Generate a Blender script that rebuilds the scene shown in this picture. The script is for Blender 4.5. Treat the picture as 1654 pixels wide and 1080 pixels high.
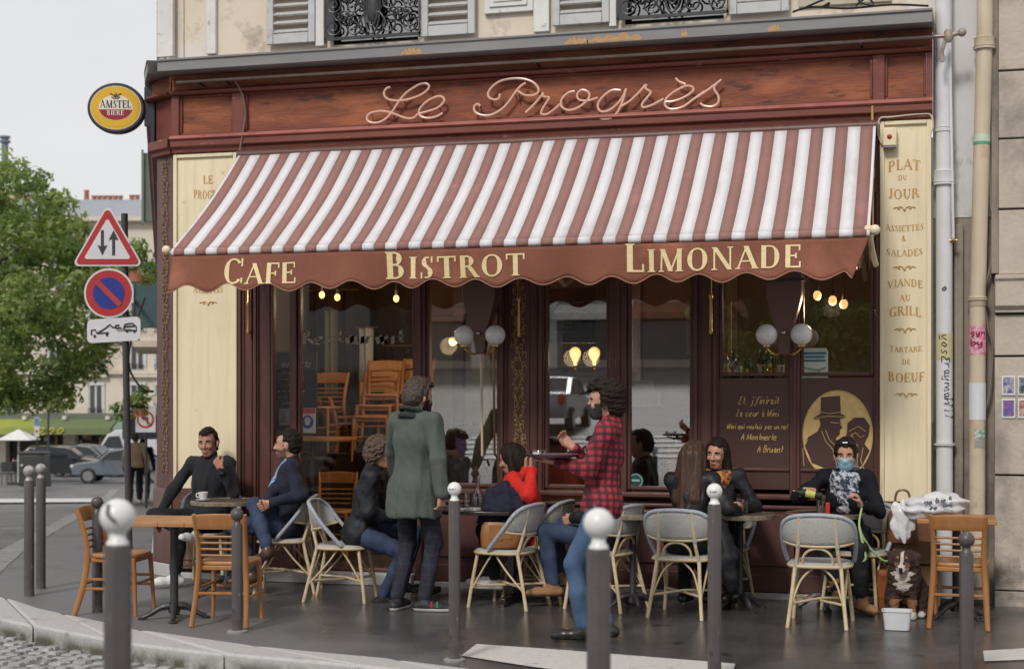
import bpy, bmesh, math, random
import numpy as np
from mathutils import Vector, Matrix
random.seed(7); RNG = np.random.RandomState(7)
S = bpy.context.scene
for o in list(bpy.data.objects): bpy.data.objects.remove(o)
COL = S.collection
PI = math.pi
def R(d): return math.radians(d)

# ------------------------------------------------------------------ camera
F_PX, TH, DW, HY, CXP = 2432.0, R(15.6), 12.82, 637.0, 827.0
sT, cT = math.sin(TH), math.cos(TH)
CAM = Vector((DW*sT, -DW*cT, 1.65))
cam_data = bpy.data.cameras.new('camera'); cam = bpy.data.objects.new('camera', cam_data); COL.objects.link(cam)
cam.location = CAM; cam.rotation_euler = (R(90), 0, TH)
cam_data.sensor_width = 36.0; cam_data.lens = 36.0*F_PX/1654.0
cam_data.shift_y = (HY-540.0)/1654.0
cam_data.clip_start = 0.1; cam_data.clip_end = 800
cam_data.dof.use_dof = True; cam_data.dof.focus_distance = 11.6; cam_data.dof.aperture_fstop = 2.6
S.camera = cam

# ------------------------------------------------------------------ sky
SUN_EL, SUN_AZ = R(41), R(190)
W_ = bpy.data.worlds.new('World'); S.world = W_; W_.use_nodes = True
nt = W_.node_tree; nt.nodes.clear()
sky = nt.nodes.new('ShaderNodeTexSky'); sky.sky_type = 'NISHITA'; sky.sun_disc = False
sky.sun_elevation = SUN_EL; sky.sun_rotation = SUN_AZ; sky.dust_density = 4; sky.air_density = 1.0
hsv = nt.nodes.new('ShaderNodeHueSaturation'); hsv.inputs['Saturation'].default_value = 0.25
tc = nt.nodes.new('ShaderNodeTexCoord'); mp = nt.nodes.new('ShaderNodeMapping'); mp.inputs['Scale'].default_value = (1, 1, 2.2)
nz = nt.nodes.new('ShaderNodeTexNoise'); nz.inputs['Scale'].default_value = 1.6; nz.inputs['Detail'].default_value = 5
cr = nt.nodes.new('ShaderNodeValToRGB')
cr.color_ramp.elements[0].position = 0.3; cr.color_ramp.elements[0].color = (5.3, 5.36, 5.5, 1)
cr.color_ramp.elements[1].position = 0.7; cr.color_ramp.elements[1].color = (6.7, 6.7, 6.72, 1)
mx = nt.nodes.new('ShaderNodeMixRGB'); mx.inputs['Fac'].default_value = 0.9
bg = nt.nodes.new('ShaderNodeBackground'); bg.inputs['Strength'].default_value = 0.1
wo = nt.nodes.new('ShaderNodeOutputWorld')
L = nt.links.new
L(sky.outputs[0], hsv.inputs['Color']); L(tc.outputs['Generated'], mp.inputs[0]); L(mp.outputs[0], nz.inputs['Vector'])
L(nz.outputs[0], cr.inputs[0]); L(hsv.outputs[0], mx.inputs[1]); L(cr.outputs[0], mx.inputs[2])
L(mx.outputs[0], bg.inputs['Color']); L(bg.outputs[0], wo.inputs[0])
# ------------------------------------------------------------------ sun behind thin cloud
sd = bpy.data.lights.new('sun', 'SUN'); sd.energy = 1.5; sd.angle = R(10.5); sd.color = (1.0, 0.96, 0.9)
sun = bpy.data.objects.new('sun', sd); COL.objects.link(sun)
_d = Vector((math.sin(SUN_AZ)*math.cos(SUN_EL), math.cos(SUN_AZ)*math.cos(SUN_EL), math.sin(SUN_EL)))
sun.rotation_euler = _d.to_track_quat('Z', 'Y').to_euler(); sun.location = (-5, -20, 20)
S.view_settings.view_transform = 'Standard'; S.view_settings.look = 'None'
S.view_settings.exposure = 0.42; S.view_settings.gamma = 1; S.view_settings.use_curve_mapping = False
S.cycles.use_denoising = True; S.cycles.max_bounces = 8; S.cycles.transparent_max_bounces = 24
S.cycles.sample_clamp_indirect = 4.0

# ------------------------------------------------------------------ helpers
def at(px, py, Y=0.0):
    u = (px-CXP)/F_PX; v = (HY-py)/F_PX
    dx = -sT+u*cT; dy = cT+u*sT
    t = (Y-CAM.y)/dy
    return Vector((CAM.x+t*dx, Y, CAM.z+t*v))
def ground(px, py, z=0.0):
    u = (px-CXP)/F_PX; v = (HY-py)/F_PX
    t = (z-CAM.z)/v
    return Vector((CAM.x+t*(-sT+u*cT), CAM.y+t*(cT+u*sT), z))
def far(px, py, d):
    u = (px-CXP)/F_PX; v = (HY-py)/F_PX
    return Vector((CAM.x+d*(-sT+u*cT), CAM.y+d*(cT+u*sT), CAM.z+d*v))

def link(o, parent=None):
    COL.objects.link(o)
    if parent is not None: o.parent = parent
    return o
def tag(o, label=None, cat=None, group=None, kind=None):
    if label: o['label'] = label
    if cat: o['category'] = cat
    if group: o['group'] = group
    if kind: o['kind'] = kind
    return o
def thing(name, label, cat, loc=(0, 0, 0), rz=0.0, group=None, kind=None):
    o = bpy.data.objects.new(name, None); o.empty_display_size = .1
    o.location = loc; o.rotation_euler = (0, 0, rz); COL.objects.link(o)
    return tag(o, label, cat, group, kind)
def copy_tree(o, parent=None):
    c = o.copy(); COL.objects.link(c)
    if parent is not None: c.parent = parent
    for ch in list(o.children): copy_tree(ch, c)
    return c

class MB:
    def __init__(s): s.v = []; s.f = []; s.m = []; s.mi = 0
    def add(s, vs, fs):
        n = len(s.v); s.v += [tuple(v) for v in vs]
        for f in fs: s.f.append(tuple(i+n for i in f)); s.m.append(s.mi)
        return s
    def box(s, x0, x1, y0, y1, z0, z1, M=None):
        vs = [Vector((x, y, z)) for x in (x0, x1) for y in (y0, y1) for z in (z0, z1)]
        if M is not None: vs = [M @ v for v in vs]
        return s.add(vs, [(0,1,3,2),(4,6,7,5),(0,4,5,1),(2,3,7,6),(0,2,6,4),(1,5,7,3)])
    def tube(s, pts, r, n=8, closed=False, cap=True, flat=1.0):
        P = [Vector(p) for p in pts]; m = len(P)
        rr = r if hasattr(r, '__len__') else [r]*m
        T = []
        for i in range(m):
            a = P[(i-1) % m] if (closed or i > 0) else P[i]; b = P[(i+1) % m] if (closed or i < m-1) else P[i]
            t = b-a; T.append(t.normalized() if t.length > 1e-9 else Vector((0,0,1)))
        up = Vector((0,0,1)) if abs(T[0].z) < .9 else Vector((1,0,0))
        N = (up-T[0]*up.dot(T[0])).normalized(); vs = []
        for i in range(m):
            N = (N-T[i]*N.dot(T[i]))
            N = N.normalized() if N.length > 1e-6 else T[i].orthogonal().normalized()
            B = T[i].cross(N)
            for k in range(n):
                a = 2*PI*k/n
                vs.append(P[i]+(N*math.cos(a)*flat+B*math.sin(a))*rr[i])
        fs = []
        for i in range(m if closed else m-1):
            j = (i+1) % m
            for k in range(n):
                q = (k+1) % n; fs.append((i*n+k, i*n+q, j*n+q, j*n+k))
        if cap and not closed:
            fs.append(tuple(range(n-1, -1, -1))); fs.append(tuple((m-1)*n+k for k in range(n)))
        return s.add(vs, fs)
    def lathe(s, prof, n=20, c=(0,0,0), axis='z', caps=True):
        vs = []; c = Vector(c)
        for (r, z) in prof:
            for k in range(n):
                a = 2*PI*k/n; p = Vector((r*math.cos(a), r*math.sin(a), z))
                if axis == 'y': p = Vector((p.x, p.z, p.y))
                if axis == 'x': p = Vector((p.z, p.x, p.y))
                vs.append(c+p)
        fs = []
        for i in range(len(prof)-1):
            for k in range(n):
                q = (k+1) % n; fs.append((i*n+k, i*n+q, (i+1)*n+q, (i+1)*n+k))
        if caps:
            fs.append(tuple(range(n-1, -1, -1))); fs.append(tuple((len(prof)-1)*n+k for k in range(n)))
        return s.add(vs, fs)
    def sphere(s, c, r, n=14, sc=(1,1,1)):
        c = Vector(c); vs = []; m = n//2
        for i in range(1, m):
            th = PI*i/m
            for k in range(n):
                a = 2*PI*k/n
                vs.append(c+Vector((r*sc[0]*math.sin(th)*math.cos(a), r*sc[1]*math.sin(th)*math.sin(a), r*sc[2]*math.cos(th))))
        fs = []
        for i in range(m-2):
            for k in range(n):
                q = (k+1) % n; fs.append((i*n+k, (i+1)*n+k, (i+1)*n+q, i*n+q))
        t = len(vs); vs += [c+Vector((0,0,r*sc[2])), c-Vector((0,0,r*sc[2]))]
        for k in range(n):
            q = (k+1) % n; fs.append((t, k, q)); fs.append((t+1, (m-2)*n+q, (m-2)*n+k))
        return s.add(vs, fs)
    def prism(s, poly, a, b, plane='xz', M=None):
        # poly in 2D extruded between a and b along the third axis
        def P(u, v, w):
            return Vector((u, w, v)) if plane == 'xz' else (Vector((w, u, v)) if plane == 'yz' else Vector((u, v, w)))
        n = len(poly); vs = [P(u, v, a) for u, v in poly]+[P(u, v, b) for u, v in poly]
        if M is not None: vs = [M @ v for v in vs]
        fs = [tuple(range(n-1, -1, -1)), tuple(range(n, 2*n))]
        for i in range(n):
            j = (i+1) % n; fs.append((i, j, n+j, n+i))
        return s.add(vs, fs)
    def grid(s, fn, nu, nv):
        vs = [fn(i/nu, j/nv) for i in range(nu+1) for j in range(nv+1)]
        fs = [(i*(nv+1)+j, (i+1)*(nv+1)+j, (i+1)*(nv+1)+j+1, i*(nv+1)+j+1) for i in range(nu) for j in range(nv)]
        return s.add(vs, fs)
    def mesh(s, name, mats, smooth=40, fix=True):
        me = bpy.data.meshes.new(name); me.from_pydata(s.v, [], s.f)
        for m in (mats if isinstance(mats, (list, tuple)) else [mats]): me.materials.append(m)
        if any(s.m): me.polygons.foreach_set('material_index', s.m)
        if fix:
            bm = bmesh.new(); bm.from_mesh(me); bmesh.ops.recalc_face_normals(bm, faces=bm.faces); bm.to_mesh(me); bm.free()
        if smooth:
            me.polygons.foreach_set('use_smooth', [True]*len(me.polygons))
            me.set_sharp_from_angle(angle=R(smooth))
        me.update(); return me
    def build(s, name, mats, parent=None, smooth=40, bev=0, solid=0, loc=None, rot=None, fix=True):
        o = bpy.data.objects.new(name, s.mesh(name, mats, smooth, fix)); link(o, parent)
        if loc is not None: o.location = loc
        if rot is not None: o.rotation_euler = rot
        if solid:
            md = o.modifiers.new('solid', 'SOLIDIFY'); md.thickness = solid; md.offset = 0
        if bev:
            md = o.modifiers.new('bevel', 'BEVEL'); md.width = bev; md.segments = 2; md.limit_method = 'ANGLE'; md.angle_limit = R(45)
        return o
def inst(name, me, parent=None, loc=(0,0,0), rot=(0,0,0), sc=(1,1,1)):
    o = bpy.data.objects.new(name, me); link(o, parent); o.location = loc; o.rotation_euler = rot; o.scale = sc
    return o
def spline(pts, n=8, closed=False):
    P = [Vector(p) for p in pts]; m = len(P); out = []
    for i in range(m if closed else m-1):
        g = lambda k: P[k % m] if closed else P[max(0, min(m-1, k))]
        p0, p1, p2, p3 = g(i-1), g(i), g(i+1), g(i+2)
        for j in range(n):
            t = j/n
            out.append(.5*((2*p1)+(p2-p0)*t+(2*p0-5*p1+4*p2-p3)*t*t+(3*p1-p0-3*p2+p3)*t**3))
    if not closed: out.append(P[-1])
    return out

# ------------------------------------------------------------------ materials
def hexc(h):
    h = h.lstrip('#'); r = [int(h[i:i+2], 16)/255 for i in (0, 2, 4)]
    return tuple(c/12.92 if c <= .04045 else ((c+.055)/1.055)**2.4 for c in r)
_M = {}
def mat(name, col, rough=.6, col2=None, scale=6, var=.18, bump=0, bscale=40, stretch=(1,1,1), metal=0, spec=.5, sharp=0, emit=0, coat=0, sheen=0, detail=4):
    if name in _M: return _M[name]
    m = bpy.data.materials.new(name); m.use_nodes = True; n = m.node_tree; b = n.nodes['Principled BSDF']
    if isinstance(col, str): col = hexc(col)
    if isinstance(col2, str): col2 = hexc(col2)
    c1 = col; c2 = col2 if col2 else tuple(c*(1-var) for c in col)
    b.inputs['Roughness'].default_value = rough; b.inputs['Metallic'].default_value = metal
    b.inputs['Specular IOR Level'].default_value = spec
    if coat: b.inputs['Coat Weight'].default_value = coat; b.inputs['Coat Roughness'].default_value = .08
    if sheen: b.inputs['Sheen Weight'].default_value = sheen
    tc = n.nodes.new('ShaderNodeTexCoord'); mp = n.nodes.new('ShaderNodeMapping'); mp.inputs['Scale'].default_value = stretch
    n.links.new(tc.outputs['Object'], mp.inputs[0])
    tn = n.nodes.new('ShaderNodeTexNoise'); tn.inputs['Scale'].default_value = scale; tn.inputs['Detail'].default_value = detail; tn.inputs['Roughness'].default_value = .6
    n.links.new(mp.outputs[0], tn.inputs['Vector'])
    cr = n.nodes.new('ShaderNodeValToRGB'); w = .2*(1-sharp)+.01
    cr.color_ramp.elements[0].position = .5-w; cr.color_ramp.elements[1].position = .5+w
    cr.color_ramp.elements[0].color = (*c1, 1); cr.color_ramp.elements[1].color = (*c2, 1)
    n.links.new(tn.outputs[0], cr.inputs[0]); n.links.new(cr.outputs[0], b.inputs['Base Color'])
    if bump:
        tb = n.nodes.new('ShaderNodeTexNoise'); tb.inputs['Scale'].default_value = bscale; tb.inputs['Detail'].default_value = 3
        n.links.new(mp.outputs[0], tb.inputs['Vector'])
        bp = n.nodes.new('ShaderNodeBump'); bp.inputs['Strength'].default_value = bump; bp.inputs['Distance'].default_value = .02
        n.links.new(tb.outputs[0], bp.inputs['Height']); n.links.new(bp.outputs[0], b.inputs['Normal'])
    if emit:
        n.links.new(cr.outputs[0], b.inputs['Emission Color']); b.inputs['Emission Strength'].default_value = emit
    m['_cr'] = cr.name; _M[name] = m
    return m
def glass_mat(name, base=.12, tint=(1,1,1), ior=1.5, rough=0.0, gain=1.0):
    m = bpy.data.materials.new(name); m.use_nodes = True; n = m.node_tree; n.nodes.clear()
    out = n.nodes.new('ShaderNodeOutputMaterial'); mix = n.nodes.new('ShaderNodeMixShader')
    tr = n.nodes.new('ShaderNodeBsdfTransparent'); tr.inputs[0].default_value = (*tint, 1)
    gl = n.nodes.new('ShaderNodeBsdfGlossy'); gl.inputs['Roughness'].default_value = rough
    fr = n.nodes.new('ShaderNodeFresnel'); fr.inputs['IOR'].default_value = ior
    ma = n.nodes.new('ShaderNodeMath'); ma.operation = 'MULTIPLY_ADD'; ma.inputs[1].default_value = gain; ma.inputs[2].default_value = base; ma.use_clamp = True
    n.links.new(fr.outputs[0], ma.inputs[0]); n.links.new(ma.outputs[0], mix.inputs[0]); n.links.new(tr.outputs[0], mix.inputs[1]); n.links.new(gl.outputs[0], mix.inputs[2])
    n.links.new(mix.outputs[0], out.inputs[0]); return m
def layered(m, col, scale=3, lo=.55, hi=.62, stretch=(1,1,1), detail=6, z=None):
    # adds a patch colour (wear, dirt) over a material's base colour
    n = m.node_tree; b = n.nodes['Principled BSDF']; src = b.inputs['Base Color'].links[0].from_socket
    if isinstance(col, str): col = hexc(col)
    tc = n.nodes.new('ShaderNodeTexCoord'); mp = n.nodes.new('ShaderNodeMapping'); mp.inputs['Scale'].default_value = stretch; mp.inputs['Location'].default_value = (scale*1.7, 3.1, 5.3)
    n.links.new(tc.outputs['Object'], mp.inputs[0])
    tn = n.nodes.new('ShaderNodeTexNoise'); tn.inputs['Scale'].default_value = scale; tn.inputs['Detail'].default_value = detail; tn.inputs['Roughness'].default_value = .65
    n.links.new(mp.outputs[0], tn.inputs['Vector'])
    mr = n.nodes.new('ShaderNodeMapRange'); mr.inputs[1].default_value = lo; mr.inputs[2].default_value = hi
    n.links.new(tn.outputs[0], mr.inputs[0]); fac = mr.outputs[0]
    if z:   # restrict to heights below z (splash dirt): z = (z_full, z_none)
        sp = n.nodes.new('ShaderNodeSeparateXYZ'); n.links.new(tc.outputs['Object'], sp.inputs[0])
        m2 = n.nodes.new('ShaderNodeMapRange'); m2.inputs[1].default_value = z[0]; m2.inputs[2].default_value = z[1]; m2.inputs[3].default_value = 1; m2.inputs[4].default_value = 0
        n.links.new(sp.outputs[2], m2.inputs[0]); mu = n.nodes.new('ShaderNodeMath'); mu.operation = 'MULTIPLY'
        n.links.new(fac, mu.inputs[0]); n.links.new(m2.outputs[0], mu.inputs[1]); fac = mu.outputs[0]
    mix = n.nodes.new('ShaderNodeMixRGB'); n.links.new(fac, mix.inputs[0]); n.links.new(src, mix.inputs[1]); mix.inputs[2].default_value = (*col, 1)
    n.links.new(mix.outputs[0], b.inputs['Base Color']); return m

def spec_(m, s, r):
    b = m.node_tree.nodes['Principled BSDF']; b.inputs['Specular IOR Level'].default_value = s; b.inputs['Roughness'].default_value = r; return m
fascia_m = spec_(layered(layered(mat('fascia wood', (.27,.085,.045), .5, (.16,.05,.034), scale=2.2, stretch=(1,1,7), bump=.25, bscale=14, detail=8), (.37,.125,.056), 1.4, .5, .7, (1,1,4)), (.09,.04,.03), 2.5, .57, .66, (1.2,1,6)), .25, .6)
trim_m = layered(mat('painted red brown trim', (.2,.064,.046), .5, (.15,.046,.036), spec=.3, scale=4, stretch=(.6,1,3), bump=.1, bscale=20), (.38,.2,.13), 5, .62, .7, (1,1,4))
pier_m = layered(mat('dark red brown pier', (.115,.048,.036), .42, (.085,.036,.03), scale=4, stretch=(2,2,.6)), (.22,.12,.07), 9, .62, .7, (1,1,.4))
pink_m = mat('pink moulding', (.42,.16,.13), .35, (.3,.1,.08), scale=5)
dark_m = layered(mat('dark brown joinery', (.12,.052,.043), .42, (.09,.038,.033), spec=.35, scale=5, stretch=(3,3,.6), bump=.08, bscale=18), (.15,.075,.06), 7, .64, .74, (2,2,1))
vine_dull = mat('worn gilt paint', (.24,.145,.07), .6, (.17,.1,.05), scale=30)
vine_m = mat('gold vine paint', (.42,.28,.12), .5, (.3,.18,.07), scale=30)
cream_m = layered(layered(layered(mat('cream panel paint', (.8,.69,.48), .5, (.75,.64,.44), scale=1.6), (.66,.55,.37), 3, .48, .72, (5,5,.35)), (.5,.37,.22), 6, .66, .8), (.46,.3,.15), 4, .6, .74, (6,6,.5), z=(0.85, 1.1))
stucco_m = layered(layered(mat('cream stucco', (.68,.59,.48), .85, (.6,.52,.42), scale=2, bump=.15, bscale=60), (.3,.25,.2), 2.4, .56, .72), (.64,.6,.54), 1.3, .56, .6)
white_m = layered(mat('white paint', (.68,.66,.64), .5, (.58,.56,.54), scale=6), (.3,.27,.24), 9, .63, .75)
shutter_m = layered(mat('grey white shutter paint', (.5,.5,.5), .55, (.42,.42,.42), scale=8), (.25,.22,.2), 9, .6, .75)
zinc_m = layered(layered(mat('grey zinc', (.23,.222,.225), .5, (.17,.164,.168), scale=3, stretch=(.5,1,4), metal=.15), (.19,.19,.2), 3, .5, .75, (.5,1,3)), (.42,.25,.12), 1.2, .69, .71, (.7,1,2.5))
iron_m = mat('dark iron', (.022,.022,.026), .4, (.04,.038,.04), scale=20)
black_m = mat('black', (.012,.011,.012), .5)
brass_m = mat('brass', (.55,.37,.14), .3, (.42,.26,.09), metal=.9)
stone_m = layered(layered(mat('pale limestone', (.5,.44,.37), .85, (.43,.375,.31), scale=3, bump=.3, bscale=25), (.22,.19,.165), 1.7, .52, .72, (1,1,.7)), (.14,.12,.1), 2.5, .5, .65, z=(.2, 1.1))
stonewall_m = layered(mat('old rendered wall', (.3,.25,.2), .9, (.24,.2,.165), scale=3, bump=.3, bscale=20), (.15,.13,.11), 2, .5, .65, (1,1,.5))
render_m = layered(mat('white render', (.62,.6,.6), .8, (.55,.53,.52), scale=3), (.3,.27,.25), 3, .6, .68, (1,1,.4))
oak_m = mat('honey beech', (.38,.175,.062), .4, (.3,.125,.042), scale=4, stretch=(6,6,1), bump=.05)
oak_top_m = mat('honey beech top', (.43,.21,.085), .38, (.35,.16,.06), scale=4, stretch=(1,8,1), bump=.04)
cane_m = mat('cane', (.6,.49,.32), .5, (.48,.36,.21), scale=9, stretch=(1,1,3), bump=.1)
weave_m = mat('grey woven seat', (.46,.45,.43), .6, (.35,.345,.33), scale=120, bump=.5, bscale=160, sharp=.6)
hoop_m = mat('pale blue woven rim', (.4,.43,.48), .5, (.3,.325,.37), scale=90, bump=.4, bscale=120, sharp=.5)
glass_m = glass_mat('window glass', base=.24, ior=1.5, gain=1.1)
clear_m = glass_mat('clear drinking glass', base=.03, ior=1.45, gain=.8)
globe_m = mat('opal globe', (.82,.8,.78), .15, (.8,.78,.76), spec=.6)
skin_m = mat('skin', (.5,.27,.19), .5, (.45,.225,.155), scale=14, spec=.35)
skin2_m = mat('tanned skin', (.42,.21,.14), .5, (.36,.17,.11), scale=14, spec=.35)
lip_m = mat('lips', (.36,.15,.12), .5)
eyew_m = mat('eye white', (.36,.33,.31), .3); eyed_m = mat('iris', (.03,.018,.012), .15)  # eye white is darkened in colour for the shade of the lids
hair_dark = mat('dark hair', (.012,.008,.006), .7, (.022,.014,.01), scale=60, spec=.2, bump=.3, bscale=60, stretch=(1,1,.4))
hair_grey = mat('greying brown hair', (.12,.08,.06), .55, (.06,.04,.03), scale=45, spec=.2, bump=.4, bscale=50)
hair_brown = mat('brown hair', (.07,.036,.022), .5, (.04,.02,.013), scale=40, spec=.3, bump=.4, bscale=50, stretch=(1,1,.15))
paper_m = mat('white paper', (.72,.7,.68), .7)
gold_m = mat('gold lettering', (.72,.52,.22), .5, (.6,.41,.15), scale=20)
ochre_m = mat('ochre lettering', (.52,.3,.085), .5, (.44,.24,.06), scale=30)
letter_m = mat('cream lettering', (.78,.64,.36), .6, (.68,.53,.27), scale=12, stretch=(1,1,6))
# ------------------------------------------------------------------ ground
cafe_corner = Vector((-3.43, .16, 0)); SD = Vector((-.479, .878, 0)); SN = Vector((.878, .479, 0))   # the side street runs downhill along SD
def gz(x, y):
    t = (x-cafe_corner.x)*SD.x+(y-cafe_corner.y)*SD.y
    if t <= 0: return 0.0
    if t < 4: return -.047*t*t/8
    if t < 30: return -.047*(t-2)
    if t < 58: return -.047*28-.027*(t-30)
    return -.047*28-.027*28
asph_road = layered(layered(mat('cobbled road', (.15,.148,.155), .45, (.1,.1,.106), scale=2, bump=.0), (.2,.2,.205), .8, .5, .62), (.07,.07,.075), 3, .6, .7)
def add_brick_bump(m, scale=6, strength=.5, dark=.5):
    n = m.node_tree; b = n.nodes['Principled BSDF']; tc = n.nodes.new('ShaderNodeTexCoord')
    br = n.nodes.new('ShaderNodeTexVoronoi'); br.feature = 'DISTANCE_TO_EDGE'; br.inputs['Scale'].default_value = scale; br.inputs['Randomness'].default_value = .45
    n.links.new(tc.outputs['Object'], br.inputs['Vector'])
    mr = n.nodes.new('ShaderNodeMapRange'); mr.inputs[2].default_value = .09
    n.links.new(br.outputs['Distance'], mr.inputs[0])
    bp = n.nodes.new('ShaderNodeBump'); bp.inputs['Strength'].default_value = strength; bp.inputs['Distance'].default_value = .02
    n.links.new(mr.outputs[0], bp.inputs['Height']); n.links.new(bp.outputs[0], b.inputs['Normal'])
    src = b.inputs['Base Color'].links[0].from_socket
    m2 = n.nodes.new('ShaderNodeMapRange'); m2.inputs[2].default_value = .07; m2.inputs[3].default_value = dark; m2.inputs[4].default_value = 1
    n.links.new(br.outputs['Distance'], m2.inputs[0])
    mx = n.nodes.new('ShaderNodeMixRGB'); mx.blend_type = 'MULTIPLY'; mx.inputs[0].default_value = 1
    n.links.new(src, mx.inputs[1]); n.links.new(m2.outputs[0], mx.inputs[2]); n.links.new(mx.outputs[0], b.inputs['Base Color'])
add_brick_bump(asph_road, 7)
pave_m = layered(layered(mat('wet asphalt pavement', (.082,.077,.078), .28, (.056,.053,.054), scale=2.5, bump=.13, bscale=140), (.1,.094,.094), .7, .5, .62), (.2,.19,.19), 70, .66, .72)
pave_m = layered(pave_m, (.17,.165,.165), 13, .71, .73)
pave_m = layered(pave_m, (.03,.028,.028), 4.5, .62, .68, detail=8)
def wet(m, dry=.5, wetr=.1, scale=.9, lo=.42, hi=.6):   # puddled roughness
    n = m.node_tree; b = n.nodes['Principled BSDF']; tc = n.nodes.new('ShaderNodeTexCoord')
    tn = n.nodes.new('ShaderNodeTexNoise'); tn.inputs['Scale'].default_value = scale; tn.inputs['Detail'].default_value = 6
    n.links.new(tc.outputs['Object'], tn.inputs['Vector'])
    mr = n.nodes.new('ShaderNodeMapRange'); mr.inputs[1].default_value = lo; mr.inputs[2].default_value = hi; mr.inputs[3].default_value = wetr; mr.inputs[4].default_value = dry
    n.links.new(tn.outputs[0], mr.inputs[0]); n.links.new(mr.outputs[0], b.inputs['Roughness'])
wet(pave_m, .36, .05, scale=.8, lo=.5, hi=.64)
def dry_zone(m, col):   # the pavement dries out towards the kerb and the corner
    if isinstance(col, str): col = hexc(col)
    n = m.node_tree; b = n.nodes['Principled BSDF']; src = b.inputs['Base Color'].links[0].from_socket; rs = b.inputs['Roughness'].links[0].from_socket
    tc = n.nodes.new('ShaderNodeTexCoord'); d = n.nodes.new('ShaderNodeVectorMath'); d.operation = 'DOT_PRODUCT'; d.inputs[1].default_value = (-.42, -.40, 0); n.links.new(tc.outputs['Object'], d.inputs[0])
    tn = n.nodes.new('ShaderNodeTexNoise'); tn.inputs['Scale'].default_value = 1.1; tn.inputs['Detail'].default_value = 7; n.links.new(tc.outputs['Object'], tn.inputs['Vector'])
    ad = n.nodes.new('ShaderNodeMath'); ad.operation = 'MULTIPLY_ADD'; ad.inputs[1].default_value = 1.1; n.links.new(tn.outputs[0], ad.inputs[0]); n.links.new(d.outputs['Value'], ad.inputs[2])
    mr = n.nodes.new('ShaderNodeMapRange'); mr.inputs[1].default_value = 1.45; mr.inputs[2].default_value = 2.1; n.links.new(ad.outputs[0], mr.inputs[0])
    mx = n.nodes.new('ShaderNodeMixRGB'); n.links.new(mr.outputs[0], mx.inputs[0]); n.links.new(src, mx.inputs[1]); mx.inputs[2].default_value = (*col, 1); n.links.new(mx.outputs[0], b.inputs['Base Color'])
    m2 = n.nodes.new('ShaderNodeMixRGB'); n.links.new(mr.outputs[0], m2.inputs[0]); n.links.new(rs, m2.inputs[1]); m2.inputs[2].default_value = (.55, .55, .55, 1); n.links.new(m2.outputs[0], b.inputs['Roughness'])
dry_zone(pave_m, (.15,.143,.147))
drypave_m = layered(mat('dry grey pavement', (.17,.165,.17), .6, (.13,.127,.132), scale=1.5, bump=.15, bscale=60), (.1,.095,.098), 1.1, .55, .66)
kerb_m = layered(mat('granite kerb', (.47,.452,.445), .7, (.38,.366,.36), scale=25, bump=.25, bscale=70), (.25,.235,.21), 3, .6, .7)
kerb_m = layered(kerb_m, (.09,.085,.055), 5, .3, .55, z=(-.085, -.02))
kerb_grey = layered(mat('old grey kerb', (.27,.26,.262), .7, (.2,.195,.195), scale=12, bump=.25, bscale=70), (.13,.125,.12), 3, .58, .68)

def nodes_split(lo, hi, n, p=1.6):
    return [lo+(hi-lo)*(i/n)**p for i in range(n+1)]
road = MB()
xs = [-160, -110, -80, -60, -50, -42, -36, -30, -26, -22, -18, -15, -12.5, -10, -8, -6, -4.5, -3.5, -2, 0, 3, 8, 20, 60, 160]
ys = [-60, -30, -16, -10, -6, -3, -1, 0, 1, 2, 3, 4.5, 6, 8, 10, 13, 16, 20, 24, 28, 33, 38, 44, 50, 58, 70, 100, 200]
road.v = [(x, y, gz(x, y)-.125) for x in xs for y in ys]
ny = len(ys)
road.f = [(i*ny+j, (i+1)*ny+j, (i+1)*ny+j+1, i*ny+j+1) for i in range(len(xs)-1) for j in range(ny-1)]; road.m = [0]*len(road.f)
tag(road.build('road', asph_road, smooth=60), kind='structure')

# kerb lines around the corner, traced on the ground
OUT = [ground(p[0], p[1]) for p in ((-140, 967), (-60, 984), (0, 999), (80, 1015), (164, 1031), (208, 1038), (300, 1049), (420, 1061), (520, 1069), (640, 1080))]
INN = [ground(p[0], p[1]) for p in ((-140, 925), (-60, 945), (0, 962), (64, 983), (164, 1002), (208, 1014), (278, 1024), (420, 1044), (520, 1053), (640, 1064))]
e_out = Vector((1.2, OUT[-1].y-.30, 0)); e_in = Vector((1.2, e_out.y+.28, 0))
OUT += [e_out, Vector((3, e_out.y-.12, 0)), Vector((9, e_out.y-.3, 0))]; INN += [e_in, Vector((3, e_in.y-.12, 0)), Vector((9, e_in.y-.3, 0))]
# side street kerb: 33 m of it
sk = [far(3, 935, 14.6), far(147, 827, 33)]
def sidepoint(t, off): # t metres along the street from the corner, off from the wall outwards
    p = cafe_corner+SD*t-SN*off; return Vector((p.x, p.y, gz(p.x, p.y)))
KS_T = [-.4, 1, 2.5, 4, 6, 8, 10, 13, 16, 20, 24, 28, 32, 38]
K_in = [sidepoint(t, 1.42) for t in KS_T]; K_out = [sidepoint(t, 1.7) for t in KS_T]
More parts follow.
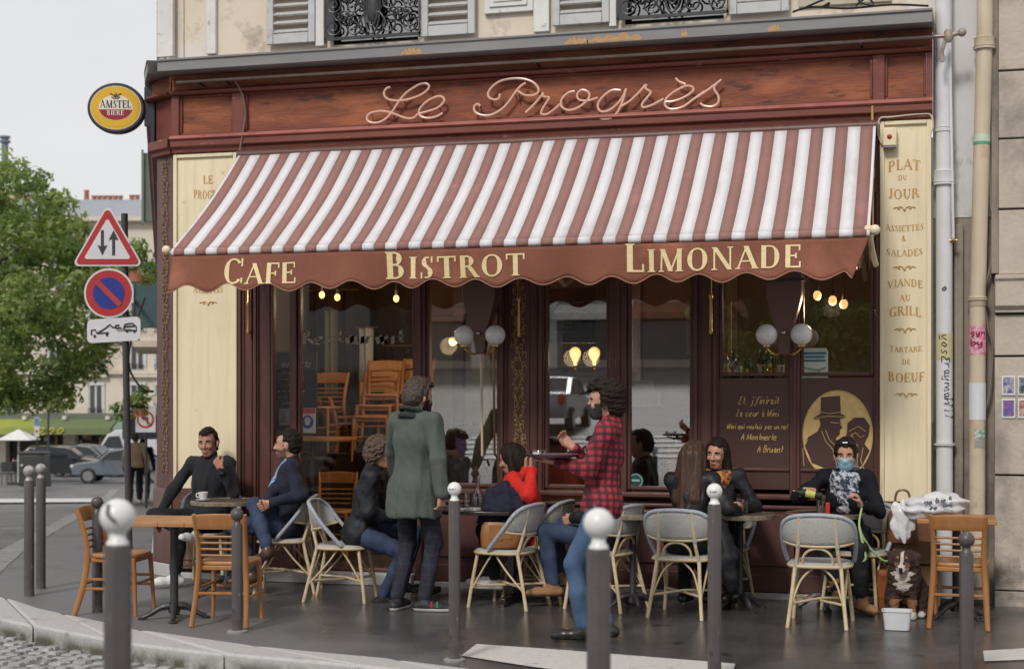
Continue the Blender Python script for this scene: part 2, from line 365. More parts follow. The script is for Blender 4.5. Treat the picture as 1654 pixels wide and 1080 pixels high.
# pavement: the terrace sheet, then the strip down the side street
pv = MB()
outline = [Vector((9, .15, 0)), Vector((9, INN[-1].y, 0))]+[p for p in INN[::-1]][1:]+[K_in[0], sidepoint(0, -.3)]
pv.v = [(p.x, p.y, 0) for p in outline]+[(p.x, p.y, -.2) for p in outline]; n_ = len(outline)
pv.f = [tuple(range(n_))]+[(i, (i+1) % n_, n_+(i+1) % n_, n_+i) for i in range(n_)]; pv.m = [0]*len(pv.f)
pvo = pv.build('pavement', pave_m, smooth=0); tag(pvo, kind='structure')
sp = MB()
A_ = [sidepoint(t, -.3) for t in KS_T]
sp.add(A_+K_in, [(i, i+1, len(A_)+i+1, len(A_)+i) for i in range(len(A_)-1)])
sp.add([p-Vector((0,0,.2)) for p in K_in]+K_in, [(i, i+1, len(A_)+i+1, len(A_)+i) for i in range(len(A_)-1)])
tag(sp.build('side_pavement', drypave_m), kind='structure')
# kerb stones: one block each, joint between
kr = thing('kerb', None, None, kind='structure')
def kerb_run(o, i_, step=.95, m=None, gap=.012):
    def resample(P):
        d = [0]
        for a, b in zip(P, P[1:]): d.append(d[-1]+(b-a).length)
        return d
    def ev(P, d, f):
        t = f*d[-1]
        for k in range(len(P)-1):
            if d[k+1] >= t: return P[k].lerp(P[k+1], (t-d[k])/max(1e-6, d[k+1]-d[k]))
        return P[-1].copy()
    do, di = resample(o), resample(i_); n = max(1, int(do[-1]/step))
    for k in range(n):
        f0, f1 = k/n+gap/do[-1], (k+1)/n-gap/do[-1]
        dz = random.uniform(-.004, .004); b = MB(); ring = []
        sub = 3
        for j in range(sub+1):
            f = f0+(f1-f0)*j/sub; po, pi_ = ev(o, do, f), ev(i_, di, f)
            b.v += [(po.x, po.y, po.z-.3), (po.x, po.y, po.z+.006+dz), (pi_.x, pi_.y, pi_.z+.006+dz), (pi_.x, pi_.y, pi_.z-.3)]
        for j in range(sub):
            a = j*4
            for q in range(4): b.f.append((a+q, a+(q+1) % 4, a+4+(q+1) % 4, a+4+q))
        b.f += [(0, 1, 2, 3), (sub*4+3, sub*4+2, sub*4+1, sub*4)]; b.m = [0]*len(b.f)
        b.build('kerb_stone', m or kerb_m, kr, smooth=30, bev=.018)
kerb_run(OUT, INN); kerb_run(K_out, K_in, 1.1, m=kerb_grey)
# cobbles in the gutter, bottom left of the view (each a little block, joined)
cb = MB()
def outy(x):
    for a, b in zip(OUT, OUT[1:]):
        if a.x <= x <= b.x: return a.y+(b.y-a.y)*(x-a.x)/(b.x-a.x)
    return OUT[-1].y
for i in range(46):
    for j in range(16):
        x = -4.6+i*.125; y = outy(x)-.07-j*.105+random.uniform(-.012, .012)+(.05 if i % 2 else 0); x += random.uniform(-.01, .01)
        hx, hy = .052+random.uniform(-.008, .006), .043+random.uniform(-.006, .006); z = -.125+random.uniform(.004, .02)
        cb.add([(x-hx, y-hy, -.14), (x+hx, y-hy, -.14), (x+hx, y+hy, -.14), (x-hx, y+hy, -.14),
                (x-hx*.75, y-hy*.7, z), (x+hx*.75, y-hy*.7, z), (x+hx*.75, y+hy*.7, z), (x-hx*.75, y+hy*.7, z)],
               [(4,5,6,7), (0,1,5,4), (1,2,6,5), (2,3,7,6), (3,0,4,7)])
cob_m = layered(mat('granite setts', (.4,.385,.38), .6, (.2,.19,.19), scale=9, bump=.2, bscale=60), (.13,.125,.13), 5, .55, .6)
tag(cb.build('cobbles', cob_m, smooth=50), kind='stuff')
# moss and wet dirt in the gutter is in the kerb face itself; painted strips
strip_m = layered(mat('tactile strip', (.62,.6,.57), .55, (.5,.48,.45), scale=30, bump=.4, bscale=120), (.2,.19,.18), 5, .62, .72)
def sheet(name, pts, m, z=.008):
    b = MB(); b.add([(p.x, p.y, z) for p in pts], [tuple(range(len(pts)))]); return tag(b.build(name, m, smooth=0), kind='structure')
sheet('painted_strip', [ground(*p) for p in ((745, 1060), (770, 1041), (900, 1050), (1050, 1062), (1188, 1073), (1180, 1095), (1000, 1095), (860, 1078))], strip_m)
sheet('painted_strip', [ground(*p) for p in ((1588, 1052), (1670, 1047), (1670, 1066), (1590, 1069))], strip_m)
line_m = mat('road paint', (.66,.65,.63), .6, (.5,.49,.48), scale=3)
def road_line(px0, py0, px1, py1, w, d):
    a = far(px0, py0, d); b = far(px1, py1, d)
    mb = MB(); n = 8; vs = []
    for i in range(n+1):
        p = a.lerp(b, i/n)
        for q in (-w/2, w/2):
            y = p.y+q; vs.append((p.x, y, gz(p.x, y)-.125+.05))
    mb.add(vs, [(2*i, 2*i+2, 2*i+3, 2*i+1) for i in range(n)]); return tag(mb.build('road_marking', line_m, smooth=0), kind='structure')
road_line(-60, 787, 215, 789, 2.6, 44)

# near pavement behind the photographer's bollards, and ground of the terrace hidden below
rs_ = MB(); rs_.add([(-34, -16.3, -.12), (34, -16.3, -.12), (34, -56, 2.9), (-34, -56, 2.9)], [(0, 1, 2, 3)]); tag(rs_.build('rising_street', asph_road, smooth=0), kind='structure')
npv = MB(); npv.box(-30, 30, -16, -7.4, -.13, .1); tag(npv.build('near_pavement', drypave_m, smooth=0), kind='structure')

# ------------------------------------------------------------------ lettering: stroke glyphs
TK, TN = .185, .07
def G_(w, *p): return (w, p)
SER = {
 'A': G_(.86, ('S',.1,0,.43,1,TN),('S',.41,1,.76,0,TK),('H',.22,.62,.34,.06),('B',.1,0,.11),('B',.76,0,.15)),
 'B': G_(.72, ('S',.17,0,.17,1,TK),('H',.1,.38,.965,.07),('H',.2,.4,.52,.07),('H',.1,.4,.035,.07),('R',.36,.745,.2,.235,-90,90),('R',.38,.275,.24,.255,-90,90),('B',.1,0,.08),('B',.1,1,.08)),
 'C': G_(.8, ('R',.44,.5,.36,.5,42,318),('V',.74,.68,1.0),('V',.74,.04,.25)),
 'D': G_(.86, ('S',.17,0,.17,1,TK),('H',.1,.42,.965,.07),('H',.1,.42,.035,.07),('R',.4,.5,.36,.5,-90,90)),
 'E': G_(.68, ('S',.17,0,.17,1,TK),('H',.08,.6,.965,.07),('H',.08,.62,.035,.07),('H',.2,.48,.52,.07),('V',.6,.74,1.0),('V',.62,0,.27),('V',.47,.4,.64)),
 'F': G_(.62, ('S',.17,0,.17,1,TK),('H',.08,.58,.965,.07),('H',.2,.46,.5,.07),('V',.58,.74,1.0),('V',.45,.38,.62),('B',.17,0,.16)),
 'G': G_(.84, ('R',.44,.5,.36,.5,42,318),('V',.74,.68,1.0),('S',.68,.02,.68,.42,TK*.9),('H',.52,.82,.42,.06)),
 'I': G_(.38, ('S',.19,0,.19,1,TK),('B',.19,0,.17),('B',.19,1,.17)),
 'J': G_(.5, ('S',.32,.15,.32,1,TK),('R',.2,.15,.14,.17,180,360),('B',.32,1,.16)),
 'L': G_(.64, ('S',.17,0,.17,1,TK),('H',.08,.58,.035,.07),('V',.58,0,.28),('B',.17,1,.16)),
 'M': G_(1.06, ('S',.14,0,.18,1,TN),('S',.2,1,.52,.02,TK),('S',.52,.02,.86,1,TN),('S',.86,0,.86,1,TK),('B',.14,0,.12),('B',.86,0,.17),('B',.18,1,.1),('B',.88,1,.12)),
 'N': G_(.9, ('S',.15,0,.15,1,TN),('S',.16,1,.74,0,TK),('S',.76,0,.76,1,TN),('B',.15,0,.13),('B',.14,1,.1),('B',.76,1,.13)),
 'O': G_(.9, ('R',.45,.5,.39,.51,0,360)),
 'P': G_(.7, ('S',.17,0,.17,1,TK),('H',.1,.38,.965,.07),('H',.2,.4,.46,.07),('R',.36,.715,.26,.265,-90,90),('B',.17,0,.17)),
 'R': G_(.8, ('S',.17,0,.17,1,TK),('H',.1,.38,.965,.07),('H',.2,.4,.5,.07),('R',.36,.735,.24,.245,-90,90),('S',.42,.5,.7,0,TK),('B',.17,0,.16),('B',.72,0,.12)),
 'S': G_(.6, ('R',.3,.74,.2,.255,60,270),('R',.3,.27,.22,.27,-115,90),('S',.2,.68,.42,.36,TK*.8),('V',.48,.72,1.0),('V',.1,0,.28)),
 'T': G_(.76, ('S',.38,0,.38,1,TK),('H',.06,.7,.965,.07),('V',.06,.74,1.0),('V',.7,.74,1.0),('B',.38,0,.17)),
 'U': G_(.84, ('S',.19,.3,.19,1,TK),('S',.66,.3,.66,1,TN),('R',.42,.3,.24,.32,180,360),('B',.19,1,.16),('B',.66,1,.12)),
 'V': G_(.84, ('S',.12,1,.42,0,TK),('S',.42,0,.72,1,TN),('B',.12,1,.16),('B',.72,1,.12)),
 'Y': G_(.8, ('S',.12,1,.4,.45,TK),('S',.42,.45,.68,1,TN),('S',.4,0,.4,.46,TK),('B',.12,1,.15),('B',.68,1,.11),('B',.4,0,.16)),
 '&': G_(.8, ('R',.34,.74,.18,.24,0,360),('R',.34,.26,.26,.27,0,360),('S',.42,.5,.74,0,TK*.8)),
 "'": G_(.2, ('S',.1,.72,.1,1,.08)), ' ': G_(.45),
}
SER['È'] = G_(.68, *SER['E'][1], ('S',.25,1.22,.42,1.06,.1))
def serif_quads(ch):
    w, P = SER[ch]; out = []
    for p in P:
        k = p[0]
        if k == 'S':
            _, x0, y0, x1, y1, h = p; out.append([(x0-h/2, y0), (x0+h/2, y0), (x1+h/2, y1), (x1-h/2, y1)])
        elif k == 'H':
            _, x0, x1, y, h = p; out.append([(x0, y-h/2), (x1, y-h/2), (x1, y+h/2), (x0, y+h/2)])
        elif k == 'B':
            _, x, y, h = p; s = .055 if y < .5 else -.055; out.append([(x-h, y), (x+h, y), (x+h*.7, y+s), (x-h*.7, y+s)])
        elif k == 'V':
            _, x, y0, y1 = p; out.append([(x-.03, y0), (x+.03, y0), (x+.03, y1), (x-.03, y1)])
        elif k == 'R':
            _, cx, cy, rx, ry, a0, a1 = p; n = max(4, int(abs(a1-a0)/18))
            for i in range(n):
                q = []
                for a, e in ((a0+(a1-a0)*i/n, 0), (a0+(a1-a0)*(i+1)/n, 0)):
                    c, s_ = math.cos(R(a)), math.sin(R(a)); th = TN+(TK-TN)*abs(c)**1.3
                    q.append([(cx+(rx-th*.0)*c, cy+ry*s_), (cx+(rx-th)*c, cy+(ry-TN)*s_)])
                out.append([q[0][0], q[1][0], q[1][1], q[0][1]])
    return w, out
def serif_text(mb, txt, fn, size, small=1.0, spacing=.06):
    """fn(u, v, k) -> point; u along, v up, k a tiny lift so strokes never share a plane"""
    u = 0; k = 0
    for i, ch in enumerate(txt):
        s = size if (i == 0 or txt[i-1] == ' ') else size*small
        w, Q = serif_quads(ch)
        for q in Q:
            k += 1; mb.add([fn(u+x*s, y*s, (k % 12)*.00025) for x, y in q], [(0, 1, 2, 3)])
        u += (w+spacing)*s
    return u
def serif_width(txt, size, small=1.0, spacing=.06):
    return sum((SER[c][0]+spacing)*(size if (i == 0 or txt[i-1] == ' ') else size*small) for i, c in enumerate(txt))
# one-line handwriting: digit pairs x,y on a 10 grid (baseline 2, x height 6, ascender 9, descender 0)
HW = {'a':'56362413233344566445352','b':0}
HW = {
 'a':'554636253332425355/5556536272','b':'19121446556443321322','c':'5545361524122242526' + '3','d':'56361423324355/69565372','e':'144455463615132232526' + '3','f':'6879584410/2656','g':'5636142332435556/5653403010','h':'1912/154656526' + '2','i':'363223/3839',
 'j':'46413010/4849','k':'1912/14463452','l':'3959483323','m':'161214365' + '2/5254768272','n':'1612145656526' + '2','o':'361413324454463' + '6','p':'2620/24465544322' + '2','q':'5636142332435556/5650','r':'1612/14364656','s':'5636253443321' + '2','t':'39332353/2656','u':'16132242566' + '2/5652','v':'16325' + '6','w':'16223452' + '76','x':'1652/1256','y':'16132256/5640201' + '0','z':'16561252',
 'E':'6949283746/462513123262','L':'295848121342' + '62','N':'12193279/72793279','M':'121952798' + '2','A':'124962/2555','B':'1912/195949463' + '5/355653321' + '2','R':'1912/195949361' + '5/3572','T':'1979/4942',' ':'', ',':'3221','\'':'3938','.':'3233','œ':'3614133244463' + '6/4455665' + '6/44324262',
}
HW['à'] = HW['a']+'/2938'
HWW = {'m':8,'w':8,'i':4,'j':5,'l':5,'t':5,' ':5,',':4,"'":3,'M':9,'N':8,'.':3,'r':5,'œ':8}
def hand_text(mb, txt, fn, size, r, slant=.35):
    u = 0
    for ch in txt:
        g = HW.get(ch, '')
        for st in g.split('/'):
            if len(st) < 4: continue
            pts = [(int(st[i]), int(st[i+1])) for i in range(0, len(st)-1, 2)]
            P = [fn(u+(x+(y-2)*slant)*size/10, (y-2)*size/10) for x, y in pts]
            mb.tube(spline(P, 2) if len(P) > 2 else P, r, n=4)
        u += HWW.get(ch, 6.6)*size/10
    return u
def scribble(mb, fn, u0, u1, v, h, r, seed=0):
    rg = random.Random(seed); u = u0
    while u < u1:
        wl = rg.uniform(.6, 2.2)*h*2; P = []; x = u
        while x < min(u+wl, u1):
            P.append(fn(x, v+rg.uniform(-.5, .5)*h*(1 if rg.random() < .8 else 1.8))); x += h*.35
        if len(P) > 2: mb.tube(P, r, n=3)
        u += wl+h*.7
# ------------------------------------------------------------------ the cafe building
cafe = thing('cafe_building', 'corner cafe building with brown wooden shopfront, cream side panels and pale upper storey', 'building')
XL, XR = -3.176, 3.45          # ends of the flat front
CH = Vector((-3.43, .16, 0))   # end of the chamfered corner
def run(mb, prof, x0, x1):     # extrude a (y, z) profile along the front
    return mb.prism([(y, z) for y, z in prof], x0, x1, plane='yz')
def corner_run(mb, prof):      # the same profile carried round the chamfer (profile y measured outwards, negative)
    # chamfer: from (XL,0) to CH then along SD for some metres; offset polyline
    base = [Vector((XL, 0, 0)), CH.copy(), CH+SD*12]
    nrm = [Vector((0, -1, 0)), Vector((CH.y, CH.x-XL, 0)).normalized(), -SN]
    nrm[1] = Vector((-(CH.y-0), -(XL-CH.x), 0)).normalized()
    def off(i, d):
        if i == 0: n0, n1 = nrm[0], nrm[1]
        elif i == 1: n0, n1 = nrm[1], nrm[2]
        else: n0 = n1 = nrm[2]
        if i >= 1: d = d*.38 if d > .14 else d
        b = (n0+n1).normalized(); return base[i]+b*(d/max(.3, b.dot(n0)))
    vs = []
    for i in range(3):
        for y, z in prof:
            p = off(i, -y); vs.append((p.x, p.y, z))
    n = len(prof); fs = []
    for i in range(2):
        for k in range(n): fs.append((i*n+k, i*n+(k+1) % n, (i+1)*n+(k+1) % n, (i+1)*n+k))
    fs += [tuple(range(n)), tuple(2*n+k for k in range(n-1, -1, -1))]
    return mb.add(vs, fs)
def part(name, fn, m, parent=cafe, bev=.006, smooth=40):
    b = MB(); fn(b); return b.build(name, m, parent, smooth=smooth, bev=bev)
# upper storey
UW = at(270, 50, 0).x
def upper(b):
    b.box(XL, XR+.08, .12, .4, 4.6, 9)
    corner_run(b, [(.1, 4.6), (.1, 9), (.4, 9), (.4, 4.6)])
part('upper_wall', upper, stucco_m, bev=0)
part('side_wall', lambda b: corner_run(b, [(.02, 0), (.02, 4.6), (.3, 4.6), (.3, 0)]), dark_m, bev=0)
cor = [(.1, 4.531), (-.059, 4.531), (-.27, 4.505), (-.33, 4.512), (-.33, 4.595), (-.345, 4.60), (-.345, 4.618), (-.30, 4.625), (.12, 4.70)]
part('cornice', lambda b: (run(b, cor, XL, XR), corner_run(b, cor)), zinc_m)
part('frieze', lambda b: (run(b, [(.05, 4.36), (-.06, 4.36), (-.06, 4.53), (.05, 4.53)], XL, XR), corner_run(b, [(.05, 4.36), (-.06, 4.36), (-.06, 4.53), (.05, 4.53)])), fascia_m)
bd = [(.0, 4.345), (-.11, 4.345), (-.13, 4.365), (-.06, 4.40), (.0, 4.40)]
part('moulding', lambda b: (run(b, bd, XL, XR), corner_run(b, bd)), trim_m)
for x0, x1 in ((-3.10, -2.575), (-2.455, 2.99), (3.085, 3.40)):
    part('sign_board', lambda b: b.box(x0, x1, -.03, .05, 3.985, 4.35), fascia_m)
    part('board_rim', lambda b: (b.box(x0, x1, -.055, -.031, 3.985, 4.005), b.box(x0, x1, -.055, -.031, 4.325, 4.344), b.box(x0, x0+.02, -.055, -.031, 4.006, 4.324), b.box(x1-.02, x1, -.055, -.031, 4.006, 4.324)), trim_m)
for x0, x1 in ((XL, -3.101), (-2.574, -2.456), (2.991, 3.084), (3.401, XR)):
    part('stile', lambda b: b.box(x0, x1, -.075, .05, 3.95, 4.344), trim_m)
part('corner_board', lambda b: corner_run(b, [(.05, 3.95), (-.02, 3.95), (-.02, 4.345), (.05, 4.345)]), trim_m)
part('moulding', lambda b: (run(b, [(.05, 3.935), (-.1, 3.935), (-.125, 3.95), (-.1, 3.98), (.05, 3.984)], XL, XR)), pink_m)
part('moulding', lambda b: (run(b, [(.05, 3.825), (-.06, 3.825), (-.07, 3.86), (-.1, 3.88), (-.1, 3.934), (.05, 3.934)], XL, XR), corner_run(b, [(.05, 3.825), (-.06, 3.825), (-.07, 3.86), (-.1, 3.88), (-.1, 3.96), (.05, 3.96)])), trim_m)
# bare wood where the zinc paint has flaked off the cornice
rgf = random.Random(9); flake_m = mat('flaked bare wood', (.5,.3,.14), .8, (.38,.22,.1), scale=14, detail=6)
for px0, px1, py0, py1 in ((648, 681, 77, 92), (912, 950, 62, 77), (948, 1037, 53, 73), (1240, 1260, 34, 53), (1100, 1112, 56, 64)):
    a, c = at(px0, py1, -.332), at(px1, py0, -.332); a.z = 4.514; c.z = 4.592; q = MB(); P = []; n = 14
    for i in range(n+1): P.append((a.x+(c.x-a.x)*i/n, a.z+(c.z-a.z)*(.45+.55*rgf.random())*math.sin(PI*(.08+.84*i/n))**.5))
    for i in range(n, -1, -1): P.append((a.x+(c.x-a.x)*i/n, a.z+(c.z-a.z)*.18*rgf.random()))
    P = [(x, min(4.592, max(4.514, z))) for x, z in P]
    for i in range(n):
        j = 2*n+1-i; q.add([(P[i][0], -.332, P[i][1]), (P[i+1][0], -.332, P[i+1][1]), (P[j-1][0], -.332, P[j-1][1]), (P[j][0], -.332, P[j][1])], [(0, 1, 2, 3)])
    q.build('paint_flake', flake_m, cafe, smooth=0)
# cream side panels
def cream(x0, x1, z0, z1):
    p = part('cream_panel', lambda b: b.box(x0, x1, -.02, .08, z0, z1), cream_m)
    part('panel_rim', lambda b: (b.box(x0, x0+.035, -.045, -.021, z0, z1), b.box(x1-.035, x1, -.045, -.021, z0, z1), b.box(x0+.036, x1-.036, -.045, -.021, z1-.035, z1)), cream_m, parent=p)
    return p
cl_ = cream(XL+.002, -2.545, .80, 3.82)
cr_ = cream(3.045, XR-.01, .80, 3.82)
part('plinth_panel', lambda b: (b.box(XL, -2.545, -.05, .06, .08, .795), b.box(XL+.06, -2.6, -.065, -.051, .16, .7)), pier_m)
part('plinth_panel', lambda b: (b.box(3.045, XR, -.05, .06, .08, .795), b.box(3.1, XR-.05, -.065, -.051, .16, .7)), mat('plinth wood', (.17,.075,.04), .45, (.12,.05,.03), scale=4, stretch=(1,1,4)))
# chamfered pier
part('corner_pier', lambda b: corner_run(b, [(.05, .78), (-.015, .78), (-.015, 3.95), (.05, 3.95)]), pier_m)
part('pier_base', lambda b: corner_run(b, [(.05, .12), (-.05, .12), (-.05, .76), (-.03, .8), (.05, .8)]), pier_m)
part('stone_plinth', lambda b: (corner_run(b, [(.05, 0), (-.07, 0), (-.07, .115), (.05, .115)]), b.box(XL, XR, -.07, .1, -.02, .045)), kerb_m)
def vine(x0, z0, z1, y, w, parent, frame=None, seed=1, m=None):
    rg = random.Random(seed); b = MB()
    def P(u, z): return frame(u, z) if frame else Vector((x0+u, y, z))
    z = z0; pts = []
    while z < z1:
        pts.append(P(math.sin(z*11)*w*.35, z)); z += .04
    b.tube(pts, .004, n=4)
    z = z0
    while z < z1:
        for sgn in (-1, 1):
            u = sgn*w*rg.uniform(.1, .5); s = rg.uniform(.018, .034); a = rg.uniform(0, 6)
            b.tube([P(u+s*.8*math.cos(a+t)*(1-t/9), z+s*math.sin(a+t)*(1-t/9)) for t in (0, .9, 1.8, 2.7, 3.6, 4.5, 5.4)], .0045, n=4)
            c = P(u, z+.01)
            b.sphere(c, .011, 6)
        z += rg.uniform(.028, .045)
    return b.build('vine_ornament', m or vine_m, parent)
chd = (CH-Vector((XL, 0, 0))); chn = Vector((-chd.y, chd.x, 0)).normalized()
if chn.y > 0: chn = -chn
vine(0, .95, 3.8, 0, .1, cafe, frame=lambda u, z: Vector((XL, 0, z))+chd*(.5+u/.31)+chn*.018, seed=5, m=vine_dull)

# ---- joinery of the shopfront
part('lintel', lambda b: b.box(-2.54, 3.04, -.02, .2, 3.25, 3.82), dark_m)
def moulded_post(x0, x1, z0=.8, z1=3.25, base=True):
    def f(b):
        b.box(x0, x1, -.03, .12, z0, z1)
        w = x1-x0
        if w > .17:
            b.box(x0+.012, x0+.04, -.055, -.031, z0+.03, z1); b.box(x1-.04, x1-.012, -.055, -.031, z0+.03, z1)
            b.box(x0+.055, x0+.068, -.045, -.031, z0+.03, z1); b.box(x1-.068, x1-.055, -.045, -.031, z0+.03, z1)
        else: b.box(x0+w*.35, x1-w*.35, -.05, -.031, z0+.03, z1)
    return part('post', f, dark_m)
moulded_post(-2.54, -2.34, .08); moulded_post(-.864, -.77); moulded_post(-.104, .288); moulded_post(.849, .997); moulded_post(1.551, 1.762); moulded_post(2.335, 2.418); moulded_post(3.0, 3.043, .08)
pv_ = part('post_panel', lambda b: b.box(-.02, .165, -.042, -.031, .9, 3.2), dark_m)
vine(.071, .9, 2.3, -.05, .1, pv_, seed=3)
vine(.071, 2.3, 2.75, -.05, .1, pv_, seed=4)
# windows: frame, pane, sill
def window(x0, x1, z0, z1, m=glass_m, fr=.03, bars=()):
    def f(b):
        b.box(x0+.001, x0+fr, -.005, .06, z0, z1); b.box(x1-fr, x1-.001, -.005, .06, z0, z1)
        b.box(x0+fr+.001, x1-fr-.001, -.005, .06, z0, z0+fr); b.box(x0+fr+.001, x1-fr-.001, -.005, .06, z1-fr, z1)
        for xb in bars: b.box(xb-.02, xb+.02, -.004, .058, z0+fr, z1-fr)
    w = part('window', f, dark_m)
    g = MB(); g.box(x0+fr, x1-fr, .024, .03, z0+fr, z1-fr); g.build('pane', m, w, smooth=0)
    return w
doorglass_m = glass_mat('entrance glass', base=.0, ior=1.45, gain=.5)
window(-.77, -.104, .86, 3.25); window(.288, .849, .86, 3.25); window(.997, 1.551, .86, 3.25)
window(1.762, 2.335, 1.8, 3.25, glass_mat('side glass', base=.08, ior=1.45, gain=.8)); window(2.418, 3.0, 1.8, 3.25, bpy.data.materials['side glass'])
window(-2.235, -2.02, 1.15, 3.25, doorglass_m); 
wd = window(-1.975, -.866, .105, 3.25, doorglass_m)
part('post', lambda b: (b.box(-2.019, -1.976, -.03, .08, .1, 3.25), b.box(-2.339, -2.236, -.01, .1, .1, 3.25)), dark_m)
# lettering on the big pane
b = MB(); x = at(497, 545).x
hx = [0]
def bold(mb, txt, fn, size):
    u = 0
    for ch in txt:
        g = HW.get(ch, '')
        for st in g.split('/'):
            pts = [(int(st[i]), int(st[i+1])) for i in range(0, len(st)-1, 2)]
            if len(pts) < 2: continue
            P = spline([fn(u+px_*size/10, (py_-2)*size/10) for px_, py_ in pts], 2)
            for a, c in zip(P, P[1:]):
                d = Vector((.016, 0, .007)); mb.add([a-d, a+d, c+d, c-d], [(0, 1, 2, 3)])
        u += HWW.get(ch, 6.6)*size/10
    return u
bold(b, 'Restaurant', lambda u, v: Vector((-2.02+.09+u, .018, at(0, 560).z+v*1.0)), .155)
b.build('window_lettering', mat('dull gilt lettering', (.3,.26,.2), .5), wd)
# dado under the windows
part('window_sill', lambda b: b.box(-.865, 3.04, -.09, .1, .80, .845), dark_m, bev=.012)
part('window_sill', lambda b: b.box(-.865, 3.04, -.06, .1, .72, .755), dark_m, bev=.012)
for x0, x1 in ((-.864, -.104), (-.1, .288), (.29, .92), (.925, 1.551), (1.553, 2.375), (2.38, 3.043)):
    part('dado_panel', lambda b: (b.box(x0, x1, -.03, .1, .05, .719), b.box(x0+.05, x1-.05, -.048, -.031, .26, .68), b.box(x0, x1, -.045, -.031, .05, .2)), dark_m, bev=.008)
part('door_step', lambda b: b.box(-2.34, -.866, -.12, .3, .0, .1), kerb_m)
part('door_panel', lambda b: (b.box(-2.235, -2.021, .0, .05, .1, 1.149), b.box(-2.19, -2.03, -.012, -.001, .25, 1.05)), dark_m)
# painted boards with verse and portrait
brd_m = mat('chocolate board', (.085,.04,.034), .33, (.075,.034,.03), scale=2)
def board(x0, x1):
    p = part('painted_board', lambda b: b.box(x0, x1, -.012, .03, .88, 1.785), brd_m, bev=.003)
    part('board_rim', lambda b: b.box(x0, x1, -.03, -.0125, 1.03, 1.055), dark_m, parent=p)
    return p
b1 = board(1.763, 2.334); b2 = board(2.419, 2.999)
b = MB()
for txt, px, py, sc in (("Et, j'finirait", 1192, 652, .083), ('La cœur à Nini', 1188, 672, .074), ('Nini qui voulais pas un rel', 1174, 692, .056), ('A Montmerte', 1196, 710, .074), ('A Bruant', 1222, 730, .078)):
    b = MB(); o = at(px, py, -.018); hand_text(b, txt, lambda u, v: Vector((o.x+u*.56, -.017, o.z+v)), sc, .0034); b.build('verse_line', gold_m, b1)
# oval portrait: generic top-hatted man and woman in profile, flat paint
oc = at(1353, 702, -.015); ORX, ORZ = .272, .352
def ell(cx, cz, rx, rz, n=40, a0=0, a1=360): return [(cx+rx*math.cos(R(a0+(a1-a0)*i/n)), cz+rz*math.sin(R(a0+(a1-a0)*i/n))) for i in range(n+(a1-a0 != 360))]
def flat(name, poly, lift, m, parent):
    bm = bmesh.new(); vs = [bm.verts.new((x, -.0125-lift, z)) for x, z in poly]
    e = [bm.edges.new((vs[i], vs[(i+1) % len(vs)])) for i in range(len(vs))]
    bmesh.ops.triangle_fill(bm, use_beauty=True, edges=e); me = bpy.data.meshes.new(name); bm.to_mesh(me); bm.free(); me.materials.append(m)
    return inst(name, me, parent)
flat('portrait_oval', ell(oc.x, oc.z, ORX, ORZ), .004, gold_m, b2)
def clipo(poly, k=.985):
    out = []
    for u, v in poly:
        q = math.hypot(u/ORX, v/ORZ)
        if q > k: u, v = u*k/q, v*k/q
        out.append((oc.x+u, oc.z+v))
    return out
man = [(-.1, .31), (.055, .315), (.06, .17), (.1, .15), (.09, .135), (.055, .13), (.06, .08), (.075, .06), (.055, .04), (.05, 0), (.02, -.03), (.05, -.08), (.09, -.13), (.09, -.33), (-.26, -.33), (-.27, -.1), (-.2, -.02), (-.12, .03), (-.1, .08), (-.11, .13), (-.15, .12), (-.15, .14), (-.1, .17)]
woman = [(.12, .06), (.17, .1), (.24, .1), (.28, .04), (.27, -.03), (.24, -.09), (.28, -.14), (.28, -.32), (.1, -.33), (.13, -.18), (.16, -.12), (.13, -.11), (.115, -.07), (.1, -.05), (.115, -.02)]
man = [(u-.035, v) for u, v in man]; woman = [(u*1.1-.055, v*1.1+.03) for u, v in woman]
flat('portrait_figure', clipo(man), .006, brd_m, b2); flat('portrait_figure', clipo(woman), .007, brd_m, b2)
b = MB()
def og(P, dx=0): b.tube([Vector((oc.x+u+dx, -.021, oc.z+v)) for u, v in P], .0028, n=4)
og([(-.11, .185), (-.02, .17), (.065, .185)], -.035); og([(-.15, .13), (-.05, .15), (.1, .145)], -.035); og([(-.02, .1), (.03, .095), (.05, .1)], -.035); og([(-.09, .03), (-.06, -.05), (0, -.12), (.01, -.2)], -.035); og([(-.06, .04), (-.03, -.04), (.03, -.1)], -.035); og([(-.2, -.04), (-.24, -.12), (-.23, -.25)], -.035); og([(.13, .03), (.2, .07), (.26, .03)], -.04); og([(.14, -.01), (.18, .02), (.22, -.02), (.25, .0)], -.04); og([(.13, -.04), (.17, -.05), (.2, -.09)], -.04); og([(.16, -.12), (.2, -.15), (.19, -.24)], -.04); og([(.15, .01), (.16, -.02)], -.04); og([(.24, -.1), (.22, -.2), (.25, -.28)], -.04)
og([(ORX*1.01*math.cos(a), ORZ*1.01*math.sin(a)) for a in np.linspace(0, 2*PI, 48)])
b.build('portrait_lines', gold_m, b2)

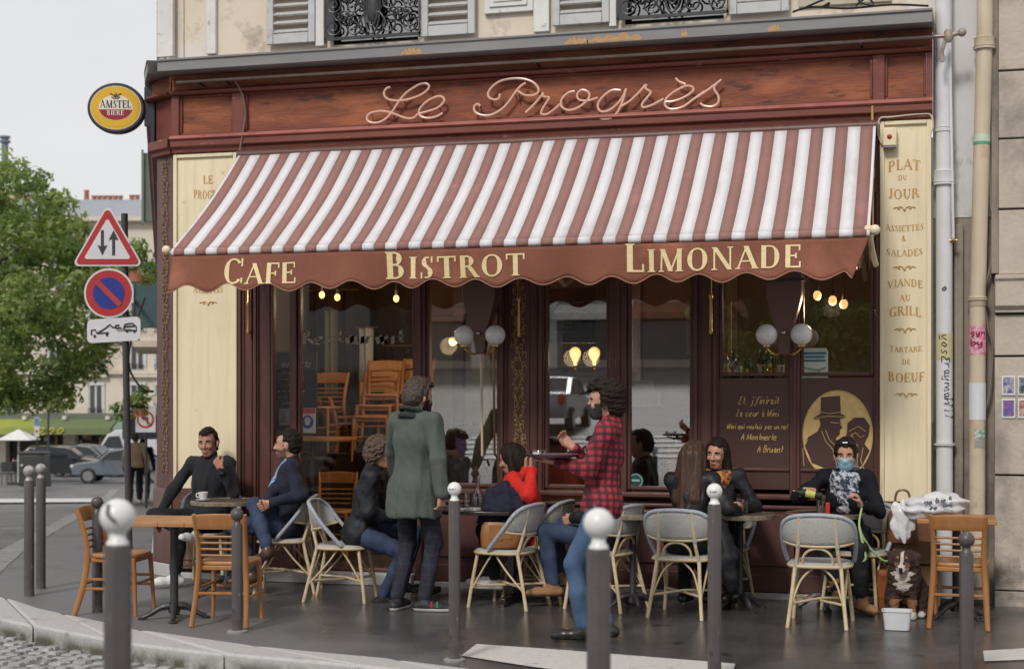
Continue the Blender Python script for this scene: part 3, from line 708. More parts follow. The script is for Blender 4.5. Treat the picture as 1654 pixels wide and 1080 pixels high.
# menu lettering on the cream panels
def panel_words(parent, cx, rows):
    fo = mat('faded ochre', (.62,.43,.2), .5)
    for txt, py, h, px in rows:
        b = MB(); c = MB()
        if txt == '~':
            o = at(px, py, -.024)
            for sg in (-1, 1):
                c.tube(spline([(o.x+sg*t, -.025, o.z+dz) for t, dz in ((0, -.01), (.02, .008), (.045, .01), (.05, -.004), (.035, -.006), (.06, .008), (.085, .0))], 4), .0045, n=4)
            c.sphere((o.x, -.023, o.z-.012), .012, 8); c.build('flourish', fo, parent)
            continue
        o = at(px, py, -.024); s = h; w = serif_width(txt, s, .96, .03); arch = .02 if len(txt) > 3 else 0
        kx = min(1.0, .30/w) if w > 0 else 1
        serif_text(b, txt, lambda u, v, k: Vector((o.x+(u-w/2)*kx, -.0215-k, o.z+v-s/2+arch*(1-((u-w/2)/(w/2))**2)*(1 if txt in ('PLAT', 'GRILL', 'VIANDE') else -.6))), s, .96, .03)
        b.build('menu_word', ochre_m, parent)
panel_words(cr_, 0, [('PLAT', 269, .085, 1461), ('DU', 287, .04, 1458), ('JOUR', 311, .08, 1460), ('~', 336, 0, 1461), ('ASSIETTES', 366, .05, 1461), ('&', 385, .045, 1460), ('SALADES', 406, .055, 1461), ('~', 432, 0, 1461), ('VIANDE', 460, .06, 1462), ('AU', 481, .05, 1462), ('GRILL', 505, .075, 1462), ('~', 532, 0, 1462), ('TARTARE', 562, .045, 1463), ('DE', 584, .042, 1464), ('BOEUF', 607, .075, 1464), ('~', 637, 0, 1464)])
panel_words(cl_, 0, [('LE', 290, .075, 336), ('PROGRES', 312, .08, 337), ('~', 489, 0, 336), ('ASSIETTES', 467, .05, 336)])
# alarm box on the right cream panel
ab = thing('alarm_box', 'small cream alarm box with red light on the right cream panel', 'alarm', at(1437, 222, -.07))
b = MB(); b.box(-.055, .055, -.035, .035, -.075, .075); b.build('box', cream_m, ab, bev=.012)
b = MB(); b.sphere((0, -.036, 0), .02, 12, (1, .5, 1)); b.build('light', mat('red lamp', (.4,.03,.02), .3), ab)
b = MB(); b.box(-.05, .05, -.036, .034, -.085, -.076); b.build('base', zinc_m, ab)

# ---- upper windows
UY = .115
def shutter(px0, px1, pyb, top=5.9):
    a = at(px0, pyb, .07); c = at(px1, pyb, .07); x0, x1, zb = a.x, c.x, (a.z+c.z)/2
    def f(b):
        b.box(x0, x0+.065, .045, .085, zb, top); b.box(x1-.065, x1, .045, .085, zb, top); b.box(x0+.066, x1-.066, .045, .085, zb, zb+.09)
    s = part('shutter', f, shutter_m)
    me = None; z = zb+.115; i = 0
    while z < top-.05:
        if me is None:
            q = MB(); w = x1-x0-.134; q.box(-w/2, w/2, -.028, .028, -.005, .005); me = q.mesh('slat', shutter_m, 0)
        inst('slat', me, s, ((x0+x1)/2, .066, z), (R(38), 0, 0)); z += .078
    return s
shutter(432, 510, 71); shutter(681, 768, 58); shutter(893, 985, 40); shutter(1178, 1275, 22)
def balcony(px0, px1, pyb):
    a = at(px0, pyb, .05); c = at(px1, pyb, .05); x0, x1, zb = a.x, c.x, max(4.74, (a.z+c.z)/2)
    g = part('french_window', lambda b: (b.box(x0, x0+.05, .121, .16, zb, 6), b.box(x1-.05, x1, .121, .16, zb, 6), b.box((x0+x1)/2-.04, (x0+x1)/2+.04, .121, .16, zb, 6), b.box(x0+.051, x1-.051, .121, .155, zb, zb+.12)), white_m)
    q = MB(); q.box(x0+.05, x1-.05, .113, .119, zb, 6); q.build('pane', glass_mat('upper glass', base=.3, ior=1.5, tint=(.3,.3,.32)), g)
    rl = part('balcony_railing', lambda b: (b.box(x0, x1, .02, .04, zb+.02, zb+.045), b.box(x0, x0+.09, .025, .035, zb+.046, 5.8), b.box(x0, x0+.012, .02, .04, zb, 5.8), b.box(x1-.012, x1, .02, .04, zb, 5.8)), iron_m, bev=0)
    sc = MB(); w = x1-x0; cx = (x0+x1)/2
    def spiral(cx_, cz_, r, turns, a0, dirn):
        P = []
        for i in range(int(turns*14)+1):
            t = i/(turns*14); rr = r*(1-.82*t); a = a0+dirn*t*turns*2*PI
            P.append((cx_+rr*math.cos(a), .03, cz_+rr*math.sin(a)))
        sc.tube(P, .0085, n=5)
    for row in range(4):
        zz = zb+.13+row*.2
        for sg in (-1, 1):
            spiral(cx+sg*w*.41, zz, .085, 1.7, R(90 if sg > 0 else 90), sg); spiral(cx+sg*w*.30, zz+.09, .075, 1.5, R(270), -sg)
            spiral(cx+sg*w*.19, zz, .085, 1.6, R(60), sg); spiral(cx+sg*w*.235, zz+.11, .05, 1.3, R(200), -sg); spiral(cx+sg*w*.36, zz+.1, .045, 1.4, R(20), sg)
            sc.tube(spline([(cx+sg*w*.05, .03, zz-.08), (cx+sg*w*.14, .03, zz), (cx+sg*w*.09, .03, zz+.1), (cx+sg*w*.03, .03, zz+.12)], 5), .009, n=5)
    for rr in (1, .72):
        sc.tube([(cx+.075*rr*math.cos(t), .03, zb+.30+.24*rr*math.sin(t)) for t in np.linspace(0, 2*PI, 24)], .01, n=5)
    sc.sphere((cx, .03, zb+.3), .05, 10, (1, .3, 3)); sc.sphere((cx, .03, zb+.78), .05, 10, (1, .3, 3))
    sc.build('scrollwork', iron_m, rl)
balcony(526, 680, 66); balcony(998, 1177, 32)
def decor():
    a = at(783, 24, .1); c = at(862, 20, .1)
    part('wall_panel', lambda b: (b.box(a.x, c.x, .075, .119, a.z, 6.2), b.box(a.x+.05, c.x-.05, .06, .0745, a.z+.05, 6.2), b.box(a.x+.09, c.x-.09, .05, .0595, a.z+.09, 6.2)), white_m)
    for px0, px1 in ((255, 281), (334, 350), (862, 888)):
        x0, x1 = at(px0, 50, .1).x, at(px1, 50, .1).x
        part('pilaster_strip', lambda b: b.box(x0, x1, .08, .119, 4.74, 9), white_m)
    x0, x1 = at(512, 40, .1).x, at(526, 40, .1).x
    part('window_reveal', lambda b: b.box(x0, x1, .06, .119, 4.74, 9), white_m)
    x0, x1 = at(985, 40, .1).x, at(997, 40, .1).x
    part('window_reveal', lambda b: b.box(x0, x1, .06, .119, 4.74, 9), white_m)
    x0, x1 = at(1290, 40, .1).x, at(1440, 40, .1).x
    part('wall_panel', lambda b: b.box(x0, x1, .09, .119, 4.8, 6.2), mat('buff panel', (.48,.43,.33), .7))
decor()
# a louvred shutter folded open round the corner, seen edge on
b = MB(); o = CH+SD*.15-SN*.02
q = part('shutter', lambda b: None, shutter_m, bev=0)
def sidesh():
    p = CH+SD*.35; b = MB(); M = Matrix.Translation((p.x, p.y, 0)) @ Matrix.Rotation(math.atan2(SD.y, SD.x), 4, 'Z')
    b.box(0, .05, -.05, .0, 4.74, 6.2, M); b.box(.62, .67, -.05, .0, 4.74, 6.2, M); b.box(.051, .619, -.05, .0, 4.74, 4.8, M); 
    s = b.build('shutter', shutter_m, cafe)
    z = 4.85
    while z < 6.1:
        k = MB(); k.box(.051, .619, -.07, .02, z, z+.012, M); k.build('slat', shutter_m, s, smooth=0); z += .075
bpy.data.objects.remove(q); sidesh()

# ---- interior of the cafe
wallin = mat('interior wall', (.17,.12,.08), .7, (.11,.08,.055), scale=1.5)
part('interior_floor', lambda b: b.box(-3.2, 3.4, .1, 5.2, .02, .1), mat('interior floor', (.07,.05,.04), .3), bev=0)
part('interior_wall', lambda b: (b.box(-3.2, 3.4, 5.2, 5.3, .1, 3.7), b.box(-3.25, -3.2, .13, 5.2, .1, 3.7), b.box(3.4, 3.45, .13, 5.2, .1, 3.7)), wallin, bev=0)
part('interior_ceiling', lambda b: b.box(-3.2, 3.4, .21, 5.3, 3.7, 3.75), mat('interior ceiling', (.18,.15,.12), .8), bev=0)
part('interior_door', lambda b: (b.box(-2.6, -1.7, 5.1, 5.19, .1, 2.6), b.box(-2.5, -1.8, 5.08, 5.099, 1.5, 2.5), b.box(-2.5, -1.8, 5.08, 5.099, .3, 1.3)), mat('pale door', (.5,.47,.42), .6))
part('interior_partition', lambda b: (b.box(-.7, -.55, 2.2, 2.35, .1, 3.7), b.box(.5, .62, 2.6, 2.75, .1, 3.7), b.box(1.5, 1.62, 2.4, 2.5, .1, 3.7), b.box(-1.5, -1.38, 3, 3.1, .1, 3.7)), mat('interior post', (.05,.03,.022), .5))
# ------------------------------------------------------------------ awning
AX0, AX1, AY, AZT, AZF = -2.47, 3.02, -1.35, 3.80, 2.83
aw_ = thing('striped_awning', 'brown and white striped awning with scalloped brown valance lettered in cream', 'awning', (0, 0, 0))
red_st = layered(mat('awning brown stripe', (.29,.15,.13), .85, (.26,.133,.115), scale=3, bump=.15, bscale=90), (.36,.17,.15), 2, .55, .7)
wht_st = layered(mat('awning white stripe', (.7,.685,.7), .85, (.64,.625,.64), scale=3, bump=.15, bscale=90), (.5,.47,.46), 1.6, .56, .76, (2.5,.7,.7))
val_m = layered(mat('awning valance', (.225,.08,.048), .85, (.19,.067,.04), scale=3, bump=.2, bscale=80), (.33,.12,.075), 1.5, .52, .7)
NS = 57
def can(u, t):
    x = AX0+(AX1-AX0)*u
    sag = .04*math.sin(PI*t)*(1+.25*math.sin(u*9))+.016*math.sin(u*5*2*PI)*math.sin(PI*t)+.006*math.sin(u*31+t*5)*math.sin(PI*t)**.5+.004*math.sin(u*83+t*11)*t
    return Vector((x, -.12+(AY+.12)*t, AZT+(AZF-AZT)*t-sag))
b = MB(); nv = 12
edges = [0, .004]+[.004+.992*(i/NS) for i in range(1, NS+1)]+[1]
for i in range(len(edges)-1):
    b.mi = 1 if (i == 0 or i % 2 == 0) else 0
    if i == len(edges)-2: b.mi = 1
    b.grid(lambda a, t: can(edges[i]+(edges[i+1]-edges[i])*a, t), 1, nv)
# roll over the front bar
b2_ = b
for i in range(len(edges)-1):
    b.mi = 1 if (i == 0 or i % 2 == 0 or i == len(edges)-2) else 0
    b.grid(lambda a, t: Vector((AX0+(AX1-AX0)*(edges[i]+(edges[i+1]-edges[i])*a), AY-.035*math.sin(t*PI*.75), AZF-.035+.035*math.cos(t*PI*.75))), 1, 4)
bm_ = bmesh
canopy = b.build('canopy', [red_st, wht_st], aw_, smooth=60, solid=.006)
# valance
def val_y(u, t): return AY-.02-.012*t*math.sin(u*57+2*math.sin(u*13))-.018*t*math.sin(u*16*2*PI*.5+.6)-.03*t*t*math.sin(u*7+1)
def val_bot(u): return .272+.03*math.cos(u*16*2*PI+.35*math.sin(u*17))+.006*math.sin(u*41)
def valance_pt(u, t):
    x = AX0+(AX1-AX0)*u
    drop = val_bot(u)*t
    if u > .965: x -= (u-.965)/.035*.12*t
    if u < .012: x -= .02*t*(1-u/.012)
    return Vector((x, val_y(u, t), AZF-.055-drop))
b = MB(); b.grid(lambda u, t: valance_pt(u, t), 260, 8); vo = b.build('valance', val_m, aw_, smooth=60, solid=.004)
b = MB(); b.tube([valance_pt(i/400, 1.0)+Vector((0, -.003, 0)) for i in range(401)], .005, n=5); b.build('braid', mat('valance braid', (.36,.18,.12), .7), aw_)
# side flap on the right end
b = MB(); b.add([Vector((AX1-.005, AY-.02, AZF-.05)), Vector((AX1-.005, AY+.02, AZF-.30)), Vector((AX1-.01, AY+.34, AZF-.18)), Vector((AX1-.01, AY+.36, AZF+.2))], [(0, 1, 2, 3)]); b.build('side_flap', val_m, aw_, solid=.004)
b = MB()
for txt, px0, px1, py in (('CAFE', 358, 479, 459), ('BISTROT', 619, 850, 450), ('LIMONADE', 1008, 1297, 439)):
    a = at(px0, py, AY-.04); c = at(px1, py, AY-.04); size = .208; w = serif_width(txt, size, .8, .05); kx = (c.x-a.x)/w
    def fn(u, v, k):
        x = a.x+u*kx; uu = (x-AX0)/(AX1-AX0); z = a.z+v-.004*math.sin(u*5)
        t = (AZF-.055-z)/val_bot(uu); return Vector((x, val_y(uu, t)-.007-k, z))
    b = MB(); serif_text(b, txt, fn, size, .8, .05); b.build('word_lettering', letter_m, aw_)
b = MB(); b.tube([(AX0-.07, AY+.012, AZF-.028), (AX1+.03, AY+.012, AZF-.028)], .016, n=10); b.build('front_bar', cream_m, aw_)
b = MB(); b.tube([(AX0-.02, -.12, AZT-.03), (AX1+.01, -.12, AZT-.03)], .05, n=10); b.build('roller', dark_m, aw_)
for x in (AX0-.06, AX1+.035):
    b = MB(); b.sphere((x, AY, AZF-.01), .038, 10); b.build('end_knob', cream_m, aw_)
for x in (AX0+.15, AX1-.12, .3):
    b = MB(); b.tube([(x, -.05, 2.75), (x+.0, -.6, 2.62), (x, AY+.03, AZF-.03)], .02, n=8); b.build('arm', brass_m if x > 2 else cream_m, aw_)
# crank bracket on the right
b = MB(); o = at(1407, 385, -.9); b.tube([o+Vector((0, -.45, .02)), o+Vector((.01, 0, -.1)), o+Vector((.02, .4, -.16))], .022, n=8); b.sphere(o+Vector((0, -.45, .02)), .035, 8); b.build('crank_bracket', cream_m, aw_)
# brass rods in front of the posts
for px, py0, py1, lab in ((838, 452, 545, 'brass curtain rod on the wide post with gold vine ornament'), (1148, 445, 540, 'brass rod on the post left of the verse board'), (401, 465, 540, 'brass rod beside the left cream panel'), (1409, 225, 385, 'brass rod running up beside the right cream panel')):
    a = at(px, py0, -.09); c = at(px, py1, -.09)
    t = thing('brass_rod', lab, 'rod', c, 0, 'brass rods on the shopfront posts')
    q = MB(); q.lathe([(.012, 0), (.017, .01), (.017, .03), (.013, .05), (.013, (a.z-c.z)*.6), (.019, (a.z-c.z)*.62), (.019, (a.z-c.z)*.7), (.013, (a.z-c.z)*.72), (.013, a.z-c.z+.3)], 10); q.build('rod', brass_m, t)
    q = MB(); q.tube([(0, 0, .02), (0, .06, .02)], .008); q.tube([(0, 0, a.z-c.z+.2), (0, .06, a.z-c.z+.2)], .008); q.build('bracket', brass_m, t)
# crank handle hanging by the first window
t = thing('awning_crank', 'pale wooden awning crank pole hanging in front of the window beside globe lamps', 'pole', at(779, 736, -.16))
a = at(779, 560, -.16); q = MB(); q.tube([(0, 0, 0), (at(777, 560, -.16).x-t.location.x, 0, a.z-t.location.z)], .011, n=8); q.build('pole', mat('pale pole', (.6,.47,.32), .5), t)
q = MB(); q.tube([(0, 0, 0), (.02, -.02, -.03), (.05, -.02, -.03), (.06, 0, -.08)], .01); q.build('handle', iron_m, t)

# ------------------------------------------------------------------ neon script
ne = thing('neon_sign', 'unlit pink neon script sign mounted on the brown fascia board', 'sign', (0, 0, 0))
neon_m = mat('unlit pink neon tube', (.74,.46,.36), .25, (.66,.38,.29), scale=8, spec=.6)
def crop1(pts): return [(400+x/3.938, y/3.938) for x, y in pts]
def crop2(pts): return [(780+x/3.596, y/3.596) for x, y in pts]
strokes = [
 ('letter_l', crop1([(908,556),(885,562),(868,590),(878,620),(915,638),(985,640),(1060,622),(1125,590),(1155,555),(1140,533),(1100,535),(1050,562),(1000,600),(960,650),(920,710),(880,755),(830,780),(780,778),(758,755),(775,725),(820,710),(880,710),(940,728),(1000,750),(1050,752),(1085,725)])),
 ('letter_e', crop1([(1085,725),(1150,708),(1210,685),(1250,645),(1240,618),(1205,615),(1150,640),(1105,680),(1090,715),(1105,742),(1150,752),(1200,742),(1240,720)])),
 ('letter_p', crop2([(98,545),(95,570),(70,580),(40,570),(30,545),(50,510),(95,475),(160,458),(230,458),(285,475),(318,505),(322,535),(290,555),(240,552),(205,530)])),
 ('letter_p', crop2([(250,482),(215,505),(180,550),(140,605),(95,645),(40,670),(-10,668),(-45,650),(-50,620),(-30,605),(-15,618)])),
 ('letter_r', crop2([(248,655),(290,615),(330,570),(352,538),(350,560),(385,568),(370,595),(345,635),(340,662),(370,665),(410,640),(450,605)])),
 ('letter_o', crop2([(535,530),(495,540),(460,575),(455,615),(490,640),(540,632),(590,600),(620,560),(605,530),(570,525),(548,550),(560,580),(610,585),(668,568)])),
 ('letter_g', crop2([(800,525),(750,525),(700,560),(668,605),(680,645),(725,645),(775,610),(815,560),(832,515),(815,580),(790,640),(755,680),(710,692),(672,684)])),
 ('letter_r', crop2([(800,620),(850,590),(900,545),(948,492),(945,515),(975,535),(960,560),(925,605),(935,625),(985,610),(1050,575)])),
 ('letter_e', crop2([(1060,592),(1110,588),(1170,565),(1220,530),(1215,505),(1175,502),(1110,535),(1065,575),(1060,615),(1095,635),(1160,622),(1220,580),(1290,530)])),
 ('accent', crop2([(1120,455),(1140,475),(1178,490)])),
 ('letter_s', crop2([(1220,580),(1290,535),(1345,495),(1385,465),(1350,495),(1345,520),(1368,560),(1365,600),(1330,620),(1285,615),(1262,600)])),
]
for nm, P in strokes:
    b = MB(); pts = [at(x, y, -.10) for x, y in P]
    b.tube(spline(pts, 5), .0105, n=7); o = b.build(nm, neon_m, ne)
    q = MB()
    for i in (len(pts)//5, 3*len(pts)//4): q.tube([pts[i], pts[i]+Vector((0, .07, 0))], .005, n=5)
    q.build('standoff', mat('dark standoff', (.05,.03,.025), .5), o)
    if nm in ('letter_l', 'letter_p', 'letter_r', 'letter_s'):
        c = MB(); p = pts[-1 if nm != 'letter_l' else 14]; c.tube([p, p+Vector((0, .05, -.03)), p+Vector((.005, .06, -.1))], .004, n=4); c.build('cable', iron_m, o)
# metal tube along the top of the fascia
t = thing('conduit_tube', 'long thin metal tube running along the top of the brown fascia', 'tube', (0, 0, 0))
a = at(285, 133, -.2); c = at(1532, 58, -.2)
b = MB(); b.tube([a, c], .016, n=10); b.build('tube', mat('worn metal', (.3,.24,.21), .4, (.2,.16,.14), scale=6, metal=.6), t)
for f in (.03, .07, .5, .9):
    b = MB(); p = a.lerp(c, f); b.tube([p, p+Vector((0, .16, -.02))], .01); b.tube([p+Vector((.0,0,.03)), p-Vector((0,0,.03))], .009); b.build('clip', iron_m, t)
b = MB(); p = a.lerp(c, .085); b.tube(spline([p, p+Vector((.03, .08, -.1)), p+Vector((.05, .12, -.25)), p+Vector((.045, .1, -.42)), p+Vector((.02, .08, -.6)), p+Vector((.04, .04, -.68))], 5), .007, n=5); b.build('hanging_cable', mat('grey cable', (.2,.15,.13), .6), t)
b = MB(); p = c; b.lathe([(.02, -.05), (.035, -.03), (.035, .03), (.02, .05)], 10, p); b.tube([p-Vector((.02, 0, .02)), p+Vector((-.05, 0, -.12)), p+Vector((-.045, 0, -.2))], .016); b.sphere(p+Vector((.1, 0, .02)), .035, 10); b.tube([p, p+Vector((.1,0,.02))], .018); b.build('valve', mat('corroded valve', (.25,.2,.16), .6, (.4,.36,.3), scale=20, metal=.3), t)

# ------------------------------------------------------------------ oval beer sign on the corner
sg = thing('oval_sign', 'oval illuminated style beer sign projecting from the building corner', 'sign', (0, 0, 0))
oc2 = far(189, 176, 13.9); sg.location = oc2
sg.rotation_euler = (0, 0, R(18))
SX, SZ = .262, .232
sg_dark = mat('sign casing', (.03,.033,.045), .35)
b = MB(); n = 44
def ring(rx, rz, y): return [Vector((rx*math.cos(2*PI*i/n), y, rz*math.sin(2*PI*i/n))) for i in range(n)]
def oval_solid(b, rx, rz, y0, y1):
    vs = ring(rx, rz, y0)+ring(rx, rz, y1); return b.add(vs, [tuple(range(n)), tuple(range(2*n-1, n-1, -1))]+[(i, (i+1) % n, n+(i+1) % n, n+i) for i in range(n)])
oval_solid(b, SX, SZ, -.05, .05); b.build('casing', sg_dark, sg, bev=.012)
def disc(name, rx, rz, y, m, cut=None):
    q = MB(); vs = ring(rx, rz, y)
    if cut: vs = [v for v in vs if cut(v)]
    q.add(vs, [tuple(range(len(vs)))]); return q.build(name, m, sg, smooth=0)
yel = mat('sign yellow', (.72,.43,.03), .3); crm = mat('sign cream', (.78,.72,.6), .3); redm = mat('sign red', (.3,.02,.045), .3); ink = mat('sign ink', (.02,.02,.035), .4)
face = disc('face', SX*.89, SZ*.87, -.0535, crm); disc('face', SX*.875, SZ*.85, -.0545, yel); disc('face', SX*.8, SZ*.77, -.0555, mat('sign amber', (.62,.34,.02), .3)); disc('face', SX*.79, SZ*.76, -.056, yel)
disc('emblem', SX*.59, SZ*.5, -.0565, crm); disc('emblem', SX*.585, SZ*.49, -.057, redm, lambda v: v.z < -.012)
b = MB(); w = serif_width('AMSTEL', .07, 1, .03); serif_text(b, 'AMSTEL', lambda u, v, k: Vector(((u-w/2)*.86, -.058-k*.5, -.002+v)), .07, 1, .03); b.build('lettering', ink, sg)
b = MB(); w = serif_width('BIERE', .045, 1, .05); serif_text(b, 'BIERE', lambda u, v, k: Vector((u-w/2, -.058-k*.5, -.068+v)), .045, 1, .05); b.build('lettering', crm, sg)
b = MB(); b.tube(spline([(-.05, -.058, .13), (-.03, -.058, .12), (-.02, -.058, .105), (0, -.058, .1), (.02, -.058, .105), (.03, -.058, .12), (.05, -.058, .13)], 4), .006, n=5); b.sphere((0, -.058, .12), .016, 8, (1, .3, 1)); b.tube([(-.04,-.058,.1),(-.02,-.058,.085),(.02,-.058,.085),(.04,-.058,.1)], .005, n=4); b.build('crest', mat('crest brown', (.2,.09,.02), .4), sg)
b = MB(); b.box(SX-.01, SX+.08, -.02, .02, -.16, .2); b.box(SX+.05, SX+.09, -.035, .035, -.34, .36); b.build('bracket', sg_dark, sg, bev=.005)
# ------------------------------------------------------------------ right hand neighbour: rendered strip, pipes, stone building
gap = thing('party_wall', 'narrow strip of stained old rendered wall behind the drain pipes', 'wall', (0, 0, 0))
b = MB(); b.box(XR+.002, 4.06, .13, .4, 0, 3.05); b.build('lower_wall', stonewall_m, gap, smooth=0)
b = MB(); b.box(XR+.002, 4.06, .125, .395, 3.055, 9); b.build('upper_wall', render_m, gap, smooth=0)
x0 = at(1541, 600, .1).x; x1 = at(1556, 600, .1).x
b = MB(); b.box(x0, x1, .08, .128, 0, 3.0); b.build('pier', stonewall_m, gap, bev=.01)
stb = thing('stone_building', 'pale limestone building with plinth and moulding at the right edge', 'building', (0, 0, 0))
SXL = at(1606, 600, .0).x
b = MB(); b.box(SXL+.01, 8, .06, .5, 0, 9); b.build('core_wall', mat('mortar', (.2,.18,.155), .9), stb, smooth=0)
# courses of ashlar blocks, each its own piece
rows = [(1080, 948), (948, 768), (764, 572), (568, 505)]
zz = [0.0, .36, .72, 1.12, 1.56, 1.95, 2.1]
def zpx(py, y=0.0): return at(1630, py, y).z
courses = [(-.02, .12, .0), (.125, zpx(768), .0), (zpx(766), zpx(576), -.01), (zpx(574), zpx(508), -.02), (zpx(505), zpx(445), -.10), (zpx(443), zpx(338), .02), (zpx(336), zpx(224), .02), (zpx(222), zpx(114), .02), (zpx(112), zpx(-20), .02), (zpx(-22), zpx(-140), .02)]
for i, (z0, z1, y) in enumerate(courses):
    xs_ = [SXL+(.0 if i < 5 else .03)]
    while xs_[-1] < 6.5: xs_.append(xs_[-1]+random.uniform(.55, .95))
    for a, c in zip(xs_, xs_[1:]):
        q = MB(); d = random.uniform(-.004, .004); q.box(a+.003, c-.003, y+d, .07, z0+.003, z1-.003)
        if i == 4: q = MB(); q.prism([(y+.04, z0), (y+.04, z0+.02), (y, z0+.05), (y, z1-.05), (y-.02, z1-.03), (y-.02, z1), (.07, z1), (.07, z0)], a+.003, c-.003, 'yz')
        q.build('stone_block', stone_m, stb, smooth=0, bev=.006)
q = MB(); q.box(SXL-.02, SXL+.03, .03, .3, zpx(440), 9); q.build('rendered_edge', stonewall_m, stb, smooth=0)
# drain pipes
def pipe(name, lab, px_top, px_bot, pyt, r, m, joints, y=.02, px_mid=None):
    t = thing(name, lab, 'pipe', at(px_bot, 966, y)); a = at(px_top, pyt, y)-t.location
    t.location.z = 0; q = MB(); a = at(px_top, pyt, y); a.z = 8; tp = Vector((at(px_top, 40, y).x, y, 8)); bp = Vector((at(px_bot, 800, y).x, y, .05)); t.location = (bp.x, y, 0)
    pts = [Vector((0, 0, .05)), Vector((tp.x-bp.x, 0, 8))] if not px_mid else [Vector((0, 0, .05)), Vector((at(px_mid, 480, y).x-bp.x, 0, at(px_mid, 480, y).z)), Vector((tp.x-bp.x, 0, at(px_top, 40, y).z)), Vector((tp.x-bp.x, 0, 8))]
    q.tube(pts, r, n=18); q.build('shaft', m, t)
    def xat(z):
        for p, c in zip(pts, pts[1:]):
            if p.z <= z <= c.z: return p.x+(c.x-p.x)*(z-p.z)/(c.z-p.z)
        return 0
    for py, k, h in joints:
        z = at(px_top, py, y).z; q = MB(); q.lathe([(r+.002, -h), (r*k, -h*.8), (r*k, h*.6), (r*1.05*k, h*.8), (r+.002, h)], 18, (xat(z), 0, z)); q.build('collar', m, t)
    return t, xat
pw_ = layered(mat('white pipe paint', (.66,.65,.66), .4, (.58,.57,.58), scale=4), (.35,.32,.3), 6, .62, .75, (1,1,.5))
pc_ = layered(layered(mat('cream pipe paint', (.58,.48,.36), .5, (.5,.41,.3), scale=3), (.4,.28,.16), 3, .55, .7, (1,1,.5)), (.3,.25,.2), 5, .5, .65, z=(.6, 1.6))
wp, wx = pipe('drain_pipe', 'white painted drain pipe with a collar next to the right cream panel', 1523, 1526, 0, .064, pw_, [(287, 1.28, .06), (297, 1.35, .012), (717, 1.3, .01), (210, 1.12, .02)])
cp, cx_ = pipe('drain_pipe', 'cream drain pipe with stickers, nearer the limestone building', 1591, 1578, 0, .062, pc_, [(70, 1.25, .05), (78, 1.35, .012), (487, 1.12, .04), (483, 1.3, .01)], px_mid=1579)
q = MB(); z = at(1585, 232, .02).z; q.lathe([(.0645, -.012), (.0645, .012)], 18, (cx_(z), 0, z), caps=False); q.build('green_band', mat('green tape', (.1,.34,.2), .5), cp)
q = MB(); z = at(1585, 224, .02).z; q.lathe([(.064, -.03), (.064, .03)], 18, (cx_(z), 0, z), caps=False); q.build('pale_band', mat('mint paint', (.55,.62,.52), .5), cp)
def wrap(parent, xat, r, px, py0, py1, a0, a1, m, name):
    z0, z1 = at(px, py1, .02).z, at(px, py0, .02).z; q = MB()
    q.grid(lambda u, v: Vector((xat(z0+(z1-z0)*v)+(r+.003)*math.sin(R(a0+(a1-a0)*u)), -(r+.003)*math.cos(R(a0+(a1-a0)*u)), z0+(z1-z0)*v)), 8, 2); return q.build(name, m, parent)
wrap(cp, cx_, .062, 1577, 525, 572, -80, 80, mat('pink sticker', (.6,.14,.24), .5, (.62,.4,.42), scale=40, sharp=.7), 'sticker')
wrap(cp, cx_, .062, 1577, 618, 678, -75, 75, layered(mat('pasted notice', (.66,.66,.69), .6), (.3,.3,.36), 60, .62, .66, (1,1,3)), 'pasted_notice')
wrap(cp, cx_, .062, 1577, 692, 708, -20, 60, mat('green sticker', (.06,.25,.15), .5, (.5,.5,.48), scale=40, sharp=.6), 'sticker')
wrap(cp, cx_, .062, 1575, 710, 722, -20, 60, mat('grey sticker', (.3,.3,.28), .5), 'sticker')
wrap(wp, wx, .064, 1525, 538, 580, -60, 70, mat('yellow sticker', (.6,.54,.3), .5), 'sticker')
def pipe_text(parent, xat, r, z_top, txt, size, m, rad, horizontal=False, a0=0):
    q = MB()
    if horizontal: hand_text(q, txt, lambda u, v: Vector((xat(z_top)+(r+.004)*math.sin(a0+u/r), -(r+.004)*math.cos(a0+u/r), z_top+v)), size, rad, 0)
    else: hand_text(q, txt, lambda u, v: Vector((xat(z_top-u)+(r+.004)*math.sin(a0+v/r), -(r+.004)*math.cos(a0+v/r), z_top-u)), size, rad, 0)
    q.build('graffiti', m, parent)
pen = mat('marker ink', (.03,.03,.04), .5); pinkpen = mat('dark pink ink', (.35,.03,.1), .5)
pipe_text(wp, wx, .064, at(1520, 540, .02).z, 'YOSE'.replace('Y', 'y').replace('O', 'o').replace('S', 's'), .085, pen, .0042, a0=-.3)
pipe_text(wp, wx, .064, at(1525, 585, .02).z, 'rayman', .085, pen, .0028)
pipe_text(wp, wx, .064, at(1527, 636, .02).z, 'llil', .1, pen, .0026)
pipe_text(cp, cx_, .062, at(1577, 541, .02).z, 'gyn', .06, pinkpen, .005, True, -.9)
pipe_text(cp, cx_, .062, at(1577, 558, .02).z, 'by', .075, pinkpen, .006, True, -.9)
pipe_text(wp, wx, .064, at(1524, 470, .02).z, 'o', .07, pen, .004, True, -.3)
t = thing('thin_pipe', 'thin pale gas pipe running down beside the white drain pipe', 'pipe', (0, 0, 0))
a = at(1534, 60, -.03); c = at(1540, 388, -.03); q = MB(); q.tube([a, c], .011, n=8); q.build('shaft', pw_, t)
q = MB(); q.sphere(c, .02, 8); q.tube([c-Vector((.03, 0, 0)), c+Vector((.03, 0, 0))], .008); q.build('tap', brass_m, t)
t = thing('wall_cable', 'grey cable looping down the wall by the cream drain pipe', 'cable', (0, 0, 0))
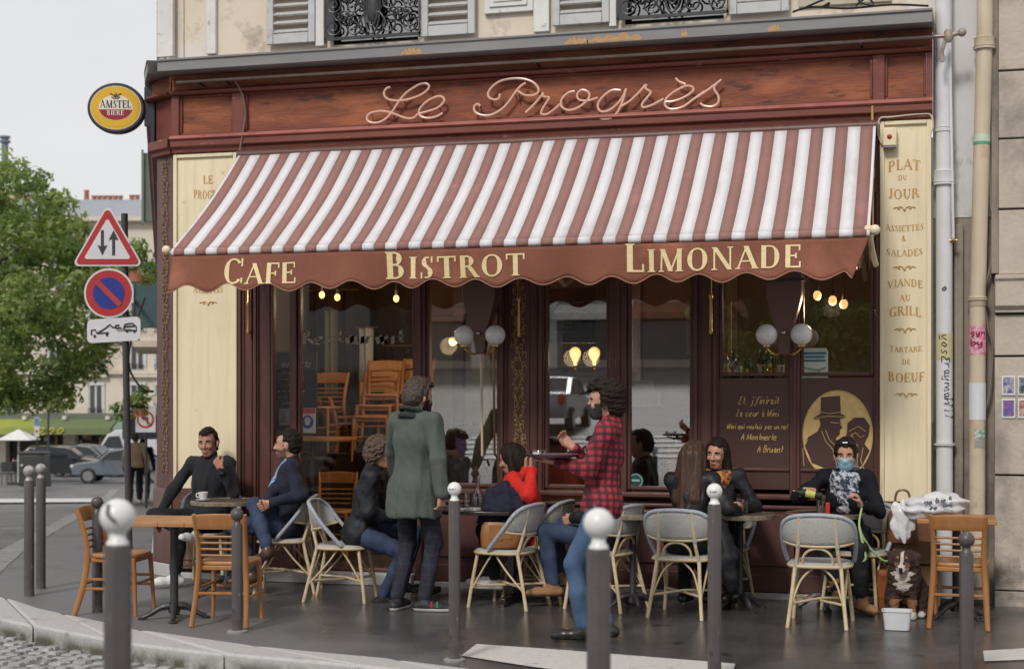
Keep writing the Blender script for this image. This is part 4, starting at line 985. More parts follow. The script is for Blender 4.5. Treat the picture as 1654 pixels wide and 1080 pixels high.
q = MB(); q.tube(spline([at(*p, .04) for p in ((1598, 220), (1600, 330), (1603, 345), (1601, 420), (1594, 452), (1590, 480), (1596, 530), (1603, 560), (1600, 620), (1592, 660))], 5), .009, n=6); q.build('cable', mat('dirty cable', (.2,.165,.14), .6), t)
t = thing('wall_cable', 'thin white cable round the top of the right cream panel', 'cable', (0, 0, 0))
q = MB(); q.tube(spline([at(*p, -.07) for p in ((1424, 232), (1418, 215), (1421, 192), (1440, 189), (1490, 184), (1504, 187), (1507, 205), (1503, 216))], 5), .007, n=6); q.build('cable', mat('cream cable', (.6,.52,.4), .5), t)
t = thing('wall_cable', 'tangle of black cables lying on the cornice at the upper right', 'cable', (0, 0, 0))
q = MB()
for P in (((1280, 20), (1310, 12), (1370, 14), (1440, 8), (1500, 10)), ((1302, 12), (1325, 2), (1345, -6)), ((1328, 12), (1340, 5), (1335, 12)), ((1382, 10), (1400, -3), (1410, 8), (1390, 4), (1385, -6))): q.tube(spline([at(*p, -.2) for p in P], 5), .009, n=5)
q.build('cable', black_m, t)
# four small photos pasted on the stone
cols = [((.05,.06,.2), (.5,.45,.5)), ((.25,.28,.3), (.05,.05,.07)), ((.3,.12,.3), (.08,.1,.3)), ((.28,.04,.07), (.5,.4,.35))]
labs = ['small pasted photo with a dark figure, upper of the two nearer the pipe', 'small greyish pasted photo at the right edge, above the red one', 'small purple and blue pasted photo, lower of the two nearer the pipe', 'small dark red pasted photo at the right edge, below the greyish one']
for (px, py), (c1, c2), lb in zip(((1629, 622), (1655, 622), (1629, 659), (1655, 659)), cols, labs):
    p = at(px, py, -.018); t = thing('pasted_photo', lb, 'photo', p, 0, 'small photos pasted on the limestone wall')
    q = MB(); q.box(-.05, .05, -.003, .003, -.076, .076); q.build('border', paper_m, t, smooth=0)
    q = MB(); q.box(-.04, .04, -.0045, -.0031, -.062, .062); q.build('picture', mat('photo print %d' % px+str(py), c1, .3, c2, scale=22, sharp=.5), t, smooth=0)

# ------------------------------------------------------------------ bollards
pole_m = layered(mat('bollard brown grey', (.085,.07,.07), .36, (.065,.054,.054), scale=8, spec=.5, bump=.08, bscale=60), (.16,.145,.14), 16, .64, .68)
pole_m = layered(pole_m, (.03,.026,.026), 5, .58, .66)
pole_m = layered(pole_m, (.12,.11,.1), 9, .4, .6, z=(.02, .16))
wball = layered(mat('white bollard ball', (.74,.73,.72), .35, (.68,.67,.66), scale=9), (.35,.3,.28), 12, .68, .74)
gball = layered(mat('dirty bollard ball', (.34,.32,.32), .4, (.2,.18,.18), scale=14), (.5,.48,.47), 14, .55, .6)
def bollard(loc, h, r, br, m, lab, stone=False, mark=None):
    t = thing('bollard', lab, 'bollard', loc, random.uniform(0, 6), 'bollards along the kerb')
    z = h-2*br-.03
    q = MB(); q.lathe([(r*1.0, -.1), (r*1.02, .02), (r, .03), (r, z-.012), (r*.9, z), (.001, z)], 24); q.build('post', pole_m, t)
    q = MB(); q.lathe([(r*.82, z+.001), (r*.8, z+.008), (r*.62, z+.016), (r*.55, z+.03), (br*.5, z+.034)]+[(br*math.sin(R(a)), z+.03+br-br*math.cos(R(a))) for a in range(28, 180, 9)]+[(.001, z+.03+2*br)], 24); q.build('ball', m, t)
    if stone: q = MB(); q.lathe([(r*1.9, -.05), (r*1.9, .012), (r*1.5, .02), (r*1.05, .02)], 20); q.build('base_collar', kerb_grey, t)
    if mark:
        t.rotation_euler.z = 0; q = MB()
        c = Vector((0, 0, z+.03+br))
        def fn(u, v):
            a = -PI/2+TH*0+u/br; el = v/br; return c+Vector((math.cos(a)*math.cos(el), math.sin(a)*math.cos(el), math.sin(el)))*(br+.002)
        scribble(q, fn, -.022, .02, 0, .006, .0025, mark); q.build('scrawl', pen, t)
    return t
def bol(px, pyf, pyt, *a, **k):
    g = ground(px, pyf); d = (g-CAM).dot(Vector((-sT, cT, 0))); h = CAM.z-(pyt-HY)/F_PX*d
    return bollard(g, h, *a, **k)
bol(47, 962, 751, .041, .047, gball, 'brown bollard with mottled grey ball, leftmost of the pair by the side street')
bol(66, 950, 748, .040, .046, gball, 'brown bollard with mottled grey ball, right one of the pair by the side street')
bol(157, 988, 801, .040, .046, pole_m, 'dark bollard with dark ball behind the sideways wooden chair')
bol(383, 1021, 820, .038, .045, pole_m, 'dark bollard with dark ball in front of the wooden chair at the square table', stone=True)
bol(734, 1067, 778, .036, .043, wball, 'white ball bollard with a scrawl, in front of the dark dining table', stone=True, mark=3)
bol(1154, 1096, 780, .040, .046, wball, 'white ball bollard in front of the long haired woman', mark=8)
bol(1561, 1098, 858, .040, .047, pole_m, 'dark bollard with dark ball in front of the right wooden chair')
def nbol(px, pyt, d, r, br, m, lab):
    p = far(px, pyt, d); return bollard((p.x, p.y, .1), p.z-.1, r, br, m, lab)
nb = nbol(190, 805, 4.25, .0385, .05, wball, 'large blurred foreground bollard with cracked white ball, at the left')
bpy.data.objects[nb.name].rotation_euler.z = 0
q = MB(); zb = far(190, 805, 4.25).z-.1-.05
q.tube(spline([Vector((.052*math.cos(a)*math.cos(e), .052*math.sin(a)*math.cos(e), zb+.052*math.sin(e))) for a, e in ((-1.75, .75), (-1.62, .35), (-1.55, .15), (-1.35, -.05), (-1.15, -.2))], 4), .006, n=5); q.build('crack', mat('ball crack', (.16,.14,.13), .7), nb)
nbol(967, 820, 4.6, .037, .047, wball, 'foreground bollard with clean white ball, in front of the waiter')

# ------------------------------------------------------------------ road signs
def signpost():
    base = ground(208, 838, -.0); g = far(209, 838, 16.6); g.z = gz(g.x, g.y)
    t = thing('sign_post', 'grey road sign post carrying triangular, round and tow-away signs', 'sign post', g)
    D = 16.6
    def L(px, py, d=D): return far(px, py, d)-g
    q = MB(); top = L(201, 345); q.tube([(0, 0, -.1), L(203, 560), top], .037, n=14); q.build('post', mat('sign post grey', (.06,.055,.06), .4), t)
    rt = Vector((cT, sT, 0)); fw = Vector((sT, -cT, 0))
    redp = mat('sign red paint', (.45,.03,.035), .35, (.4,.03,.03), scale=5); wh = mat('sign white', (.68,.67,.7), .4, (.62,.61,.64), scale=6); bl = mat('sign blue', (.02,.04,.27), .35); bk = mat('sign black', (.03,.03,.04), .5); gr = mat('sign back', (.3,.3,.31), .5)
    def plate(name, P, lift, m, parent, thick=.003):
        o = rt*0; q = MB(); n = len(P)
        vs = [rt*u+Vector((0, 0, v))+fw*(lift+thick) for u, v in P]+[rt*u+Vector((0, 0, v))+fw*lift for u, v in P]
        q.add(vs, [tuple(range(n)), tuple(range(2*n-1, n-1, -1))]+[(i, (i+1) % n, n+(i+1) % n, n+i) for i in range(n)]); return q.build(name, m, parent, smooth=0)
    s = 16.6/F_PX
    def rtri(R_, rc):  # rounded triangle
        P = []
        for k in range(3):
            a = 90+120*k; cx_, cz_ = (R_-2*rc)*math.cos(R(a)), (R_-2*rc)*math.sin(R(a))
            P += [(cx_+rc*math.cos(R(a-60+120*j/5)), cz_+rc*math.sin(R(a-60+120*j/5))) for j in range(6)]
        return P
    def at_(px, py, P): c = L(px, py); return [(c.dot(rt)+u, c.z+v) for u, v in P]
    Rt = 65*s
    tri = plate('triangular_sign', at_(176, 397, rtri(Rt*1.03, .045)), .05, wh, t, .006)
    plate('red_border', at_(176, 397, rtri(Rt*.95, .035)), .0575, redp, tri); plate('white_field', at_(176, 397, rtri(Rt*.68, .02)), .0615, wh, tri)
    def arrow(px, up):
        A = [(-.018, -.15), (.018, -.15), (.018, .04), (.06, .03), (0, .15), (-.06, .03), (-.018, .04)]
        P = [(u*.9, v*.92 if up else -v*.92) for u, v in A]; P = P if up else P[::-1]
        plate('arrow', at_(px, 393, P), .0655, bk, tri)
    arrow(168, False); arrow(186, True)
    def circ(r, n=36): return [(r*math.cos(2*PI*i/n), r*math.sin(2*PI*i/n)) for i in range(n)]
    rd = plate('round_sign', at_(178, 474, circ(40*s)), .05, wh, t, .006)
    plate('red_ring', at_(178, 474, circ(37*s)), .0575, redp, rd); plate('blue_field', at_(178, 474, circ(25.5*s)), .0615, bl, rd)
    c, s_ = math.cos(R(-45)), math.sin(R(-45)); w = 4.2*s; l = 27*s
    plate('red_slash', at_(178, 474, [(l*c-w*s_*u*1, l*s_+w*c*u) for u in (-1, 1)]+[(-l*c-w*s_*u, -l*s_+w*c*u) for u in (1, -1)]), .0655, mat('sign red slash', (.5,.05,.05), .35), rd)
    def rrect(w, h, r): 
        P = []
        for cx_, cz_, a in ((w-r, h-r, 0), (-w+r, h-r, 90), (-w+r, -h+r, 180), (w-r, -h+r, 270)): P += [(cx_+r*math.cos(R(a+j*30)), cz_+r*math.sin(R(a+j*30))) for j in range(4)]
        return P
    tw = plate('tow_away_sign', [(u, v+.06*(u-L(186, 533).dot(rt))) for u, v in at_(186, 533, rrect(43*s, 19*s, .05))], .05, wh, t, .006)
    q = MB(); c0 = L(186, 533)
    def W2(u, v): return rt*(c0.dot(rt)+u*s)+Vector((0, 0, c0.z+v*s+.06*u*s))+fw*.06
    for P in ([(-36, -6), (-36, 2), (-30, 2), (-27, -4), (-8, -4)], [(-27, -4), (-14, 3), (-6, 9), (-2, 4), (2, 4)], [(2, 4), (4, 7), (9, 7)], [(3, 2), (8, 3), (12, 2)], [(16, 2), (18, 8), (30, 9), (36, 3), (37, -3), (18, -2), (16, 2)], [(18, 4), (34, 4)]): q.tube([W2(*p) for p in P], .009, n=4)
    for u, v in ((-31, -8), (-11, -7), (21, -3), (33, -4)): q.sphere(W2(u, v), .017, 6)
    q.build('tow_pictogram', bk, tw)
    for py in (395, 474, 533):
        q = MB(); c = L(203, py); q.lathe([(.044, -.02), (.044, .02)], 12, c); q.box(-.08, .08, -.03, .012, -.015, .015, Matrix.Translation(c+fw*.03) @ Matrix.Rotation(TH, 4, 'Z')); q.build('clamp', gr, t)
signpost()
# ------------------------------------------------------------------ rattan terrace chairs (sitter faces +x)
def rattan_proto():
    t = thing('rattan_chair', 'x', 'chair', (0, 0, 0), 0, 'rattan bistro chairs on the terrace')
    def tb(name, pts, r, m=cane_m, n=8, sp=0, par=t):
        q = MB(); q.tube(spline(pts, sp) if sp else pts, r, n=n); return q.build(name, m, par, smooth=60)
    # seat: rounded D, slightly dished
    def seat_r(a): c, s = math.cos(a), math.sin(a); p = 3.2; return 1/((abs(c)/.205)**p+(abs(s)/.215)**p)**(1/p)
    q = MB(); n = 40; rings = [(1.0, .425), (1.02, .44), (1.0, .452), (.9, .457), (.5, .448), (0.02, .445)]
    vs = [(.0+seat_r(2*PI*k/n)*f*math.cos(2*PI*k/n), seat_r(2*PI*k/n)*f*math.sin(2*PI*k/n), z) for f, z in rings for k in range(n)]
    q.add(vs, [(i*n+k, i*n+(k+1) % n, (i+1)*n+(k+1) % n, (i+1)*n+k) for i in range(len(rings)-1) for k in range(n)]+[tuple(range(n-1, -1, -1))])
    seat = q.build('seat', weave_m, t, smooth=60)
    q = MB(); q.tube([(seat_r(2*PI*k/n)*1.03*math.cos(2*PI*k/n), seat_r(2*PI*k/n)*1.03*math.sin(2*PI*k/n), .428) for k in range(n)], .013, closed=True); q.build('seat_rim', cane_m, seat, smooth=60)
    hoop = [(.03, .238, .455), (-.04, .252, .535), (-.13, .258, .64), (-.2, .243, .735), (-.245, .18, .782), (-.268, .09, .796), (-.272, 0, .80)]
    hoop = hoop+[(x, -y, z) for x, y, z in hoop[-2::-1]]
    H = spline(hoop, 5); q = MB(); q.tube(H, .0165, n=9); q.build('back_hoop', hoop_m, t, smooth=60)
    low = [(-.12, .245, .60), (-.19, .185, .585), (-.23, .1, .577), (-.24, 0, .575)]; low = low+[(x, -y, z) for x, y, z in low[-2::-1]]
    Lw = spline(low, 6); tb('lower_rail', Lw, .011)
    # woven back between lower rail and hoop
    hs = [p for p in H if p.z > .62]
    def pick(P, f):
        k = f*(len(P)-1); i = min(int(k), len(P)-2); return P[i].lerp(P[i+1], k-i)
    q = MB(); q.grid(lambda u, v: pick(Lw, u).lerp(pick(hs, u), v)+Vector((-.012*math.sin(PI*v), 0, 0)), 22, 6); q.build('back_panel', weave_m, t, smooth=60, solid=.008)
    for s in (-1, 1):
        tb('leg', [(-.285, s*.205, 0), (-.235, s*.18, .22), (-.185, s*.16, .43)], .0145, sp=4)
        tb('back_post', [(-.185, s*.155, .43), (-.225, s*.135, .58), (-.262, s*.125, .79)], .0135, sp=4)
        tb('leg', [(.215, s*.215, 0), (.19, s*.195, .2), (.155, s*.17, .425)], .0145, sp=4)
        tb('side_brace', [(-.25, s*.187, .14), (-.1, s*.19, .3), (-.01, s*.19, .42)], .008, sp=4)
        tb('side_brace', [(.205, s*.2, .12), (.1, s*.19, .3), (.02, s*.19, .42)], .008, sp=4)
        tb('cross_brace', [(-.25, s*.185, .15), (-.19, s*.12, .33), (-.18, s*.03, .42)], .008, sp=4)
        tb('stretcher', [(-.255, s*.19, .17), (0, 0, .175+.008*s), (.195, -s*.2, .17)], .0105)
    arch = [(-.19, .105, .43), (-.215, .1, .5), (-.228, .06, .545), (-.232, 0, .56)]; arch = arch+[(x, -y, z) for x, y, z in arch[-2::-1]]
    tb('back_arch', arch, .0095, sp=5)
    for k in (-1, 1):   # white bindings where canes meet
        q = MB(); q.tube([(-.222, k*.138, .565), (-.227, k*.136, .59)], .0175); q.tube([(-.183, k*.158, .41), (-.188, k*.155, .44)], .018); q.build('binding', weave_m, t)
    return t
proto_r = rattan_proto(); used_r = [False]
def rattan(x, y, face, label):
    o = proto_r if not used_r[0] else copy_tree(proto_r)
    used_r[0] = True; o.location = (x, y, 0); o.rotation_euler.z = R(face); o['label'] = label; return o
def wood_proto():
    t = thing('wooden_chair', 'x', 'chair', (0, 0, 0), 0, 'honey coloured wooden chairs')
    q = MB(); n = 28
    def sr(a): c, s = math.cos(a), math.sin(a); return 1/((abs(c)/.195)**4+(abs(s)/(.205 if c > 0 else .19))**4)**.25
    rings = [(.97, .43), (1, .438), (1, .452), (.96, .46), (.5, .455), (.02, .452)]
    q.add([(sr(2*PI*k/n)*f*math.cos(2*PI*k/n), sr(2*PI*k/n)*f*math.sin(2*PI*k/n), z) for f, z in rings for k in range(n)], [(i*n+k, i*n+(k+1) % n, (i+1)*n+(k+1) % n, (i+1)*n+k) for i in range(len(rings)-1) for k in range(n)]+[tuple(range(n-1, -1, -1))])
    q.build('seat', oak_top_m, t, smooth=50)
    for s in (-1, 1):
        q = MB(); q.tube(spline([(-.285, s*.2, 0), (-.225, s*.185, .2), (-.195, s*.172, .42), (-.215, s*.172, .6), (-.275, s*.185, .80)], 4), [.0185, .019, .02, .021, .021, .022, .022, .022, .022, .022, .021, .02, .019, .018, .018, .017, .015][:17], n=8, flat=1.15); q.build('back_leg', oak_m, t, smooth=50)
        q = MB(); q.tube([(.19, s*.185, 0), (.165, s*.168, .435)], [.014, .021], n=8); q.build('leg', oak_m, t, smooth=50)
        q = MB(); q.tube([(-.222, s*.184, .2), (.178, s*.177, .2)], .011, n=6); q.build('stretcher', oak_m, t)
        q = MB(); q.tube([(-.215, s*.18, .27), (.173, s*.174, .27)], .011, n=6); q.build('stretcher', oak_m, t)
    q = MB(); q.box(-.19, .17, -.165, .165, .395, .43); q.build('seat_rail', oak_m, t, bev=.008)
    q = MB(); q.tube([(.178, -.175, .24), (.178, .175, .24)], .011, n=6); q.build('stretcher', oak_m, t)
    q = MB(); q.tube([(-.22, -.182, .235), (-.22, .182, .235)], .011, n=6); q.build('stretcher', oak_m, t)
    def xb(z): return -.195-.02*max(0, z-.42)/.18 if z < .6 else -.215-.06*(z-.6)/.2
    q = MB(); q.grid(lambda u, v: Vector((xb(.70+.09*v)-.02*math.sin(PI*u)+.002, -.195+.39*u, .695+.1*v+.012*math.sin(PI*u)*v)), 12, 3); q.build('top_rail', oak_m, t, solid=.02, bev=.005)
    for z in (.505, .55, .595, .64):
        q = MB(); q.grid(lambda u, v: Vector((xb(z)-.012*math.sin(PI*u), -.17+.34*u, z+.016*(v-.5))), 8, 1); q.build('back_slat', oak_m, t, solid=.012)
    return t
proto_w = wood_proto(); used_w = [False]
def wood(x, y, face, label, z=0, flip=False, group=None, tilt=0):
    o = proto_w if not used_w[0] else copy_tree(proto_w)
    used_w[0] = True; o.location = (x, y, z); o.rotation_euler = (R(180) if flip else 0, R(tilt), R(face)); o['label'] = label
    if group: o['group'] = group
    return o
# terrace tables
iron_feet = black_m
def pedestal(t, h, feet=4, foot_r=.2, rot=0, col_r=.025):
    q = MB(); q.lathe([(.045, .05), (.04, .09), (col_r, .12), (col_r, h-.05), (.05, h-.02), (.09, h)], 14); q.build('column', iron_m, t)
    for k in range(feet):
        a = R(rot+360*k/feet); c, s = math.cos(a), math.sin(a)
        q = MB(); q.tube(spline([(.03*c, .03*s, .1), (.1*c, .1*s, .085), (foot_r*.8*c, foot_r*.8*s, .035), (foot_r*c, foot_r*s, .018)], 4), [.028]*4+[.022]*4+[.018]*4+[.016], n=8); q.lathe([(.03, 0), (.032, .012), (.02, .02)], 10, (foot_r*c, foot_r*s, 0)); q.build('foot', iron_m, t)
marble_m = mat('mottled table top', (.2,.15,.13), .18, (.12,.085,.075), scale=14, var=.3); 
rim_m = mat('aged brass rim', (.4,.33,.24), .35, (.2,.15,.1), scale=30, metal=.5)
def round_table(x, y, h, r, lab, top=marble_m):
    t = thing('bistro_table', lab, 'table', (x, y, 0), random.uniform(0, 1), 'round bistro tables on the terrace')
    q = MB(); q.lathe([(.001, h-.03), (r-.01, h-.03), (r-.006, h), (.001, h)], 40); q.build('table_top', top, t)
    q = MB(); q.lathe([(r-.0058, h-.034), (r, h-.032), (r+.001, h-.002), (r-.004, h+.003), (r-.0055, h)], 40, caps=False); q.build('rim', rim_m, t)
    pedestal(t, h-.031, 4, .2); return t
def square_table(x, y, h, lx, ly, rz, lab, rot=20):
    t = thing('wooden_table', lab, 'table', (x, y, 0), R(rz), 'honey coloured wooden tables')
    for i in range(4):
        q = MB(); q.box(-lx/2+i*lx/4+.0008, -lx/2+(i+1)*lx/4-.0008, -ly/2, ly/2, h-.032, h+random.uniform(-.0006, .0006)); q.build('top_plank', oak_top_m, t, bev=.004)
    pedestal(t, h-.033, 4, .23, rot, .03); return t
P_ = ground
T1 = Vector((at(366, 805, -.72).x, -.72, 0)); round_table(T1.x, T1.y, .757, .30, 'round bistro table with coffee cup between the two men at the left')
T2 = ground(300, 838, .74); square_table(T2.x-.12, T2.y+.05, .735, .80, .62, 6, 'square wooden table with black iron foot at the left kerb')
wood(at(190, 990, -2.2).x-.0, -2.15, 8, 'wooden chair seen from the side, left of the square table')
wood(at(345, 1018, -2.62).x, -2.36, 100, 'wooden chair seen from behind, in front of the square table')
T5 = at(1545, 835, -.72); square_table(T5.x, -.72, .745, .56, .56, 0, 'wooden table by the drain pipes with a white plastic bag on it', 45)
wood(at(1551, 960, -1.02).x, -1.05, 86, 'wooden chair seen from behind, at the right under the plastic bag table')
# dark dining table in the middle
T3 = Vector((at(757, 815, -.82).x, -.82, 0))
t = thing('dining_table', 'dark rectangular table with glasses and carafe under the first window', 'table', T3)
darkwood = mat('dark table wood', (.035,.022,.018), .22, (.025,.015,.012), scale=5)
q = MB(); q.box(-.44, .44, -.36, .36, .715, .745); q.build('table_top', darkwood, t, bev=.006)
for sx in (-.36, .36):
    q = MB(); q.box(sx-.03, sx+.03, -.3, .3, .02, .07); q.box(sx-.03, sx+.03, -.05, .05, .071, .714); q.build('leg', darkwood, t, bev=.006)
T4 = ground(1020, 829, .735); round_table(T4.x, T4.y+.05, .735, .26, 'round bistro table behind the waiter')
T6 = ground(1196, 826, .735); round_table(T6.x+.02, -.72, .735, .27, 'round bistro table between the two chatting women')
T7 = ground(1330, 829, .735); round_table(T7.x, T7.y+.08, .735, .30, 'round bistro table with glass and red straw at the masked woman', mat('brown table top', (.24,.13,.08), .25, (.2,.1,.06), scale=6))

# rattan chairs
rattan(at(335, 870, -.38).x, -.40, -80, 'rattan chair under the man in the black turtleneck')
rattan(at(462, 890, -.62).x, -.66, 195, 'rattan chair under the man in the navy blazer')
rattan(at(558, 890, -1.0).x, -1.02, 8, 'rattan chair under the grey curly haired man')
rattan(at(818, 890, -1.0).x, -1.02, 168, 'rattan chair with a brown leather bag on the seat')
rattan(at(866, 870, -.66).x, -.62, 172, 'rattan chair under the person in the red sweater')
rattan(at(975, 900, -.9).x, -.92, 160, 'rattan chair behind the waiter, under the person in jeans and brown boots')
rattan(at(1105, 900, -1.12).x, -1.1, 84, 'rattan chair under the long haired woman')
rattan(at(1160, 870, -.4).x, -.38, -100, 'rattan chair under the woman with the colourful scarf')
rattan(at(1325, 900, -1.28).x, -1.28, 89, 'empty rattan chair seen from behind, at the table with the red straw')
rattan(at(1385, 870, -.42).x, -.42, -105, 'rattan chair under the woman in the blue face mask')

# ---- globe lamps in front of the windows
def globe_lamp(px, lab):
    o = at(px, 560, -.28); t = thing('globe_lamp', lab, 'lamp', o, 0, 'globe lamps under the awning')
    brk = mat('brown lamp bracket', (.13,.06,.045), .4)
    zt = at(px, 455, -.28).z-o.z+.15
    q = MB(); vs = []
    prof = [(-.06, .035, .035), (.0, .045, .04), (.12, .06, .05), (.28, .11, .07), (.40, .14, .08), (zt, .145, .085)]
    for z, w, dpt in prof: vs += [(-w, -dpt, z), (w, -dpt, z), (w, dpt, z), (-w, dpt, z)]
    q.add(vs, [(i*4+k, i*4+(k+1) % 4, (i+1)*4+(k+1) % 4, (i+1)*4+k) for i in range(len(prof)-1) for k in range(4)]+[(3, 2, 1, 0), tuple(len(prof)*4-4+k for k in range(4))]); q.build('bracket', brk, t, bev=.006)
    q = MB(); q.box(-.16, .16, -.1, .1, zt-.15, zt-.13); q.box(-.02, .02, -.07, .28, .3, .34); q.build('collar', iron_m, t)
    q = MB(); q.sphere((0, -.075, .11), .018, 10); q.build('knob', mat('steel knob', (.5,.5,.5), .25, metal=.8), t)
    for s in (-1, 1):
        q = MB(); q.tube(spline([(0, 0, -.03), (s*.05, -.02, -.06), (s*.1, -.03, -.045), (s*.135, -.04, -.01)], 4), .009); q.lathe([(.02, -.012), (.035, 0), (.035, .012), (.02, .016)], 12, (s*.135, -.04, .0)); a = q.build('arm', brass_m, t)
        q = MB(); q.sphere((s*.135, -.04, .095), .086, 24); q.build('globe', globe_m, a, smooth=80)
globe_lamp(777, 'brown lamp bracket with two white globes in front of the first window')
globe_lamp(1267, 'brown lamp bracket with two white globes above the verse and portrait boards')

# ---- things on the tables
china = mat('white china', (.72,.7,.68), .2)
c = thing('coffee_cup', 'white espresso cup on saucer on the left round table', 'cup', (at(329, 806, -.85).x, -.86, .761))
q = MB(); q.lathe([(.022, .008), (.03, .02), (.04, .06), (.042, .072), (.039, .072), (.03, .03), (.001, .02)], 18, caps=False); q.tube(spline([(-.04, 0, .06), (-.062, 0, .055), (-.06, 0, .03), (-.034, 0, .028)], 4), .005, n=6); q.build('cup', china, c)
q = MB(); q.lathe([(.001, 0), (.035, .0), (.06, .008), (.06, .011), (.03, .006), (.001, .006)], 20); q.build('saucer', china, c)
def glass(x, y, z, h, r, lab, kind='tumbler', fill=None):
    t = thing('drinking_glass', lab, 'glass', (x, y, z), 0, 'glasses on the terrace tables')
    q = MB()
    if kind == 'wine': q.lathe([(.001, 0), (r*.9, 0), (r*.85, .004), (.005, .008), (.005, h*.45), (r*.7, h*.55), (r, h*.75), (r*.85, h), (r*.83, h), (r*.96, h*.75), (r*.6, h*.58), (.001, h*.5)], 18, caps=False)
    else: q.lathe([(.001, 0), (r*.8, 0), (r, h), (r*.95, h), (r*.75, .01), (.001, .01)], 18, caps=False)
    q.build('bowl', clear_m, t, smooth=50)
    if fill: q = MB(); q.lathe([(.001, .012), (r*.74, .012), (r*.86, h*.7), (.001, h*.7)], 16); q.build('drink', fill, t)
    return t
water = mat('pale drink', (.5,.48,.42), .1)
glass(T3.x+.05, T3.y-.2, .747, .13, .035, 'tumbler near the front edge of the dark table'); glass(T3.x-.3, T3.y-.22, .747, .16, .035, 'tall glass at the left end of the dark table', fill=mat('water', (.45,.47,.48), .05)); glass(T3.x-.2, T3.y+.05, .747, .19, .04, 'wine glass at the back left of the dark table', 'wine'); glass(T3.x+.14, T3.y-.12, .747, .12, .034, 'tumbler beside the carafe'); glass(T3.x+.3, T3.y+.1, .747, .18, .04, 'wine glass at the right of the dark table', 'wine')
t = thing('carafe', 'clear glass carafe with long neck on the dark dining table', 'carafe', (T3.x+.06, T3.y+.06, .747))
q = MB(); q.lathe([(.001, 0), (.05, .002), (.055, .04), (.045, .1), (.018, .15), (.016, .23), (.024, .25), (.021, .25), (.012, .22), (.012, .15), (.04, .1), (.05, .04), (.001, .008)], 20, caps=False); q.build('body', clear_m, t, smooth=50)
q = MB(); q.lathe([(.001, .01), (.047, .01), (.05, .04), (.044, .08), (.001, .08)], 18); q.build('water', mat('water', (.45,.47,.48), .05), t)
t = thing('napkins', 'crumpled white napkins and ashtray on the dark table', 'napkin', (T3.x+.02, T3.y-.24, .747))
q = MB(); q.box(-.06, .05, -.04, .03, 0, .012, Matrix.Rotation(.4, 4, 'Z')); q.box(.06, .15, -.03, .04, 0, .02, Matrix.Rotation(-.3, 4, 'Z')); q.build('paper', paper_m, t)
g = glass(at(1326, 812, -.95).x, -.95, .737, .125, .037, 'tall glass with pale drink on the masked woman\'s table', fill=mat('murky drink', (.25,.2,.13), .1))
t = thing('red_straw', 'red tapered menu stand or straw holder beside the glass', 'table marker', (at(1337, 826, -.98).x, -.98, .737)); q = MB(); q.box(-.014, .014, -.014, .014, 0, .115); q.build('holder', mat('bright red', (.55,.03,.02), .35), t, bev=.004)
t['label'] = 'bright red holder standing beside the pale drink on the right round table'; t.name = 'red_holder'
glass(T6.x+.06, -.75, .737, .11, .033, 'tumbler on the small table between the two women')
# ---- bags and ground things
import mathutils
def blobby(name, m, parent, c, r, seed, amp=.12, n=22, fr=6, flatz=None):
    q = MB(); q.sphere((0, 0, 0), 1, n); out = []
    for v in q.v:
        p = Vector(v); k = 1+amp*math.sin(p.x*fr+seed)*math.sin(p.y*fr*1.3+seed*2)+amp*.6*math.sin(p.z*fr*1.7+seed*3+p.x*3)+amp*.35*math.sin(p.x*fr*2.7+p.z*fr*2.1)
        w = Vector((p.x*r[0]*k, p.y*r[1]*k, p.z*r[2]*k))
        if flatz is not None and w.z < flatz: w.z = flatz+(w.z-flatz)*.08
        out.append(tuple(Vector(c)+w))
    q.v = out; return q.build(name, m, parent, smooth=70)
bag_m = mat('white plastic bag', (.66,.65,.67), .3, (.56,.55,.57), scale=6, bump=.6, bscale=18)
t = thing('plastic_bag', 'white plastic bag with dark print lying on the right wooden table', 'bag', (at(1510, 822, -.8).x, -.8, .747))
o = blobby('bag', bag_m, t, (0, 0, .08), (.245, .17, .095), 1.3, .11, 48, 5.5, -.08); o.rotation_euler = (0, R(-8), 0)
blobby('bag_tail', bag_m, t, (-.235, -.05, -.03), (.075, .03, .15), 4.1, .22, 30, 4)
q = MB()
for px, py, w_ in ((1492, 813, 'no'), (1510, 810, 'bio'), (1530, 806, 'a'), (1500, 822, 'zo'), (1522, 818, 'um')):
    p = at(px, py, -.985)-t.location; hand_text(q, w_, lambda u, v: p+Vector((u, -.004*math.sin(u*40), v)), .045, .0045)
q.build('print', mat('bag print', (.14,.15,.22), .5), t)
leather = mat('tan leather', (.34,.15,.05), .4, (.27,.11,.035), scale=10, bump=.15, bscale=60)
